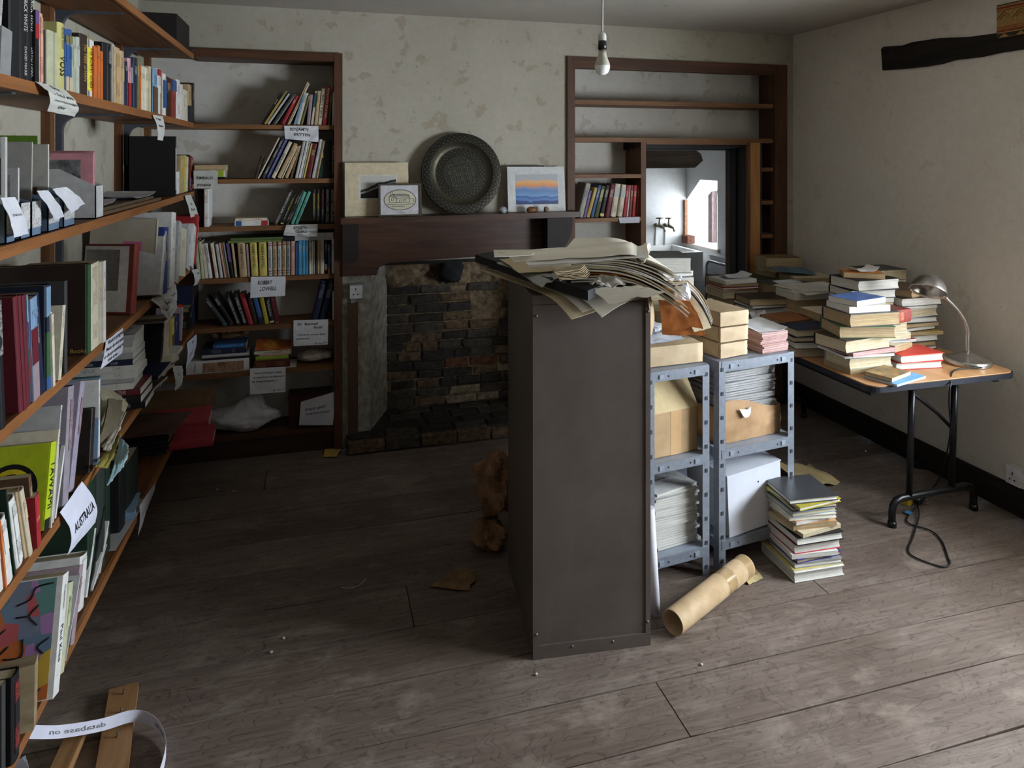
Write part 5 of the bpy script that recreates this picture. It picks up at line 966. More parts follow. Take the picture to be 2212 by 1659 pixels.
alc(637, 720, 510, zt + .001, 'lgr', 'pale grey box lying on top of the fourth-shelf books', .15, t=.045, T=(), lett=None); alc(613, 636, 515, zt + .001, 'blk', 'small black book lying beside the pale grey box', .15, t=.028)
z = .499
for u0, u1, c, t, d, lab, kw in ((402, 538, 'wht', .075, .19, 'white picture book with a classical painting on its spine', {}), (436, 538, 'blk', .012, .17, 'thin black book above the picture book', {}), (436, 538, 'lgr', .017, .18, 'pale grey book lying above the thin black one', {}), (436, 532, 'nav', .034, .17, 'navy book under the blue paperback', dict(lett=((38, 46, 76), (140, 140, 150), .25, .8))), (460, 532, 'blu', .022, .14, 'blue paperback under the wooden carving', dict(hard=False, lett=((70, 140, 200), (30, 40, 80), .1, .9)))):
    o = alc(u0, u1, 790, z, c, lab, d, t=t, **kw); z += t + .0006
    if 'classical' in lab: hh = max(v.co.z for v in o.data.vertices); MB().box(-.03, .024, -.0012, -.0005, .03, hh * .74).build('spine_picture', M('painting', C8(196, 160, 130), .4, .5, 16, col2=C8(104, 60, 36), stretch=(1, 1, 3)), o); text('THE MASTERPIECES', INK, o, frame((0, -.0014, hh * .86), (1, 0, 0), (0, 0, 1), (0, -1, 0)), .012, 'spine_title', .05)
zc = z
p = aY(495, 770, YB + .1); g = tag(empty('carving', Matrix.Translation((p.x, YB + .11, zc + .008))), 'brown carved wooden cluster of nuts between two curved prongs', 'carving'); WC = wood('wood_carved', C8(122, 90, 56), C8(66, 44, 28), 2, .5)
mb = MB(); mb.blob((0, 0, .022), (.075, .045, .024), 5, .2, 8); mb.build('stem', WC, g)
for i, (x, y, z_) in enumerate(((-.035, -.01, .055), (.0, -.015, .06), (.03, .0, .055), (-.01, .02, .075), (.02, .02, .08))): MB().blob((x, y, z_), (.024, .024, .03), i + 3, .25, 7).build('nut', WC, g)
for s in (-1, 1): MB().tube(smooth([Vector((s * .05, 0, .015)), Vector((s * .085, -.01, .03)), Vector((s * .1, -.01, .065)), Vector((s * .112 if s > 0 else s * .08, -.005, .105))], 4), [.02] * 6 + [.016] * 4 + [.011, .008, .003], 8).build('prong', WC, g)
z = .499
for u0, u1, c, t, d, lab, kw in ((545, 640, 'wht', .004, .16, 'white sheet-thin booklet under the maroon book', dict(hard=False)), (549, 626, 'mar', .046, .16, 'thick maroon old book with gilt spine', dict(cvm=flat((92, 42, 40), .6), T=(), lett=((92, 42, 40), (150, 110, 60), .1, .95))), (552, 623, 'lim', .026, .13, 'lime green book on the maroon one', dict(cvm=flat((150, 168, 60), .5))), (559, 629, 'sal', .010, .14, 'thin salmon paperback above the lime green book', dict(hard=False)), (549, 629, 'crm', .018, .16, 'cream paperback with crimson picture on top of its pile', dict(hard=False, T=[('Art and Psychoanalysis', .6, .5, 'k', .5)]))):
    o = alc(u0, u1, 785, z, c, lab, d, t=t, **kw); z += t + .0006
sheet('cover_flap', quad([aY(555, 732, YB + .1), aY(628, 734, YB + .12), aY(629, 757, YB + .02), aY(551, 757, YB + .02)], .004, (0, -1, 0), .004), M('cover_crimson', C8(150, 40, 40), .4, .4, 14, col2=C8(200, 150, 60)), parent=o).matrix_parent_inverse = o.matrix_world.inverted()
p = aY(680, 780, YB + .1)
mb = MB().blob((p.x, YB + .1, .540), (.105, .06, .03), 9, .35, 14, fr=4); tag(mb.build('wrapped_bundle', M('tissue', C8(206, 196, 178), .8, .2, 30, .6)), 'crumpled off-white paper bundle on the sixth left-alcove shelf', 'bundle')
a, b_ = aY(623, 860, YB + .02), aY(716, 860, YB + .02)
bx_ = tag(MB().box(a.x, b_.x, YB + .03, YB + .2, .135, .30).build('wooden_box', wood('wood_redbox', C8(82, 36, 28), C8(50, 24, 20), 0)), 'dark red wooden box on the bottom left-alcove shelf', 'box'); MB().box(a.x - .004, b_.x + .004, YB + .026, YB + .204, .30, .312).build('lid', wood('wood_redbox', C8(82, 36, 28), C8(50, 24, 20), 0), bx_)
# carrier bag
p = aY(525, 900, YB + .1)
def bag_shape():
    n = 30; vs = []
    for i in range(n + 1):
        for k in range(2 * n):
            a_, b2 = math.pi * i / n, math.pi * k / n; d = Vector((math.sin(a_) * math.cos(b2), math.sin(a_) * math.sin(b2), math.cos(a_)))
            m = 1 + .22 * MN.noise(d * 1.8 + Vector((4, 1, 0))) + .16 * abs(MN.noise(d * 4.2 + Vector((0, 3, 1)))) - .10 * abs(MN.noise(d * 8 + Vector((5, 0, 1))))
            q = Vector((d.x * .19, d.y * .085, d.z * .075 if d.z < 0 else d.z * (.10 + .035 * math.sin(d.x * 5 + 1)))) * m
            vs.append((p.x + q.x + .25 * max(0, q.z) , YB + .105 + q.y, max(.1365, .205 + q.z)))
    w = 2 * n; return MB().add(vs, [(i * w + k, (i + 1) * w + k, (i + 1) * w + (k + 1) % w, i * w + (k + 1) % w) for i in range(n) for k in range(w)], 0, True)
tag(bag_shape().build('carrier_bag', M('plastic_white', C8(212, 212, 214), .35, .06, 20, spec=.5)), 'crumpled white plastic carrier bag on the bottom left-alcove shelf', 'bag')
# ================================================================== TABLE BOOKS
def pile(cx, cy, z0, height, items, where, grp, unit='book'):
    """items bottom-up: (rel thickness, depth, length, rz, colour, pages, opts)"""
    s = height / sum(i[0] for i in items); z = z0 + .0008
    for k, it in enumerate(items):
        r, w, h, rz, c, pg = it[:6]; o = dict(it[6]) if len(it) > 6 else {}
        t = r * s; dx, dy = o.pop('off', (rnd(-.008, .008), rnd(-.008, .008)))
        d_ = o.pop('d', PAL[c][1] + (' paperback' if o.get('hard') is False else ' hardback'))
        o.setdefault('T', ())
        lying((cx + dx, cy + dy, z), t - .0008, w, h, rz + o.pop('jit', rnd(-4, 4)), c, '%s, %s from bottom of %s' % (d_, ORD[k], where), group=grp, pg=pg, tilt=o.pop('tilt', (0, 0)), **o); z += t
    return z
G = 'books piled on the folding table'; hf = dict(hard=False); T0 = TZ
pile(2.455, 2.735, T0, .335, [(1, .17, .24, 180, 'tan', 't', hf), (2.1, .17, .24, 180, 'gry', 'c', dict(cvm=flat((150, 152, 140), .6), d='grey-green hardback')), (.6, .2, .26, 176, 'grn', 'w', hf), (.8, .2, .27, 186, 'pnk', 'p', dict(hard=False, d='pink-edged magazine')), (2.5, .19, .28, 184, 'dbr', 'c', dict(off=(-.03, .0))), (2.3, .2, .26, 165, 'grn', 't', dict(d='thick green cloth book')), (2.6, .2, .27, 172, 'cha', 't', dict(off=(.02, 0), jit=6)), (1.3, .16, .22, 176, 'crm', 'w', hf), (1.2, .15, .21, 190, 'blu', 'w', dict(hard=False, cvm=M('cover_sea', C8(96, 130, 196), .4, .4, 22, col2=C8(60, 90, 150)), d='blue illustrated paperback'))], 'the front table pile', G)
pile(2.70, 2.98, T0, .405, [(2, .2, .26, 180, 'brn', 't'), (1.6, .19, .25, 176, 'gry', 'w'), (1.8, .2, .26, 184, 'nav', 'c'), (1.2, .17, .24, 180, 'brn', 't', hf), (1.4, .19, .26, 172, 'blk', 'w'), (1.0, .18, .24, 186, 'sal', 'c', hf), (.9, .18, .24, 178, 'cha', 'w', hf), (1.5, .19, .25, 174, 'blk', 'w'), (1.9, .2, .26, 184, 'blk', 'w', dict(off=(.01, -.01))), (.9, .14, .19, 150, 'org', 't', dict(hard=False, cvm=flat((196, 132, 70), .5), d='thin orange-brown paperback'))], 'the tall pile under a folded leaflet', G)
sheet('leaflet', curl(2.63, 2.77, 2.93, 3.02, 1.156, .02, 0, 3), paper((226, 226, 222)), 'folded white leaflet on top of the tall table pile', 'leaflet')
pile(2.96, 2.96, T0, .318, [(.9, .17, .24, 190, 'dbr', 'w'), (1.2, .18, .22, 186, 'brn', 't'), (1.5, .2, .25, 183, 'blk', 'w'), (.8, .21, .28, 176, 'gld', 't', hf), (1, .18, .24, 185, 'blk', 'w'), (.9, .18, .24, 180, 'dbr', 't', hf), (1.3, .19, .24, 178, 'cha', 'w'), (1.9, .19, .25, 184, 'lgr', 'c', dict(d='thick cream-paged hardback')), (.7, .18, .23, 180, 'crm', 'w', hf), (1.9, .2, .25, 176, 'dbr', 'w'), (1.7, .17, .23, 200, 'brn', 't')], 'the pile nearest the desk lamp', G)
pile(3.02, 3.22, T0, .372, [(2, .2, .26, 180, 'brn', 't'), (2, .2, .26, 176, 'cha', 'w'), (2, .2, .26, 184, 'dbr', 't'), (2, .19, .25, 176, 'wht', 'w'), (1.4, .18, .24, 182, 'crm', 'w'), (1.8, .18, .24, 180, 'cha', 'c')], 'the pile behind the lamp-side pile', G)
pile(2.725, 2.70, T0, .072, [(1.3, .155, .24, 172, 'red', 'w'), (1.4, .155, .24, 182, 'red', 'w', dict(cvm=flat((206, 62, 50), .4), d='glossy red hardback'))], 'the red pair by the lamp', G)
lying((2.66, 2.76, T0 + .0735), .03, .14, .21, 205, 'bei', 'tan paperback lying across the glossy red hardback', pg='t', hard=False, tilt=(0, -4), T=(), group=G)
sheet('magazine', quad([(2.54, 2.86, T0 + .112), (2.74, 2.87, T0 + .10), (2.77, 2.74, T0 + .098), (2.56, 2.71, T0 + .112)], .006, (0, 0, 1), .004, 2), M('cover_lilac', C8(170, 166, 190), .45, .4, 18, col2=C8(196, 200, 190)), 'lilac illustrated magazine above the red pair', 'magazine', thick=.004)
lying((2.78, 2.86, T0 + .0735), .016, .12, .18, 180, 'red', 'small red paperback behind the lilac magazine', pg='w', hard=False, T=(), group=G)
lying((2.50, 2.555, T0 + .0008), .010, .15, .23, 196, 'sky', 'bright blue paperback flat at the front of the table', pg='w', hard=False, cvm=flat((96, 160, 206), .4), T=(), group=G)
lying((2.47, 2.565, T0 + .0118), .018, .12, .17, 200, 'gld', 'small book with brown and gold cover on the bright blue paperback', pg='c', hard=False, cvm=M('cover_gold', C8(176, 140, 80), .4, .4, 24, col2=C8(90, 80, 70)), T=(), group=G)
pile(2.385, 2.99, T0, .142, [(2, .14, .2, 165, 'mdr', 'c'), (1.6, .15, .22, 170, 'blk', 'w'), (1.2, .16, .22, 174, 'blk', 'c'), (1.7, .15, .22, 178, 'nav', 'c')], 'the small pile at the left table edge', G)
pile(2.43, 3.18, T0, .145, [(3, .2, .27, 176, 'lgr', 'g', dict(d='thick pale grey box set')), (2.4, .2, .26, 180, 'gry', 'g'), (1, .19, .25, 184, 'brn', 't', dict(cvm=flat((150, 96, 62), .5), d='thin reddish-brown book'))], 'the grey pile left of centre', G)
pile(2.425, 3.42, T0, .21, [(1, .18, .24, 176, 'bei', 'w', hf), (1.6, .18, .25, 182, 'dgr', 'w'), (2, .18, .24, 178, 'cha', 't'), (1.8, .19, .25, 184, 'blk', 'w'), (.5, .18, .25, 180, 'wht', 'w', hf), (1.6, .18, .24, 172, 'dbr', 't')], 'the pile with a paper slip', G)
sheet('paper_slip', quad([(2.285, 3.34, T0 + .14), (2.37, 3.32, T0 + .15), (2.36, 3.29, T0 + .05), (2.28, 3.30, T0 + .06)], .01, (0, -1, 0), .003, 3), paper((216, 214, 224)), 'white paper slip poking out of a table pile', 'paper')
pile(2.42, 3.70, T0, .262, [(1.5, .18, .24, 180, 'dgr', 't'), (1.6, .18, .24, 176, 'brn', 'c'), (1.3, .18, .24, 184, 'red', 'c', hf), (1.8, .18, .25, 178, 'tan', 't'), (1.9, .18, .25, 182, 'crm', 'c'), (.6, .18, .24, 178, 'red', 'w', dict(cvm=flat((150, 40, 56), .5), d='thin crimson book')), (.6, .18, .23, 176, 'brn', 't', hf), (.9, .17, .22, 186, 'wht', 'w', hf)], 'the pile by the small opening', G)
sheet('leaflet', curl(2.32, 2.51, 3.64, 3.76, T0 + .272, .02, 0, 5), paper((206, 206, 210)), 'folded white leaflet on the pile by the small opening', 'leaflet')
pile(2.72, 3.62, T0, .235, [(2, .2, .27, 178, 'brn', 't'), (2, .2, .27, 182, 'tan', 'c'), (1.4, .2, .26, 178, 'nav', 't'), (2.2, .21, .28, 180, 'dgr', 't', dict(cvm=flat((66, 66, 60), .6)))], 'the pile with an envelope', G)
sheet('envelope', quad([(2.66, 3.66, T0 + .2375), (2.82, 3.68, T0 + .2375), (2.82, 3.58, T0 + .2375), (2.64, 3.57, T0 + .2375)], .001, (0, 0, 1)), paper((206, 206, 212)), 'white envelope on a dark book in the middle of the table', 'envelope')
pile(2.63, 3.32, T0, .255, [(2, .18, .25, 176, 'dbr', 't'), (2.2, .2, .27, 184, 'lgr', 'c'), (2, .18, .25, 178, 'bei', 't'), (1.2, .18, .25, 174, 'crm', 'w', hf)], 'the pile under spread papers', G)
for i in range(3): sheet('paper_sheet', quad([(2.50 + .02 * i, 3.44, T0 + .258 + i * .003), (2.80 + .02 * i, 3.42, T0 + .262 + i * .003), (2.80 - .02 * i, 3.20, T0 + .258 + i * .003), (2.53, 3.18 + .02 * i, T0 + .25 + i * .003)], .004, (0, 0, 1), .004, i), paper((206 - 6 * i, 202 - 6 * i, 190 - 5 * i)), 'cream sheet spread on a middle table pile, %s from bottom' % ORD[i], 'paper')
pile(2.60, 3.08, T0, .19, [(2, .17, .23, 176, 'blk', 't'), (1.5, .17, .23, 182, 'tan', 't'), (1.5, .17, .23, 178, 'dbr', 't'), (1.2, .17, .23, 174, 'bei', 't', hf)], 'the low pile between the taller ones', G)
pile(2.98, 4.02, T0, .325, [(2, .2, .26, 182, 'dbr', 't'), (2, .19, .25, 176, 'brn', 'c'), (2, .2, .26, 178, 'dbr', 't'), (1.8, .19, .25, 184, 'bei', 't'), (2.8, .18, .24, 170, 'tan', 't', dict(cvm=M('cover_old', C8(160, 130, 86), .6, .4, 30, col2=C8(90, 76, 50)), d='thick yellowed paperback', hard=False))], 'the far corner pile', G)
pile(2.96, 3.72, T0, .25, [(2, .2, .26, 182, 'cha', 't'), (2, .2, .27, 176, 'brn', 'c'), (2, .2, .26, 180, 'dbr', 't'), (1.6, .2, .26, 170, 'bei', 't', hf)], 'the pile under a blue magazine', G)
sheet('magazine', quad([(2.82, 3.93, T0 + .275), (3.06, 3.88, T0 + .262), (2.98, 3.66, T0 + .262), (2.76, 3.72, T0 + .28)], .004, (0, 0, 1), .003, 3), M('cover_bluegrey', C8(90, 130, 160), .45, .4, 16, col2=C8(70, 96, 110)), 'blue magazine with cream border at the far end of the table', 'magazine', thick=.004)
lying((2.68, 4.02, T0 + .0008), .10, .24, .36, 184, 'dgr', 'big dark olive album lying at the far end of the table', pg='t', cvm=flat((62, 60, 44), .7), T=()); lying((2.68, 4.02, T0 + .1016), .10, .24, .38, 176, 'dgr', 'big dark green album on top of the olive one', pg='t', cvm=flat((70, 70, 48), .7), T=())
# red-spined book poking out of the front pile
lying((2.645, 2.76, T0 + .205), .062, .15, .17, 12, 'mdr', 'brick red book with gilt spine lettering wedged beside the front pile', pg='t', T=(), lett=((150, 60, 50), (200, 160, 80), .35, .65), group=G)
pile(2.66, 2.80, T0 + .115, .088, [(1, .14, .2, 182, 'lgr', 'c', hf), (2, .15, .2, 176, 'bei', 'c')], 'the short pile under the brick red book', G)
# ================================================================== FLOOR
FB = 'books stacked on the floor'
pile(1.995, 2.54, 0, .328, [(2.4, .235, .235, 178, 'wht', 'w', dict(d='thick white hardback', off=(0, 0), jit=0)), (.35, .23, .235, 178, 'yel', 'w', dict(hard=False, off=(.0, .005), jit=0)), (1.2, .2, .22, 176, 'gry', 'w'), (1.0, .2, .22, 182, 'nav', 't', dict(cvm=flat((58, 62, 130), .5))), (1.1, .2, .21, 176, 'wht', 'w', hf), (2.4, .21, .22, 180, 'red', 'w', dict(cvm=flat((190, 66, 76), .5))), (1.9, .21, .22, 178, 'blk', 'w'), (1.0, .2, .21, 184, 'bei', 'c', hf), (1.4, .17, .2, 176, 'tan', 't', dict(hard=False, cvm=flat((206, 160, 104), .5))), (1.0, .17, .2, 180, 'org', 'w', dict(hard=False, d='white paperback with orange photograph', cvm=M('cover_photo_orange', C8(200, 170, 150), .4, .4, 20, col2=C8(190, 90, 50)))), (1.1, .2, .21, 174, 'crm', 'w'), (1.1, .19, .21, 182, 'lbl', 'c', dict(cvm=flat((140, 160, 170), .5))), (1.0, .19, .21, 176, 'cha', 'c'), (.9, .2, .22, 186, 'yel', 'w', dict(cvm=flat((170, 158, 60), .5))), (1.2, .2, .22, 178, 'blk', 'w', dict(cvm=flat((62, 62, 64), .4)))], 'the floor stack', FB)
a, b_ = aZ(1453, 1345, .045), aZ(1610, 1222, .045); tu = tag(empty('cardboard_tube', Matrix.Translation(a)), 'brown cardboard poster tube with tape lying on the floor', 'tube'); d = b_ - a
q = Vector((0, 0, 1)).rotation_difference(d.normalized()).to_matrix().to_4x4(); L = d.length; kr = M('kraft_tube', C8(190, 164, 128), .6, .1, 20, col2=C8(172, 144, 108))
MB().lathe([(.0445, 0), (.0445, L), (.041, L), (.041, 0), (.0445, 0)], 32, mat=q).build('tube', kr, tu); MB().lathe([(.0449, L * .62), (.0449, L * .74)], 32, mat=q).lathe([(.0449, L * .9), (.0449, L * .985)], 32, mat=q).build('tape', M('tape_brown', C8(176, 146, 104), .2, .1, 30, spec=.6), tu)
MB().lathe([(.0001, L * .96), (.041, L * .96)], 24, mat=q).build('end_disc', flat((150, 122, 88)), tu)
f = aZ(1424, 1338, .0); tag(MB().tube([f + Vector((0, .03, 0)), f + Vector((-.015, .05, .40))], .019, 20).build('poster_roll', paper((218, 220, 226))), 'white rolled poster standing beside the cabinet', 'roll')
p = aZ(1750, 1045, .0)
def env(s, t): return (p.x - .16 + .30 * s, p.y - .10 + .24 * t + .04 * s, .006 + .07 * (1 - s) ** 2 + .02 * abs(math.sin(7 * s + 3 * t)) + wrinkle((s, t, 0), .006, 3, 2))
sheet('brown_envelope', env, M('kraft_pale', C8(196, 176, 128), .8, .1, 9, .2), 'crumpled pale brown envelope on the floor behind the steel rack', 'envelope', nu=16, nv=16)
p = aZ(1636, 1250, 0); sheet('paper_scrap', quad([(p.x - .07, p.y + .07, .004), (p.x + .03, p.y + .09, .004), (p.x + .02, p.y - .01, .004), (p.x - .06, p.y - .03, .004)], .004, (0, 0, 1), .004), M('kraft_pale', C8(196, 176, 128), .8), 'scrap of brown paper under the end of the cardboard tube', 'paper')
kb = M('kraft_bag', C8(150, 112, 80), .8, .25, 12, .5, col2=C8(96, 68, 48)); p = aZ(1066, 1178, 0)
def crump(c, r, seed, n=16):
    mb = MB(); vs = []
    for i in range(n + 1):
        for k in range(2 * n):
            a_, b2 = math.pi * i / n, math.pi * k / n; dd = Vector((math.sin(a_) * math.cos(b2), math.sin(a_) * math.sin(b2), math.cos(a_)))
            m = 1 + .45 * MN.noise(dd * 1.7 + Vector((seed, 0, 0))) + .22 * abs(MN.noise(dd * 4 + Vector((0, seed, 0)))); vs.append(Vector(c) + Vector((dd.x * r[0], dd.y * r[1], dd.z * r[2])) * m)
    w = 2 * n; return mb.add(vs, [(i * w + k, (i + 1) * w + k, (i + 1) * w + (k + 1) % w, i * w + (k + 1) % w) for i in range(n) for k in range(w)])
tag(crump((p.x + .02, p.y + .08, .24), (.09, .1, .12), 3).build('crumpled_paper', kb), 'large crumpled brown paper bundle behind the cabinet', 'paper'); tag(crump((p.x - .02, p.y + .0, .055), (.07, .08, .05), 5).build('crumpled_paper', kb), 'smaller crumpled brown paper on the floor behind the cabinet', 'paper')
tag(MB().tube([aZ(1060, 1130, .05), aZ(1066, 1090, .15)], .03, 8).build('paper_twist', kb), 'twist of brown paper joining two crumpled bundles', 'paper')
p = aZ(980, 1257, 0)
sc = [(-.10, -.01), (-.07, -.03), (-.02, -.06), (.05, -.08), (.06, -.05), (.085, -.03), (.10, .05), (.03, .055), (-.02, .045), (-.035, .015), (-.07, .005)]
tag(MB().prism([(p.x + a_, p.y + b2, .003 + .006 * abs(math.sin(i))) for i, (a_, b2) in enumerate(sc)], (0, 0, .003)).build('cardboard_scrap', M('kraft_scrap', C8(140, 110, 74), .8, .2, 30)), 'torn corrugated cardboard scrap on the floor left of the cabinet', 'cardboard')
p = aZ(718, 983, 0); sheet('paper_scrap', quad([(p.x - .04, p.y + .05, .02), (p.x + .06, p.y + .06, .004), (p.x + .02, p.y - .04, .004), (p.x - .05, p.y - .02, .004)], .006, (0, 0, 1)), paper((196, 164, 84)), 'small yellow paper scrap on the floor by the alcove', 'paper')
tag(MB().tube(smooth([aZ(738, 1268, .003), aZ(752, 1271, .003), aZ(775, 1265, .003), aZ(791, 1250, .003)], 4), .0012, 5).build('string', paper((206, 200, 190))), 'short white string on the dark floor', 'string')
for i, (u, v) in enumerate(((1158, 1458), (1515, 1437), (470, 1058), (505, 1062), (613, 1380), (1870, 975), (586, 1410))):
    p = aZ(u, v, .0); tag(MB().blob((p.x, p.y, .003), (.006, .005, .004), i, .3, 4).build('plaster_crumb', flat((206, 200, 188), .8)), 'tiny pale plaster crumb on the floorboards', 'debris', 'plaster crumbs on the floor')
# ================================================================== RACK CONTENTS (rack frames R1, R2)
KP = M('kraft_parcel', C8(194, 172, 140), .65, .1, 10, .35, col2=C8(176, 152, 120)); CBD = M('cardboard', C8(180, 150, 112), .8, .08, 16, .1); CBL = M('cardboard_lid', C8(206, 184, 140), .8, .1, 50, .3, stretch=(8, 1, 1))
def parcel(mw, w, d, h, label, seed=0):
    """wrapped ream with softly rounded creased faces and folded ends"""
    n = 6; e = tag(empty('paper_parcel', mw), label, 'parcel', 'brown paper parcels'); mb = MB(); r = .008
    def side(s, t):
        a_ = s * 4; k = int(min(3, a_)); f_ = a_ - k; c = [(0, 0), (w, 0), (w, d), (0, d), (0, 0)]; x = c[k][0] * (1 - f_) + c[k + 1][0] * f_; y = c[k][1] * (1 - f_) + c[k + 1][1] * f_
        b_ = .004 * math.sin(math.pi * f_) * math.sin(math.pi * t) + wrinkle((x * 3, y * 3, t), .003, 4, seed); nx, ny = ((0, -1), (1, 0), (0, 1), (-1, 0))[k]; return (x + nx * b_, y + ny * b_, r * .3 + (h - r * .6) * t)
    mb.grid(side, 32, 5); P_ = lambda s, t: (w * s, d * t, h - .002 + .004 * math.sin(math.pi * s) * math.sin(math.pi * t) + wrinkle((s, t, 0), .0025, 3, seed))
    mb.grid(P_, 8, 8); mb.grid(lambda s, t: (w * s, d * (1 - t), .001), 2, 2); mb.build('wrapping', KP, e)
    MB().add([(-.003, .01, h * .1), (-.003, d * .5, h * .55), (-.003, .01, h * .9)], [(0, 1, 2), (2, 1, 0)]).build('end_fold', KP, e); return e
zt = RZS[0] + .002; p = aZ(1557, 776, zt)
for i in range(3): parcel(RZ(12 - 2 * i, (p.x + .003 * i, p.y + .006 * i, zt + i * .0665)), .155, .24, .065, 'brown paper wrapped parcel, %s of the three stacked on the right rack' % ('lowest', 'middle', 'topmost')[i], i)
p = aZ(1636, 766, zt); z = zt
for i in range(9): t = .0095; lying((p.x + .085 + rnd(-.004, .004), p.y + .115 + rnd(-.005, .005), z), t, .15, .2, 100 + rnd(-2, 2), 'pnk', 'pink-edged card file, %s from bottom of the stack beside the parcels' % ORD[i], hard=False, pg='p', cvm=flat((214, 190, 186) if i % 3 else (150, 106, 96), .7), T=(), group='pink-edged files', name='card_file', cat='file'); z += t + .0004
sheet('paper_sheet', curl(p.x + .0, p.x + .17, p.y + .02, p.y + .24, z + .003, .012, 0, 3), paper((222, 222, 226)), 'white sheet on the pink-edged files')
def inr(R, x, y, z): return R @ Vector((x, y, z))
# middle of right rack: torn parcel with magazines on it
e = tag(empty('paper_parcel', R2 @ Matrix.Translation((.03, .04, RZS[1] + .002)) @ Matrix.Rotation(math.radians(2), 4, 'Z')), 'torn open brown paper parcel on the middle shelf of the right rack', 'parcel')
KO = M('kraft_open', C8(180, 146, 108), .7, .2, 8, .5, col2=C8(148, 112, 76))
def opw(s, t):
    a_ = s * 4; k = int(min(3, a_)); f_ = a_ - k; w, d = .355, .25; c = [(0, 0), (w, 0), (w, d), (0, d), (0, 0)]; x = c[k][0] * (1 - f_) + c[k + 1][0] * f_; y = c[k][1] * (1 - f_) + c[k + 1][1] * f_; nx, ny = ((0, -1), (1, 0), (0, 1), (-1, 0))[k]
    b_ = .012 * math.sin(math.pi * f_) * math.sin(math.pi * t) + wrinkle((x * 4, y * 4, t * 2), .008, 5, 3); return (x + nx * b_, y + ny * b_, .155 * t * (1 + .10 * math.sin(s * 21) * t + .12 * math.sin(9 * s + 2) * t))
MB().grid(opw, 48, 10, 0, .0008).build('wrapping', KO, e); MB().box(.01, .345, .01, .24, 0, .004).build('base', KO, e); MB().prism([(.10, -.016, .145), (.145, -.018, .138), (.165, -.016, .148), (.16, -.02, .122), (.15, -.021, .108), (.13, -.021, .104), (.115, -.021, .115)], (0, -.002, 0)).build('torn_label', paper((206, 206, 204)), e)
MG = 'magazines stacked in the right rack'; z = RZS[1] + .008
for i in range(30):
    t = .0105; q = inr(R2, .21 + rnd(-.006, .006), .165 + rnd(-.006, .006), 0); z_ = z + i * (t + .0003)
    if z_ > RZS[0] - .065: break
    lying((q.x, q.y, z_), t, .21, .30, 180 + ra + rnd(-3, 3), 'gry', 'grey-white magazine, %s from bottom of the stack in the right rack' % ordn(i + 1), hard=False, pg='g', cvm=flat((140, 140, 142) if i % 3 else (96, 96, 98), .4), T=(), group=MG, name='magazine', cat='magazine')
q = inr(R2, .2, .2, RZS[0] - .062); sheet('plastic_sleeve', lambda s, t: (q.x - .15 + .32 * s, q.y - .13 + .24 * t, q.z + .008 + .035 * abs(2 * s - 1) ** 2 * (.5 + t * .3) + wrinkle((s, t, 0), .006, 5, 2)), M('plastic_clear', C8(196, 200, 206), .2, .1, spec=.6), 'crumpled clear plastic sleeve on the magazine stack', 'sleeve', thick=.001)
# bottom of right rack: white carton
cz = RZS[2] + .002; c0 = aZ(1576, 1162, cz); cm = M('carton_white', C8(206, 209, 218), .5, .05, 6, .05)
e = tag(empty('carton', RZ(9, c0) @ Matrix.Rotation(math.radians(-3), 4, 'Y')), 'white cardboard carton on the bottom shelf of the right rack', 'carton'); MB().box(0, .30, 0, .27, 0, .262).build('body', cm, e); MB().box(-.003, .303, -.003, .134, .262, .266).build('flap', cm, e); MB().box(-.003, .303, .138, .273, .262, .266).build('flap', cm, e); MB().lathe([(.0001, 0), (.004, 0)], 10, mat=Matrix.Translation((.17, -.0006, .20)) @ Matrix.Rotation(math.pi / 2, 4, 'X')).build('hole', INK, e)
# left rack
e = tag(empty('cardboard_box', R1 @ Matrix.Translation((.02, .035, RZS[1] + .002)) @ Matrix.Rotation(math.radians(2), 4, 'Z')), 'brown cardboard box with folded-back lid flap on the left rack', 'box'); w = .26
for a_ in ((0, w, 0, .003), (0, w, .30, .303), (0, .003, 0, .30), (w - .003, w, 0, .30)): MB().box(*a_, 0, .185).build('side', CBD, e)
MB().box(0, w, 0, .3, 0, .003).build('base', CBD, e); MB().box(.12, .175, -.0006, .0, 0, .185).build('tape', M('tape_clear', C8(196, 160, 116), .3, .05), e)
MB().add([(-.002, -.002, .18), (w + .002, -.002, .185), (w - .005, .07, .30), (.0, .07, .295), (-.002, .001, .18), (w + .002, .001, .185), (w - .005, .073, .30), (.0, .073, .295)], [(0, 1, 2, 3), (7, 6, 5, 4), (0, 4, 5, 1), (1, 5, 6, 2), (2, 6, 7, 3), (3, 7, 4, 0)]).build('flap', CBL, e); MB().box(.0, w, .24, .30, .185, .188).build('flap', CBD, e)
z = RZS[2] + .002
for i in range(24):
    t = .0095; q = inr(R1, .17 + rnd(-.005, .005) + (.012 if i % 5 == 0 else 0), .15 + rnd(-.005, .005), 0); nm = i == 23
    o = lying((q.x, q.y, z), t, .2, .225, 180 + ra + rnd(-3, 3) + (6 if nm else 0), 'lgr', 'white booklet on top of the booklet stack in the left rack' if nm else 'white booklet, %s from bottom of the stack in the left rack' % ordn(i + 1), hard=False, pg='w', cvm=flat((206, 206, 204) if i % 4 else (176, 178, 176), .5), T=(), group='booklets stacked in the left rack', name='booklet', cat='booklet'); z += t + .0004
    if nm: text('Sidney Nolan', INK, o, frame((t / 2 + .0006, .12, .11), (0, 0, -1), (0, -1, 0), (1, 0, 0)) if False else frame((t / 2 + .0008, .10, .11), (0, 0, -1) if False else (0, 0, 1), (0, -1, 0), (1, 0, 0)), .018, 'cover_title')
parcel(RZ(ra - 3, inr(R1, .03, .05, RZS[0] + .002)), .27, .30, .085, 'large flat brown paper parcel on top of the left rack', 7)
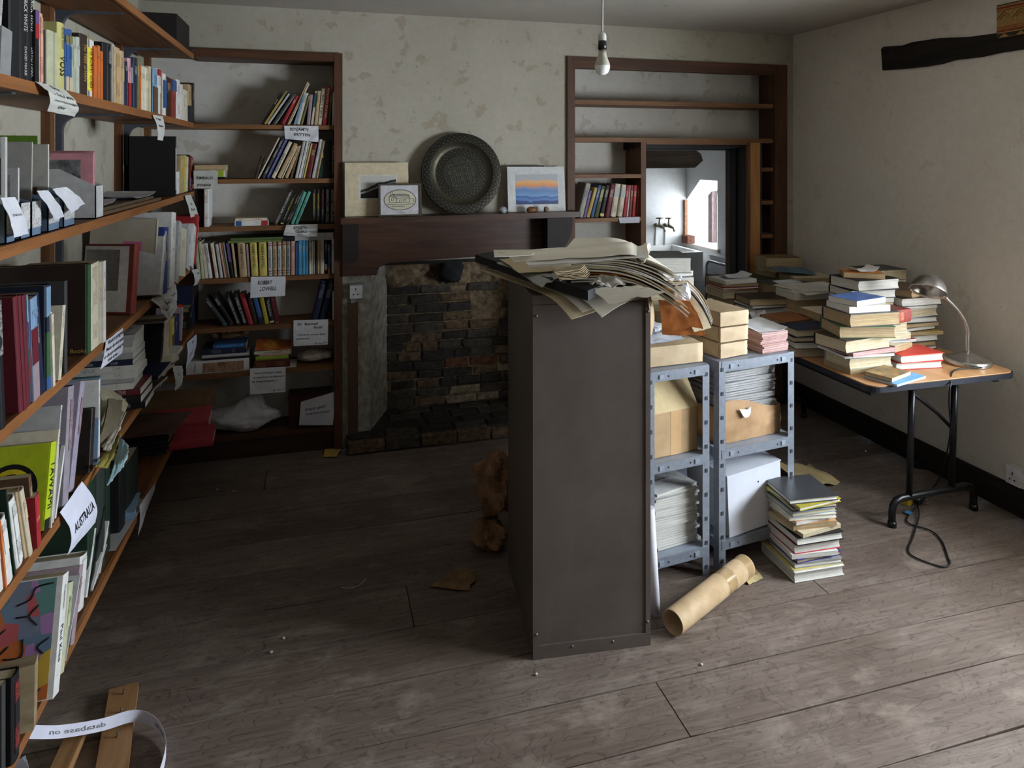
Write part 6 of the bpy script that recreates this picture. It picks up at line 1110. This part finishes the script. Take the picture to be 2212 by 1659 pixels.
q = inr(R1, .05, .10, RZS[0] + .09)
for i, c in enumerate(((196, 204, 220), (214, 216, 222))): sheet('paper_sheet', quad([q + Vector((.0, .18, .004 * i)), q + Vector((.18, .2, .004 * i)), q + Vector((.2, .02 + .02 * i, .004 * i)), q + Vector((0, -.02, .004 * i))], .004, (0, 0, 1), .003, i), paper(c), 'bluish sheet on the large parcel, %s one' % ('lower', 'upper')[i])
tag(crump((q.x + .08, q.y + .14, q.z + .035), (.07, .07, .022), 8, 12).build('plastic_bag', M('plastic_clear2', C8(190, 194, 202), .15, .1, 30, spec=.7)), 'crumpled clear plastic bag on the large parcel', 'bag')
q = inr(R2, .07, .42, RZS[0]); pile(1.615, 3.12, RZS[0], .385, [(3, .24, .27, 184, 'tan', 't', dict(hard=False, d='brown wrapped bundle', cvm=KP)), (2.4, .24, .28, 170, 'crm', 'c', dict(hard=False, d='ragged cream papers')), (1.0, .22, .26, 180, 'mau', 'w', dict(hard=False, d='lilac booklet')), (.6, .22, .25, 190, 'nav', 'w', hf), (1.7, .25, .28, 166, 'cha', 'w', dict(d='large grey marbled hardback', cvm=M('cover_marbled', C8(112, 112, 112), .5, .3, 9, col2=C8(76, 78, 76))))], 'the pile behind the cabinet papers', 'books piled behind the cabinet')
# small things between parcels and table
p = aZ(1575, 690, .875); lying((1.83, 3.05, RZS[0] + .002), .05, .16, .22, 150, 'brn', 'brown book on the rear of the right rack', pg='c'); lying((1.86, 3.02, RZS[0] + .054), .03, .14, .2, 160, 'lgr', 'silver-edged white case on the brown book', pg='w', cvm=flat((196, 196, 198), .3), T=())
tag(MB().box(-.012, .012, -.13, .13, 0, .03, mat=Matrix.Translation((1.80, 2.98, RZS[0] + .10)) @ Matrix.Rotation(math.radians(-40), 4, 'Z') @ Matrix.Rotation(math.radians(14), 4, 'X')).build('tube_box', flat((186, 186, 188), .4)), 'narrow pale grey carton leaning on the white case', 'carton')
# ================================================================== PAPERS ON THE CABINET
CZ = CH + .001
KL = M('kraft_folder', C8(212, 196, 164), .75, .08, 7, .12, col2=C8(192, 174, 140)); KD = M('kraft_folder_dark', C8(186, 160, 124), .75, .1, 7, .12)
CRM = M('paper_cream_big', C8(234, 227, 210), .75, .05, 6, .1); WHP = M('paper_white_big', C8(236, 234, 228), .75, .05, 6, .1); TRC = M('paper_tracing', C8(176, 176, 172), .5, .06, 6, .1)
CMI = CMW.inverted()
def lay(px, mat, label, bulge=0, amp=.004, seed=1, thick=.0012, n=(0, 0, 1), name='paper_folder', cat='folder', sag=None, nu=18, nv=14, curlr=0, drape=None):
    """sheet through pixel corners (u,v,z) tl,tr,br,bl; sag = droop beyond a fraction of s (right end)"""
    c = [aZ(u, v, z) for u, v, z in px]; f0 = quad(c, bulge, n, amp, seed)
    def f(s, t):
        p = Vector(f0(s, t))
        if sag: k = max(0, s - sag[0]) / (1 - sag[0]); p.z -= sag[1] * k * k
        if drape:
            q = CMI @ p; d_ = max(0, -q.y, ) ** 2 + max(0, -q.x) ** 2 * .35 + max(0, q.x - CW) ** 2 * .6; p.z = drape + wrinkle((s, t, 0), .004, 3, seed) + .004 - 1.15 * d_
        if curlr: k = max(0, s - .88) / .12; p.z += curlr * math.sin(k * math.pi * .8)
        return p
    return sheet(name, f, mat, label, cat, nu=nu, nv=nv, thick=thick)
GR = 'folders spread on the cabinet'
lay([(1034, 582, 1.268), (1392, 570, 1.268), (1412, 636, 1.266), (1234, 690, 1.225)], KL, 'brown folder drooping over the front of the cabinet, lowest one', .006, .006, 1, drape=1.268, nu=30, nv=24)
lay([(1042, 578, 1.274), (1400, 566, 1.274), (1432, 628, 1.272), (1258, 682, 1.23)], CRM, 'cream folder drooping over the cabinet front, on the brown one', .006, .006, 2, drape=1.275, nu=30, nv=24)
lay([(1050, 574, 1.279), (1400, 562, 1.279), (1440, 622, 1.277), (1300, 664, 1.262)], CRM, 'cream folder above the two drooping ones', .004, .005, 3, drape=1.281, nu=30, nv=24)
# black portfolio case
c = [aZ(u, v, 1.29) for u, v in ((1026, 566), (1100, 552), (1312, 630), (1270, 650))]
e = tag(MB().prism(c[::-1], (0, 0, .032)).build('black_portfolio', M('leather_black', C8(22, 21, 23), .6)), 'black zip portfolio case jutting out under the cabinet papers', 'portfolio')
tip = (c[2] + c[3]) / 2; MB().tube([tip + Vector((.0, -.004, .004)), tip + Vector((.0, -.006, .026))], .003, 6).build('zip_pull', ST, e)
lay([(1072, 568, 1.326), (1222, 562, 1.33), (1206, 600, 1.328), (1170, 620, 1.30)], TRC, 'grey tracing paper sagging over the left end of the black portfolio', .008, .007, 4, name='tracing_paper', cat='paper')
lay([(1078, 560, 1.332), (1240, 552, 1.336), (1232, 584, 1.334), (1120, 590, 1.332)], KL, 'pale brown folder at the left end of the sheaf', .004, .004, 14)
FLc, FRc, BRc, BLc = aZ(1222, 612, 1.32), aZ(1462, 616, 1.32), aZ(1396, 566, 1.32), aZ(1246, 572, 1.32)
z = 1.322
for i in range(15):   # thick sheaf, ends bending down to the right
    m = (CRM, WHP, KL, WHP, CRM)[i % 5]; nmz = {0: 'cream', 1: 'white', 2: 'kraft', 3: 'white', 4: 'cream'}[i % 5]
    if i in (3, 4): m = flat(((206, 130, 60), (222, 178, 96))[i - 3], .7); nmz = ('orange', 'amber')[i - 3]
    j = Vector((rnd(-.02, .02), rnd(-.012, .012), 0)); zz = z; sg = rnd(.07, .085); ex = rnd(.96, 1.12)
    def fs(s, t, j=j, zz=zz, sg=sg, ex=ex, i=i):
        s2 = s * ex; p = (BLc * (1 - s2) + BRc * s2) * (1 - t) + (FLc * (1 - s2) + FRc * s2) * t + j; k = max(0, s2 - .4) / .6
        return Vector((p.x, p.y, zz + .006 * math.sin(3 * s2 + i * .3) - sg * k * k + wrinkle((s, t, 0), .0015, 3, i)))
    sheet('paper_sheet', fs, m, '%s sheet bundle, %s from bottom of the thick sheaf on the cabinet' % (nmz, ORD[i]), 'paper', nu=18, nv=6, thick=.0042, group='sheaf on the cabinet'); z += .0074
zt = z
lay([(1070, 548, zt + .03), (1395, 520, zt + .03), (1402, 548, zt + .03), (1110, 566, zt + .012)], CRM, 'large folded cream drawing on top of the cabinet papers', .012, .004, 21, .002, name='drawing_sheet', cat='drawing', curlr=-.02)
lay([(1110, 556, zt + .02), (1380, 534, zt + .022), (1392, 558, zt + .018), (1140, 572, zt + .004)], WHP, 'white folded drawing below the top cream drawing', .008, .004, 22, .002, name='drawing_sheet', cat='drawing')
lay([(1066, 541, zt + .034), (1160, 540, zt + .034), (1150, 552, zt + .03), (1068, 556, zt + .03)], CRM, 'stiff cream card at the left end of the top drawing', 0, .001, 5, .002, name='card', cat='card')
# rolled edges
for (u0, v0, u1, v1, r, lab) in ((1140, 568, 1232, 562, .018, 'tan rolled sheet edge at the left of the sheaf'), (1383, 560, 1398, 532, .016, 'cream rolled sheet at the right end of the top drawing')):
    a, b_ = aZ(u0, v0, zt), aZ(u1, v1, zt + .01); d = b_ - a; q = Vector((0, 0, 1)).rotation_difference(d.normalized()).to_matrix().to_4x4(); L = d.length
    mb = MB(); mb.grid(lambda s, t: Matrix.Translation(a) @ q @ Vector((math.cos(s * 8) * r * (1 - .35 * s), math.sin(s * 8) * r * (1 - .35 * s), L * t)), 30, 3, 0, .0008); tag(mb.build('rolled_sheet', CRM), lab, 'paper')
for i in range(7):
    u = 1190 + i * 2; zq = 1.40 - i * .008; lay([(u, 577 + i * 3, zq), (u + 74, 573 + i * 3, zq), (u + 64, 583 + i * 3, zq - .001), (u + 8, 588 + i * 3, zq - .002)], KL, 'brown paper edge, %s from top in the small fan left of the sheaf' % ORD[i], 0, .003, i, .0012, name='brown_sheet', cat='paper', nu=8, nv=4)
lay([(1262, 624, 1.318), (1360, 618, 1.325), (1440, 632, 1.305), (1318, 656, 1.268)], CRM, 'creased cream sheet folded over the front of the sheaf', .006, .008, 31, name='paper_sheet', cat='paper')
lay([(1272, 612, 1.352), (1302, 592, 1.37), (1352, 612, 1.352), (1300, 622, 1.342)], M('tissue_grey', C8(196, 192, 180), .7, .1, 20, .3), 'crumpled tissue peak on the front of the sheaf', .008, .01, 32, name='tissue', cat='paper')
# sheets sliding down to the right over the rack
def slide(px, mat, label, bulge=.02, seed=1, name='paper_sheet', cat='paper', thick=.0014, amp=.004):
    c = [aZ(u, v, z) for u, v, z in px]; return sheet(name, quad(c, bulge, (.2, -.2, 1), amp, seed), mat, label, cat, thick=thick)
for i, (m, nm) in enumerate(((KL, 'pale brown'), (M('card_black', C8(34, 32, 32), .6), 'black'), (WHP, 'white'), (CRM, 'cream'), (KD, 'brown'))):
    slide([(1402 + 3 * i, 622 - 4 * i, 1.268 + .006 * i), (1470 + 4 * i, 618 - 3 * i, 1.275 + .006 * i), (1536 + 1 * i, 708 - 4 * i, 1.08 + .006 * i), (1500 + 4 * i, 716 - 6 * i, 1.07 + .006 * i)], m, '%s card sheet sliding down towards the parcels, %s from bottom' % (nm, ORD[i]), .02, i)
slide([(1422, 648, 1.245), (1490, 650, 1.24), (1524, 724, 1.04), (1430, 722, 1.05)], flat((206, 124, 58), .7), 'orange folder hanging beside the cabinet above the flat parcel', .01, 8, 'folder', 'folder')
p = aZ(1490, 618, 1.29); tag(crump((p.x + .02, p.y + .1, 1.25), (.03, .035, .045), 4, 14).build('crumpled_paper', paper((206, 210, 224))), 'crumpled bluish white paper at the right end of the sheaf', 'paper')
sheet('kraft_flap', quad([aZ(1398, 640, 1.25), aZ(1408, 648, 1.23), aZ(1408, 722, 1.09), aZ(1398, 735, 1.08)], .01, (1, 0, 0)), KD, 'brown card flap hanging at the cabinet right edge', 'card')
# ================================================================== MANTEL OBJECTS
MZ = 1.387
def leanboard(u0, u1, v0, v1, y, mat, label, name, cat, th=.004, lean=8, parts=()):
    a, b_ = aY(u0, v1, y), aY(u1, v1, y); t = aY(u0, v0, y); zb = MZ + .008 * (a.x - .118) / 1.468; h = (t.z - zb) / math.cos(math.radians(lean)); w = b_.x - a.x
    e = tag(empty(name, Matrix.Translation((a.x, y, zb + .001)) @ Matrix.Rotation(math.radians(-lean), 4, 'X')), label, cat)
    for nm, x0, x1, z0, z1, y0, y1, m in parts: MB().box(x0 * w, x1 * w, y0, y1, z0 * h, z1 * h).build(nm, m, e)
    return e, w, h
cream_b = flat((214, 200, 168), .7)
bwph = M('photo_hill', C8(180, 180, 176), .4, .5, 5, col2=C8(24, 24, 24))
def hill_photo():
    m, nt, b = base('photo_black_hill'); v = coords(nt); s = node(nt, 'ShaderNodeSeparateXYZ'); nt.links.new(v, s.inputs[0]); n = noise(nt, v, 8, 3)
    a = node(nt, 'ShaderNodeMath', operation='MULTIPLY_ADD'); nt.links.new(n, a.inputs[0]); a.inputs[1].default_value = .06; nt.links.new(s.outputs[2], a.inputs[2])
    a2 = node(nt, 'ShaderNodeMath', operation='MULTIPLY_ADD'); nt.links.new(s.outputs[0], a2.inputs[0]); a2.inputs[1].default_value = -.28; nt.links.new(a.outputs[0], a2.inputs[2])
    c = ramp(nt, a2.outputs[0], [(.135, C8(22, 22, 22)), (.142, C8(190, 188, 182)), (.148, C8(30, 30, 30)), (.16, C8(34, 34, 34)), (.165, C8(196, 194, 188))]); nt.links.new(c, b.inputs['Base Color']); b.inputs['Roughness'].default_value = .35; return m
leanboard(745, 883, 352, 470, 4.19, None, 'cream mounted photograph of a dark hill leaning on the mantel', 'mounted_photo', 'picture', lean=5, parts=[('mount', 0, 1, 0, 1, 0, .004, cream_b), ('border', .21, .82, .31, .77, -.0006, 0, flat((216, 212, 200))), ('photo', .245, .80, .335, .75, -.0012, -.0006, hill_photo())])
fr_ = M('frame_bronze', C8(84, 78, 62), .5, .15, metal=.3)
e, w, h = leanboard(818, 911, 398, 469, 4.125, None, 'small framed ink drawing of a house in an oval on the mantel', 'framed_drawing', 'picture', lean=7, parts=[('frame', 0, 1, 0, .05, -.008, .006, fr_), ('frame', 0, 1, .95, 1, -.008, .006, fr_), ('frame', 0, .045, .05, .95, -.008, .006, fr_), ('frame', .955, 1, .05, .95, -.008, .006, fr_), ('sheet', .045, .955, .05, .95, 0, .002, flat((206, 204, 206), .6))])
el = [Vector((w * (.5 + .37 * math.cos(k / 20 * math.pi)), -.001, h * (.5 + .31 * math.sin(k / 20 * math.pi)))) for k in range(41)]
MB().tube(el, .0022, 4).build('oval_line', INKG, e)
MB().add([Vector((w * (.5 + .36 * math.cos(k / 20 * math.pi)), -.0005, h * (.5 + .30 * math.sin(k / 20 * math.pi)))) for k in range(40)], [tuple(range(40))]).build('oval_ground', flat((206, 200, 176), .6), e)
HL = [[(.25, .42), (.25, .62), (.34, .68), (.62, .68), (.72, .60), (.72, .42), (.25, .42)], [(.34, .68), (.42, .55), (.42, .42)], [(.25, .62), (.42, .55)], [(.42, .55), (.72, .56)], [(.28, .66), (.28, .76), (.32, .76), (.32, .68)], [(.72, .54), (.82, .52), (.82, .44)], [(.48, .42), (.48, .50), (.53, .50), (.53, .42)], [(.58, .46), (.64, .46), (.64, .51), (.58, .51), (.58, .46)], [(.30, .48), (.35, .48), (.35, .55), (.30, .55), (.30, .48)], [(.2, .36), (.5, .34), (.8, .38)], [(.3, .3), (.6, .29)]]
for L_ in HL: MB().tube([Vector((w * x, -.0014, h * z_)) for x, z_ in L_], .0011, 4).build('ink_line', INK, e)
MB().box(w * .28, w * .72, -.0009, -.0005, h * .60, h * .67).build('roof_shading', lettering((170, 166, 150), (50, 48, 46), 0, .2), e)
text('The Rush', INKG, e, frame((w * .5, -.001, h * .12), (1, 0, 0), (0, 0, 1), (0, -1, 0)), h * .07, 'caption')
def sunset():
    m, nt, b = base('photo_sunset'); v = coords(nt); s = node(nt, 'ShaderNodeSeparateXYZ'); nt.links.new(v, s.inputs[0]); n = noise(nt, coords(nt, (1, 1, .5)), 11, 3)
    mr = node(nt, 'ShaderNodeMapRange'); nt.links.new(s.outputs[2], mr.inputs[0]); mr.inputs[1].default_value = .045; mr.inputs[2].default_value = .225
    a = node(nt, 'ShaderNodeMath', operation='MULTIPLY_ADD'); nt.links.new(n, a.inputs[0]); a.inputs[1].default_value = .26; nt.links.new(mr.outputs[0], a.inputs[2])
    c = ramp(nt, a.outputs[0], [(.12, C8(36, 54, 100)), (.27, C8(44, 72, 130)), (.29, C8(96, 140, 196)), (.42, C8(64, 98, 158)), (.44, C8(120, 160, 206)), (.62, C8(96, 134, 186)), (.72, C8(150, 150, 180)), (.78, C8(226, 150, 96)), (.92, C8(232, 180, 116)), (1, C8(176, 180, 184))])
    nt.links.new(c, b.inputs['Base Color']); b.inputs['Roughness'].default_value = .35; return m
e, w, h = leanboard(1098, 1222, 361, 453, 4.19, None, 'white mounted photograph of blue misty hills at sunset on the mantel', 'mounted_photo', 'picture', lean=6, parts=[('mount', 0, 1, 0, 1, 0, .003, flat((214, 214, 212), .6)), ('photo', .135, .875, .16, .83, -.0006, 0, sunset()), ('backing', .03, .65, .9, 1.03, .004, .007, INK)])
MB().tube([Vector((w * (.78 + .02 * k), -.0008, h * (.07 + .02 * math.sin(k * 2.3)))) for k in range(8)], .0008, 4).build('signature', INKG, e)
# engraved brass tray
c0 = aY(997, 372, 4.19); R = 88 / 1500 * 4.19 * 1.015; zb = MZ + .004
def brass(name, fr=30):
    m, nt, b = base(name); v = coords(nt); s = node(nt, 'ShaderNodeSeparateXYZ'); nt.links.new(v, s.inputs[0])
    at = node(nt, 'ShaderNodeMath', operation='ARCTAN2'); nt.links.new(s.outputs[1], at.inputs[0]); nt.links.new(s.outputs[0], at.inputs[1]); le = node(nt, 'ShaderNodeVectorMath', operation='LENGTH'); nt.links.new(v, le.inputs[0])
    def sinw(inp, k):
        a = node(nt, 'ShaderNodeMath', operation='MULTIPLY'); nt.links.new(inp, a.inputs[0]); a.inputs[1].default_value = k; q = node(nt, 'ShaderNodeMath', operation='SINE'); nt.links.new(a.outputs[0], q.inputs[0]); return q.outputs[0]
    w = node(nt, 'ShaderNodeMath', operation='MULTIPLY'); nt.links.new(sinw(at.outputs[0], fr), w.inputs[0]); nt.links.new(sinw(le.outputs['Value'], 240), w.inputs[1])
    n = noise(nt, v, 60, 3); f = ramp(nt, w.outputs[0], [(.42, 0), (.55, 1)])
    c = mixc(nt, f, C8(44, 42, 36), C8(84, 79, 66)); c = mixc(nt, ramp(nt, n, [(.4, .4), (.65, 0)]), c, C8(46, 44, 38)); nt.links.new(c, b.inputs['Base Color'])
    b.inputs['Metallic'].default_value = .75; b.inputs['Roughness'].default_value = .48; bumpn(nt, f, b, .2, .002); return m
BP = M('brass_plain', C8(80, 76, 62), .45, .15, 12, metal=.7)
e = tag(empty('brass_tray', Matrix.Translation((c0.x, 4.185, zb + R * .99)) @ Matrix.Rotation(math.radians(90 - 8), 4, 'X') @ Matrix.Rotation(math.radians(12), 4, 'Z')), 'large round engraved brass tray leaning on the mantel', 'tray')
# local z faces the room (rotated 82 deg about X): profile
MB().lathe([(R, -.006), (R, .004), (R - .004, .006), (R * .79, .002)], 64).build('rim', brass('brass_rim', 44), e)
MB().lathe([(R * .79, .002), (R * .76, -.004), (R * .70, -.018), (R * .63, -.022)], 64).build('well_side', BP, e)
MB().lathe([(R * .63, -.022), (R * .44, -.0205)], 64).build('inner_band', brass('brass_band', 32), e); MB().lathe([(R * .44, -.0205), (.0001, -.0205)], 64).build('centre', M('brass_dark', C8(58, 57, 50), .5, .15, 20, metal=.5), e)
for r_ in (.44, .63, .80, .97): MB().lathe([(R * r_ - .001, -.0185 if r_ < .7 else .0055), (R * r_, -.0175 if r_ < .7 else .0065), (R * r_ + .001, -.0185 if r_ < .7 else .0055)], 64).build('ring_line', BP, e)
KM = M('brass_line', C8(98, 93, 78), .5, .1, metal=.4)
for ax in (0, 1):
    for k in range(4):
        c_ = (k - 1.5) * R * .15; L2, w2 = R * (.30 - .03 * abs(k - 1.5)), R * .055; P_ = []
        for j in range(25):
            a_ = j / 24 * 2 * math.pi; x = L2 * max(-1, min(1, 1.25 * math.cos(a_))) + w2 * (math.cos(a_) if abs(math.cos(a_)) > .8 else 0) * .6; y = c_ + w2 * math.sin(a_)
            P_.append(Vector((x, y, -.0195)) if ax == 0 else Vector((y, x, -.0195)))
        MB().tube(P_, .0022, 5).build('engraved_knot', KM, e)
for u, v, r, m, lab in ((1087, 459, (.028, .02, .022), M('crystal', C8(176, 178, 182), .3, .5, 60, .5, col2=C8(70, 72, 78)), 'grey and white crystalline stone on the mantel'), (1149, 458, (.031, .02, .019), M('stone_amber', C8(150, 100, 56), .4, .3, 30, col2=C8(96, 60, 34)), 'smooth amber brown stone on the mantel'), (1181, 457, (.017, .014, .018), M('stone_tan', C8(150, 126, 100), .7, .3, 30), 'small rough tan stone at the right of the mantel')):
    p = aY(u, v, 4.12); zz = MZ + .008 * (p.x - .118) / 1.468; tag(MB().blob((p.x, 4.13, zz + r[2] * .85), r, u, .35, 8, fr=3).build('stone', m), lab, 'stone')
tag(MB().box(aY(885, 395, 4.2).x, aY(892, 395, 4.2).x, 4.2, 4.22, MZ, aY(888, 390, 4.2).z).build('wood_slip', WDZ), 'small dark wood slip behind the framed drawing', 'wood')
# ================================================================== SCULLERY THINGS
tag(MB().prism([(1.0, 5.62, 1.62), (3.28, 5.62, 1.635), (3.36, 5.62, 1.70), (3.34, 5.62, 1.76), (3.28, 5.62, 1.80), (1.0, 5.62, 1.80)], (0, .2, 0)).build('ceiling_beam', wood('wood_oldbeam', C8(168, 150, 132), C8(104, 90, 78), 0, .9)), 'rough old timber beam inside the bright scullery', 'beam')
CHR = M('chrome', C8(206, 208, 210), .18, .05, metal=.95); BRS = M('tap_metal', C8(130, 122, 106), .35, .2, metal=.7)
for i, u in enumerate((1417, 1437)):
    p = aY(u, 487, KY); e = tag(empty('tap', Matrix.Translation((p.x, KY, p.z))), 'old cross-head wall tap in the scullery, %s one' % ('left', 'right')[i], 'tap')
    MB().tube([(0, 0, 0), (0, -.06, 0), (0, -.09, .0), (.03, -.11, -.015), (.04, -.115, -.05)], [.014, .014, .017, .012, .011], 12).lathe([(.024, 0), (.024, .008), (.012, .012)], 14, mat=Matrix.Rotation(math.pi / 2, 4, 'X')).build('body', BRS, e)
    MB().tube([(0, -.07, 0), (.004, -.07, .075)], [.013, .008], 10).build('stem', BRS, e); MB().tube([(-.035, -.07, .078), (.04, -.07, .078)], .006, 8).tube([(.003, -.105, .078), (.003, -.035, .078)], .006, 8).build('cross_head', BRS, e)
    MB().tube([(0, -.005, -.012), (-.004, -.005, -.11), (-.01, -.005, -.2)], .008, 8).build('pipe', paper((206, 206, 204)), e)
e = tag(empty('butler_sink', (3.0, 6.0, .62)), 'white ceramic sink in the corner of the scullery', 'sink'); bpy.context.view_layer.update(); cer = M('ceramic', C8(226, 226, 224), .2, .03, spec=.6)
for x0, x1, y0, y1, z0, z1, nm in ((2.62, 3.42, 5.72, 5.76, .60, .855, 'front'), (2.62, 3.42, 6.23, 6.275, .60, .855, 'back'), (2.62, 2.66, 5.76, 6.23, .60, .855, 'side'), (3.38, 3.42, 5.76, 6.23, .60, .855, 'side'), (2.62, 3.42, 5.72, 6.275, .58, .60, 'base')): part(MB().box(x0, x1, y0, y1, z0, z1), nm, cer, e)
for x0, lb_ in ((2.66, 'left'), (3.3, 'right')): tag(MB().box(x0, x0 + .06, 5.76, 6.2, -.3, .578).build('sink_pier', PLK), 'white pier under the scullery sink, %s one' % lb_, 'pier')
e = tag(empty('enamel_cabinet', (3.5, 5.4, -.3)), 'white enamel cabinet with chrome rails below the scullery window', 'cabinet'); bpy.context.view_layer.update(); xf = 3.46
part(MB().box(xf, KX - .005, 4.9, 5.70, -.3, .835), 'body', M('enamel', C8(216, 218, 222), .3, .03, spec=.6), e)
ra_ = [(xf - .045, 4.92, .79), (xf - .045, 5.58, .79)] + [(xf - .045, 5.58 + .07 * math.sin(k * math.pi / 8), .72 + .07 * math.cos(k * math.pi / 8)) for k in range(1, 5)] + [(xf - .045, 5.65, .40)]
part(MB().tube(ra_, .012, 10), 'rail', CHR, e); part(MB().tube([(xf - .045, 4.92, .66), (xf - .045, 5.65, .66)], .010, 10), 'rail', CHR, e); part(MB().tube([(xf - .045, 4.92, .46), (xf - .045, 5.65, .46)], .010, 10), 'rail', CHR, e)
for z_ in (.66, .46):
    part(MB().lathe([(.0001, 0), (.03, 0), (.03, .006), (.012, .012), (.012, .045)], 16, mat=Matrix.Translation((xf, 5.5, z_)) @ Matrix.Rotation(-math.pi / 2, 4, 'Y')), 'bracket', CHR, e)
tag(MB().box(3.50, 3.58, 6.14, 6.26, .873, .95).build('brick', BR[4]), 'red brick on the end of the scullery window sill', 'brick')
tag(MB().box(3.535, 3.565, 6.252, 6.278, .95, 1.30).build('brick_edge', M('brick_edge', C8(150, 110, 84), .9, .2, 40, .4)), 'exposed brick edge beside the scullery window', 'trim')
# ================================================================== WOVEN PANEL, top right
tl, bl_ = aX(2153, 12, XW - .03), aX(2156, 82, XW - .03); y1 = tl.y; y0 = y1 - .42; z1, z0 = tl.z, bl_.z; hh = z1 - z0
e = tag(empty('woven_hanging', Matrix.Translation((XW - .03, y1, z0))), 'woven tan and red patterned hanging at the top right', 'hanging'); tn = M('woven_tan', C8(176, 140, 84), .9, .15, 70, .4); rd = M('woven_red', C8(150, 66, 44), .9, .15, 70, .3); dk = M('woven_dark', C8(62, 56, 40), .9, .1)
MB().box(0, .022, y0 - y1, 0, 0, hh).build('cloth', tn, e)
for a_, b2, m in ((.86, .92, rd), (.80, .82, rd), (.30, .32, rd), (.25, .27, rd), (.16, .22, rd), (.0, .12, dk), (.97, 1.0, dk)): MB().box(-.0012, 0, y0 - y1, 0, hh * a_, hh * b2).build('stripe', m, e)
for k in range(5):
    yc = -.04 - k * .085
    for r_ in (.036, .02): 
        mb = MB(); P_ = [(-.0014, yc + r_ * 1.1 * math.cos(j * math.pi / 2), hh * .55 + r_ * math.sin(j * math.pi / 2)) for j in range(5)]; mb.tube(P_, .0022, 4); mb.build('diamond', M('woven_brown', C8(104, 78, 44), .9), e)
    MB().add([(-.002, yc + .025, 0), (-.002, yc - .025, 0), (-.002, yc, hh * .11)], [(0, 1, 2), (2, 1, 0)]).build('triangle', tn, e)
# nail in the chimney wall
p = aY(341, 45, YB); tag(MB().tube([(p.x, YB + .01, p.z), (p.x + .02, YB - .04, p.z + .012)], .002, 6).build('nail', M('nail', C8(120, 120, 122), .4)), 'thin dark nail in the wall above the left shelves', 'nail')
noteY([(1336, 470), (1382, 468), (1380, 481), (1338, 482)], YB - .003, 'blank white slip under the shelf of red and patterned books', (), .002, .001, (214, 214, 222), 3)
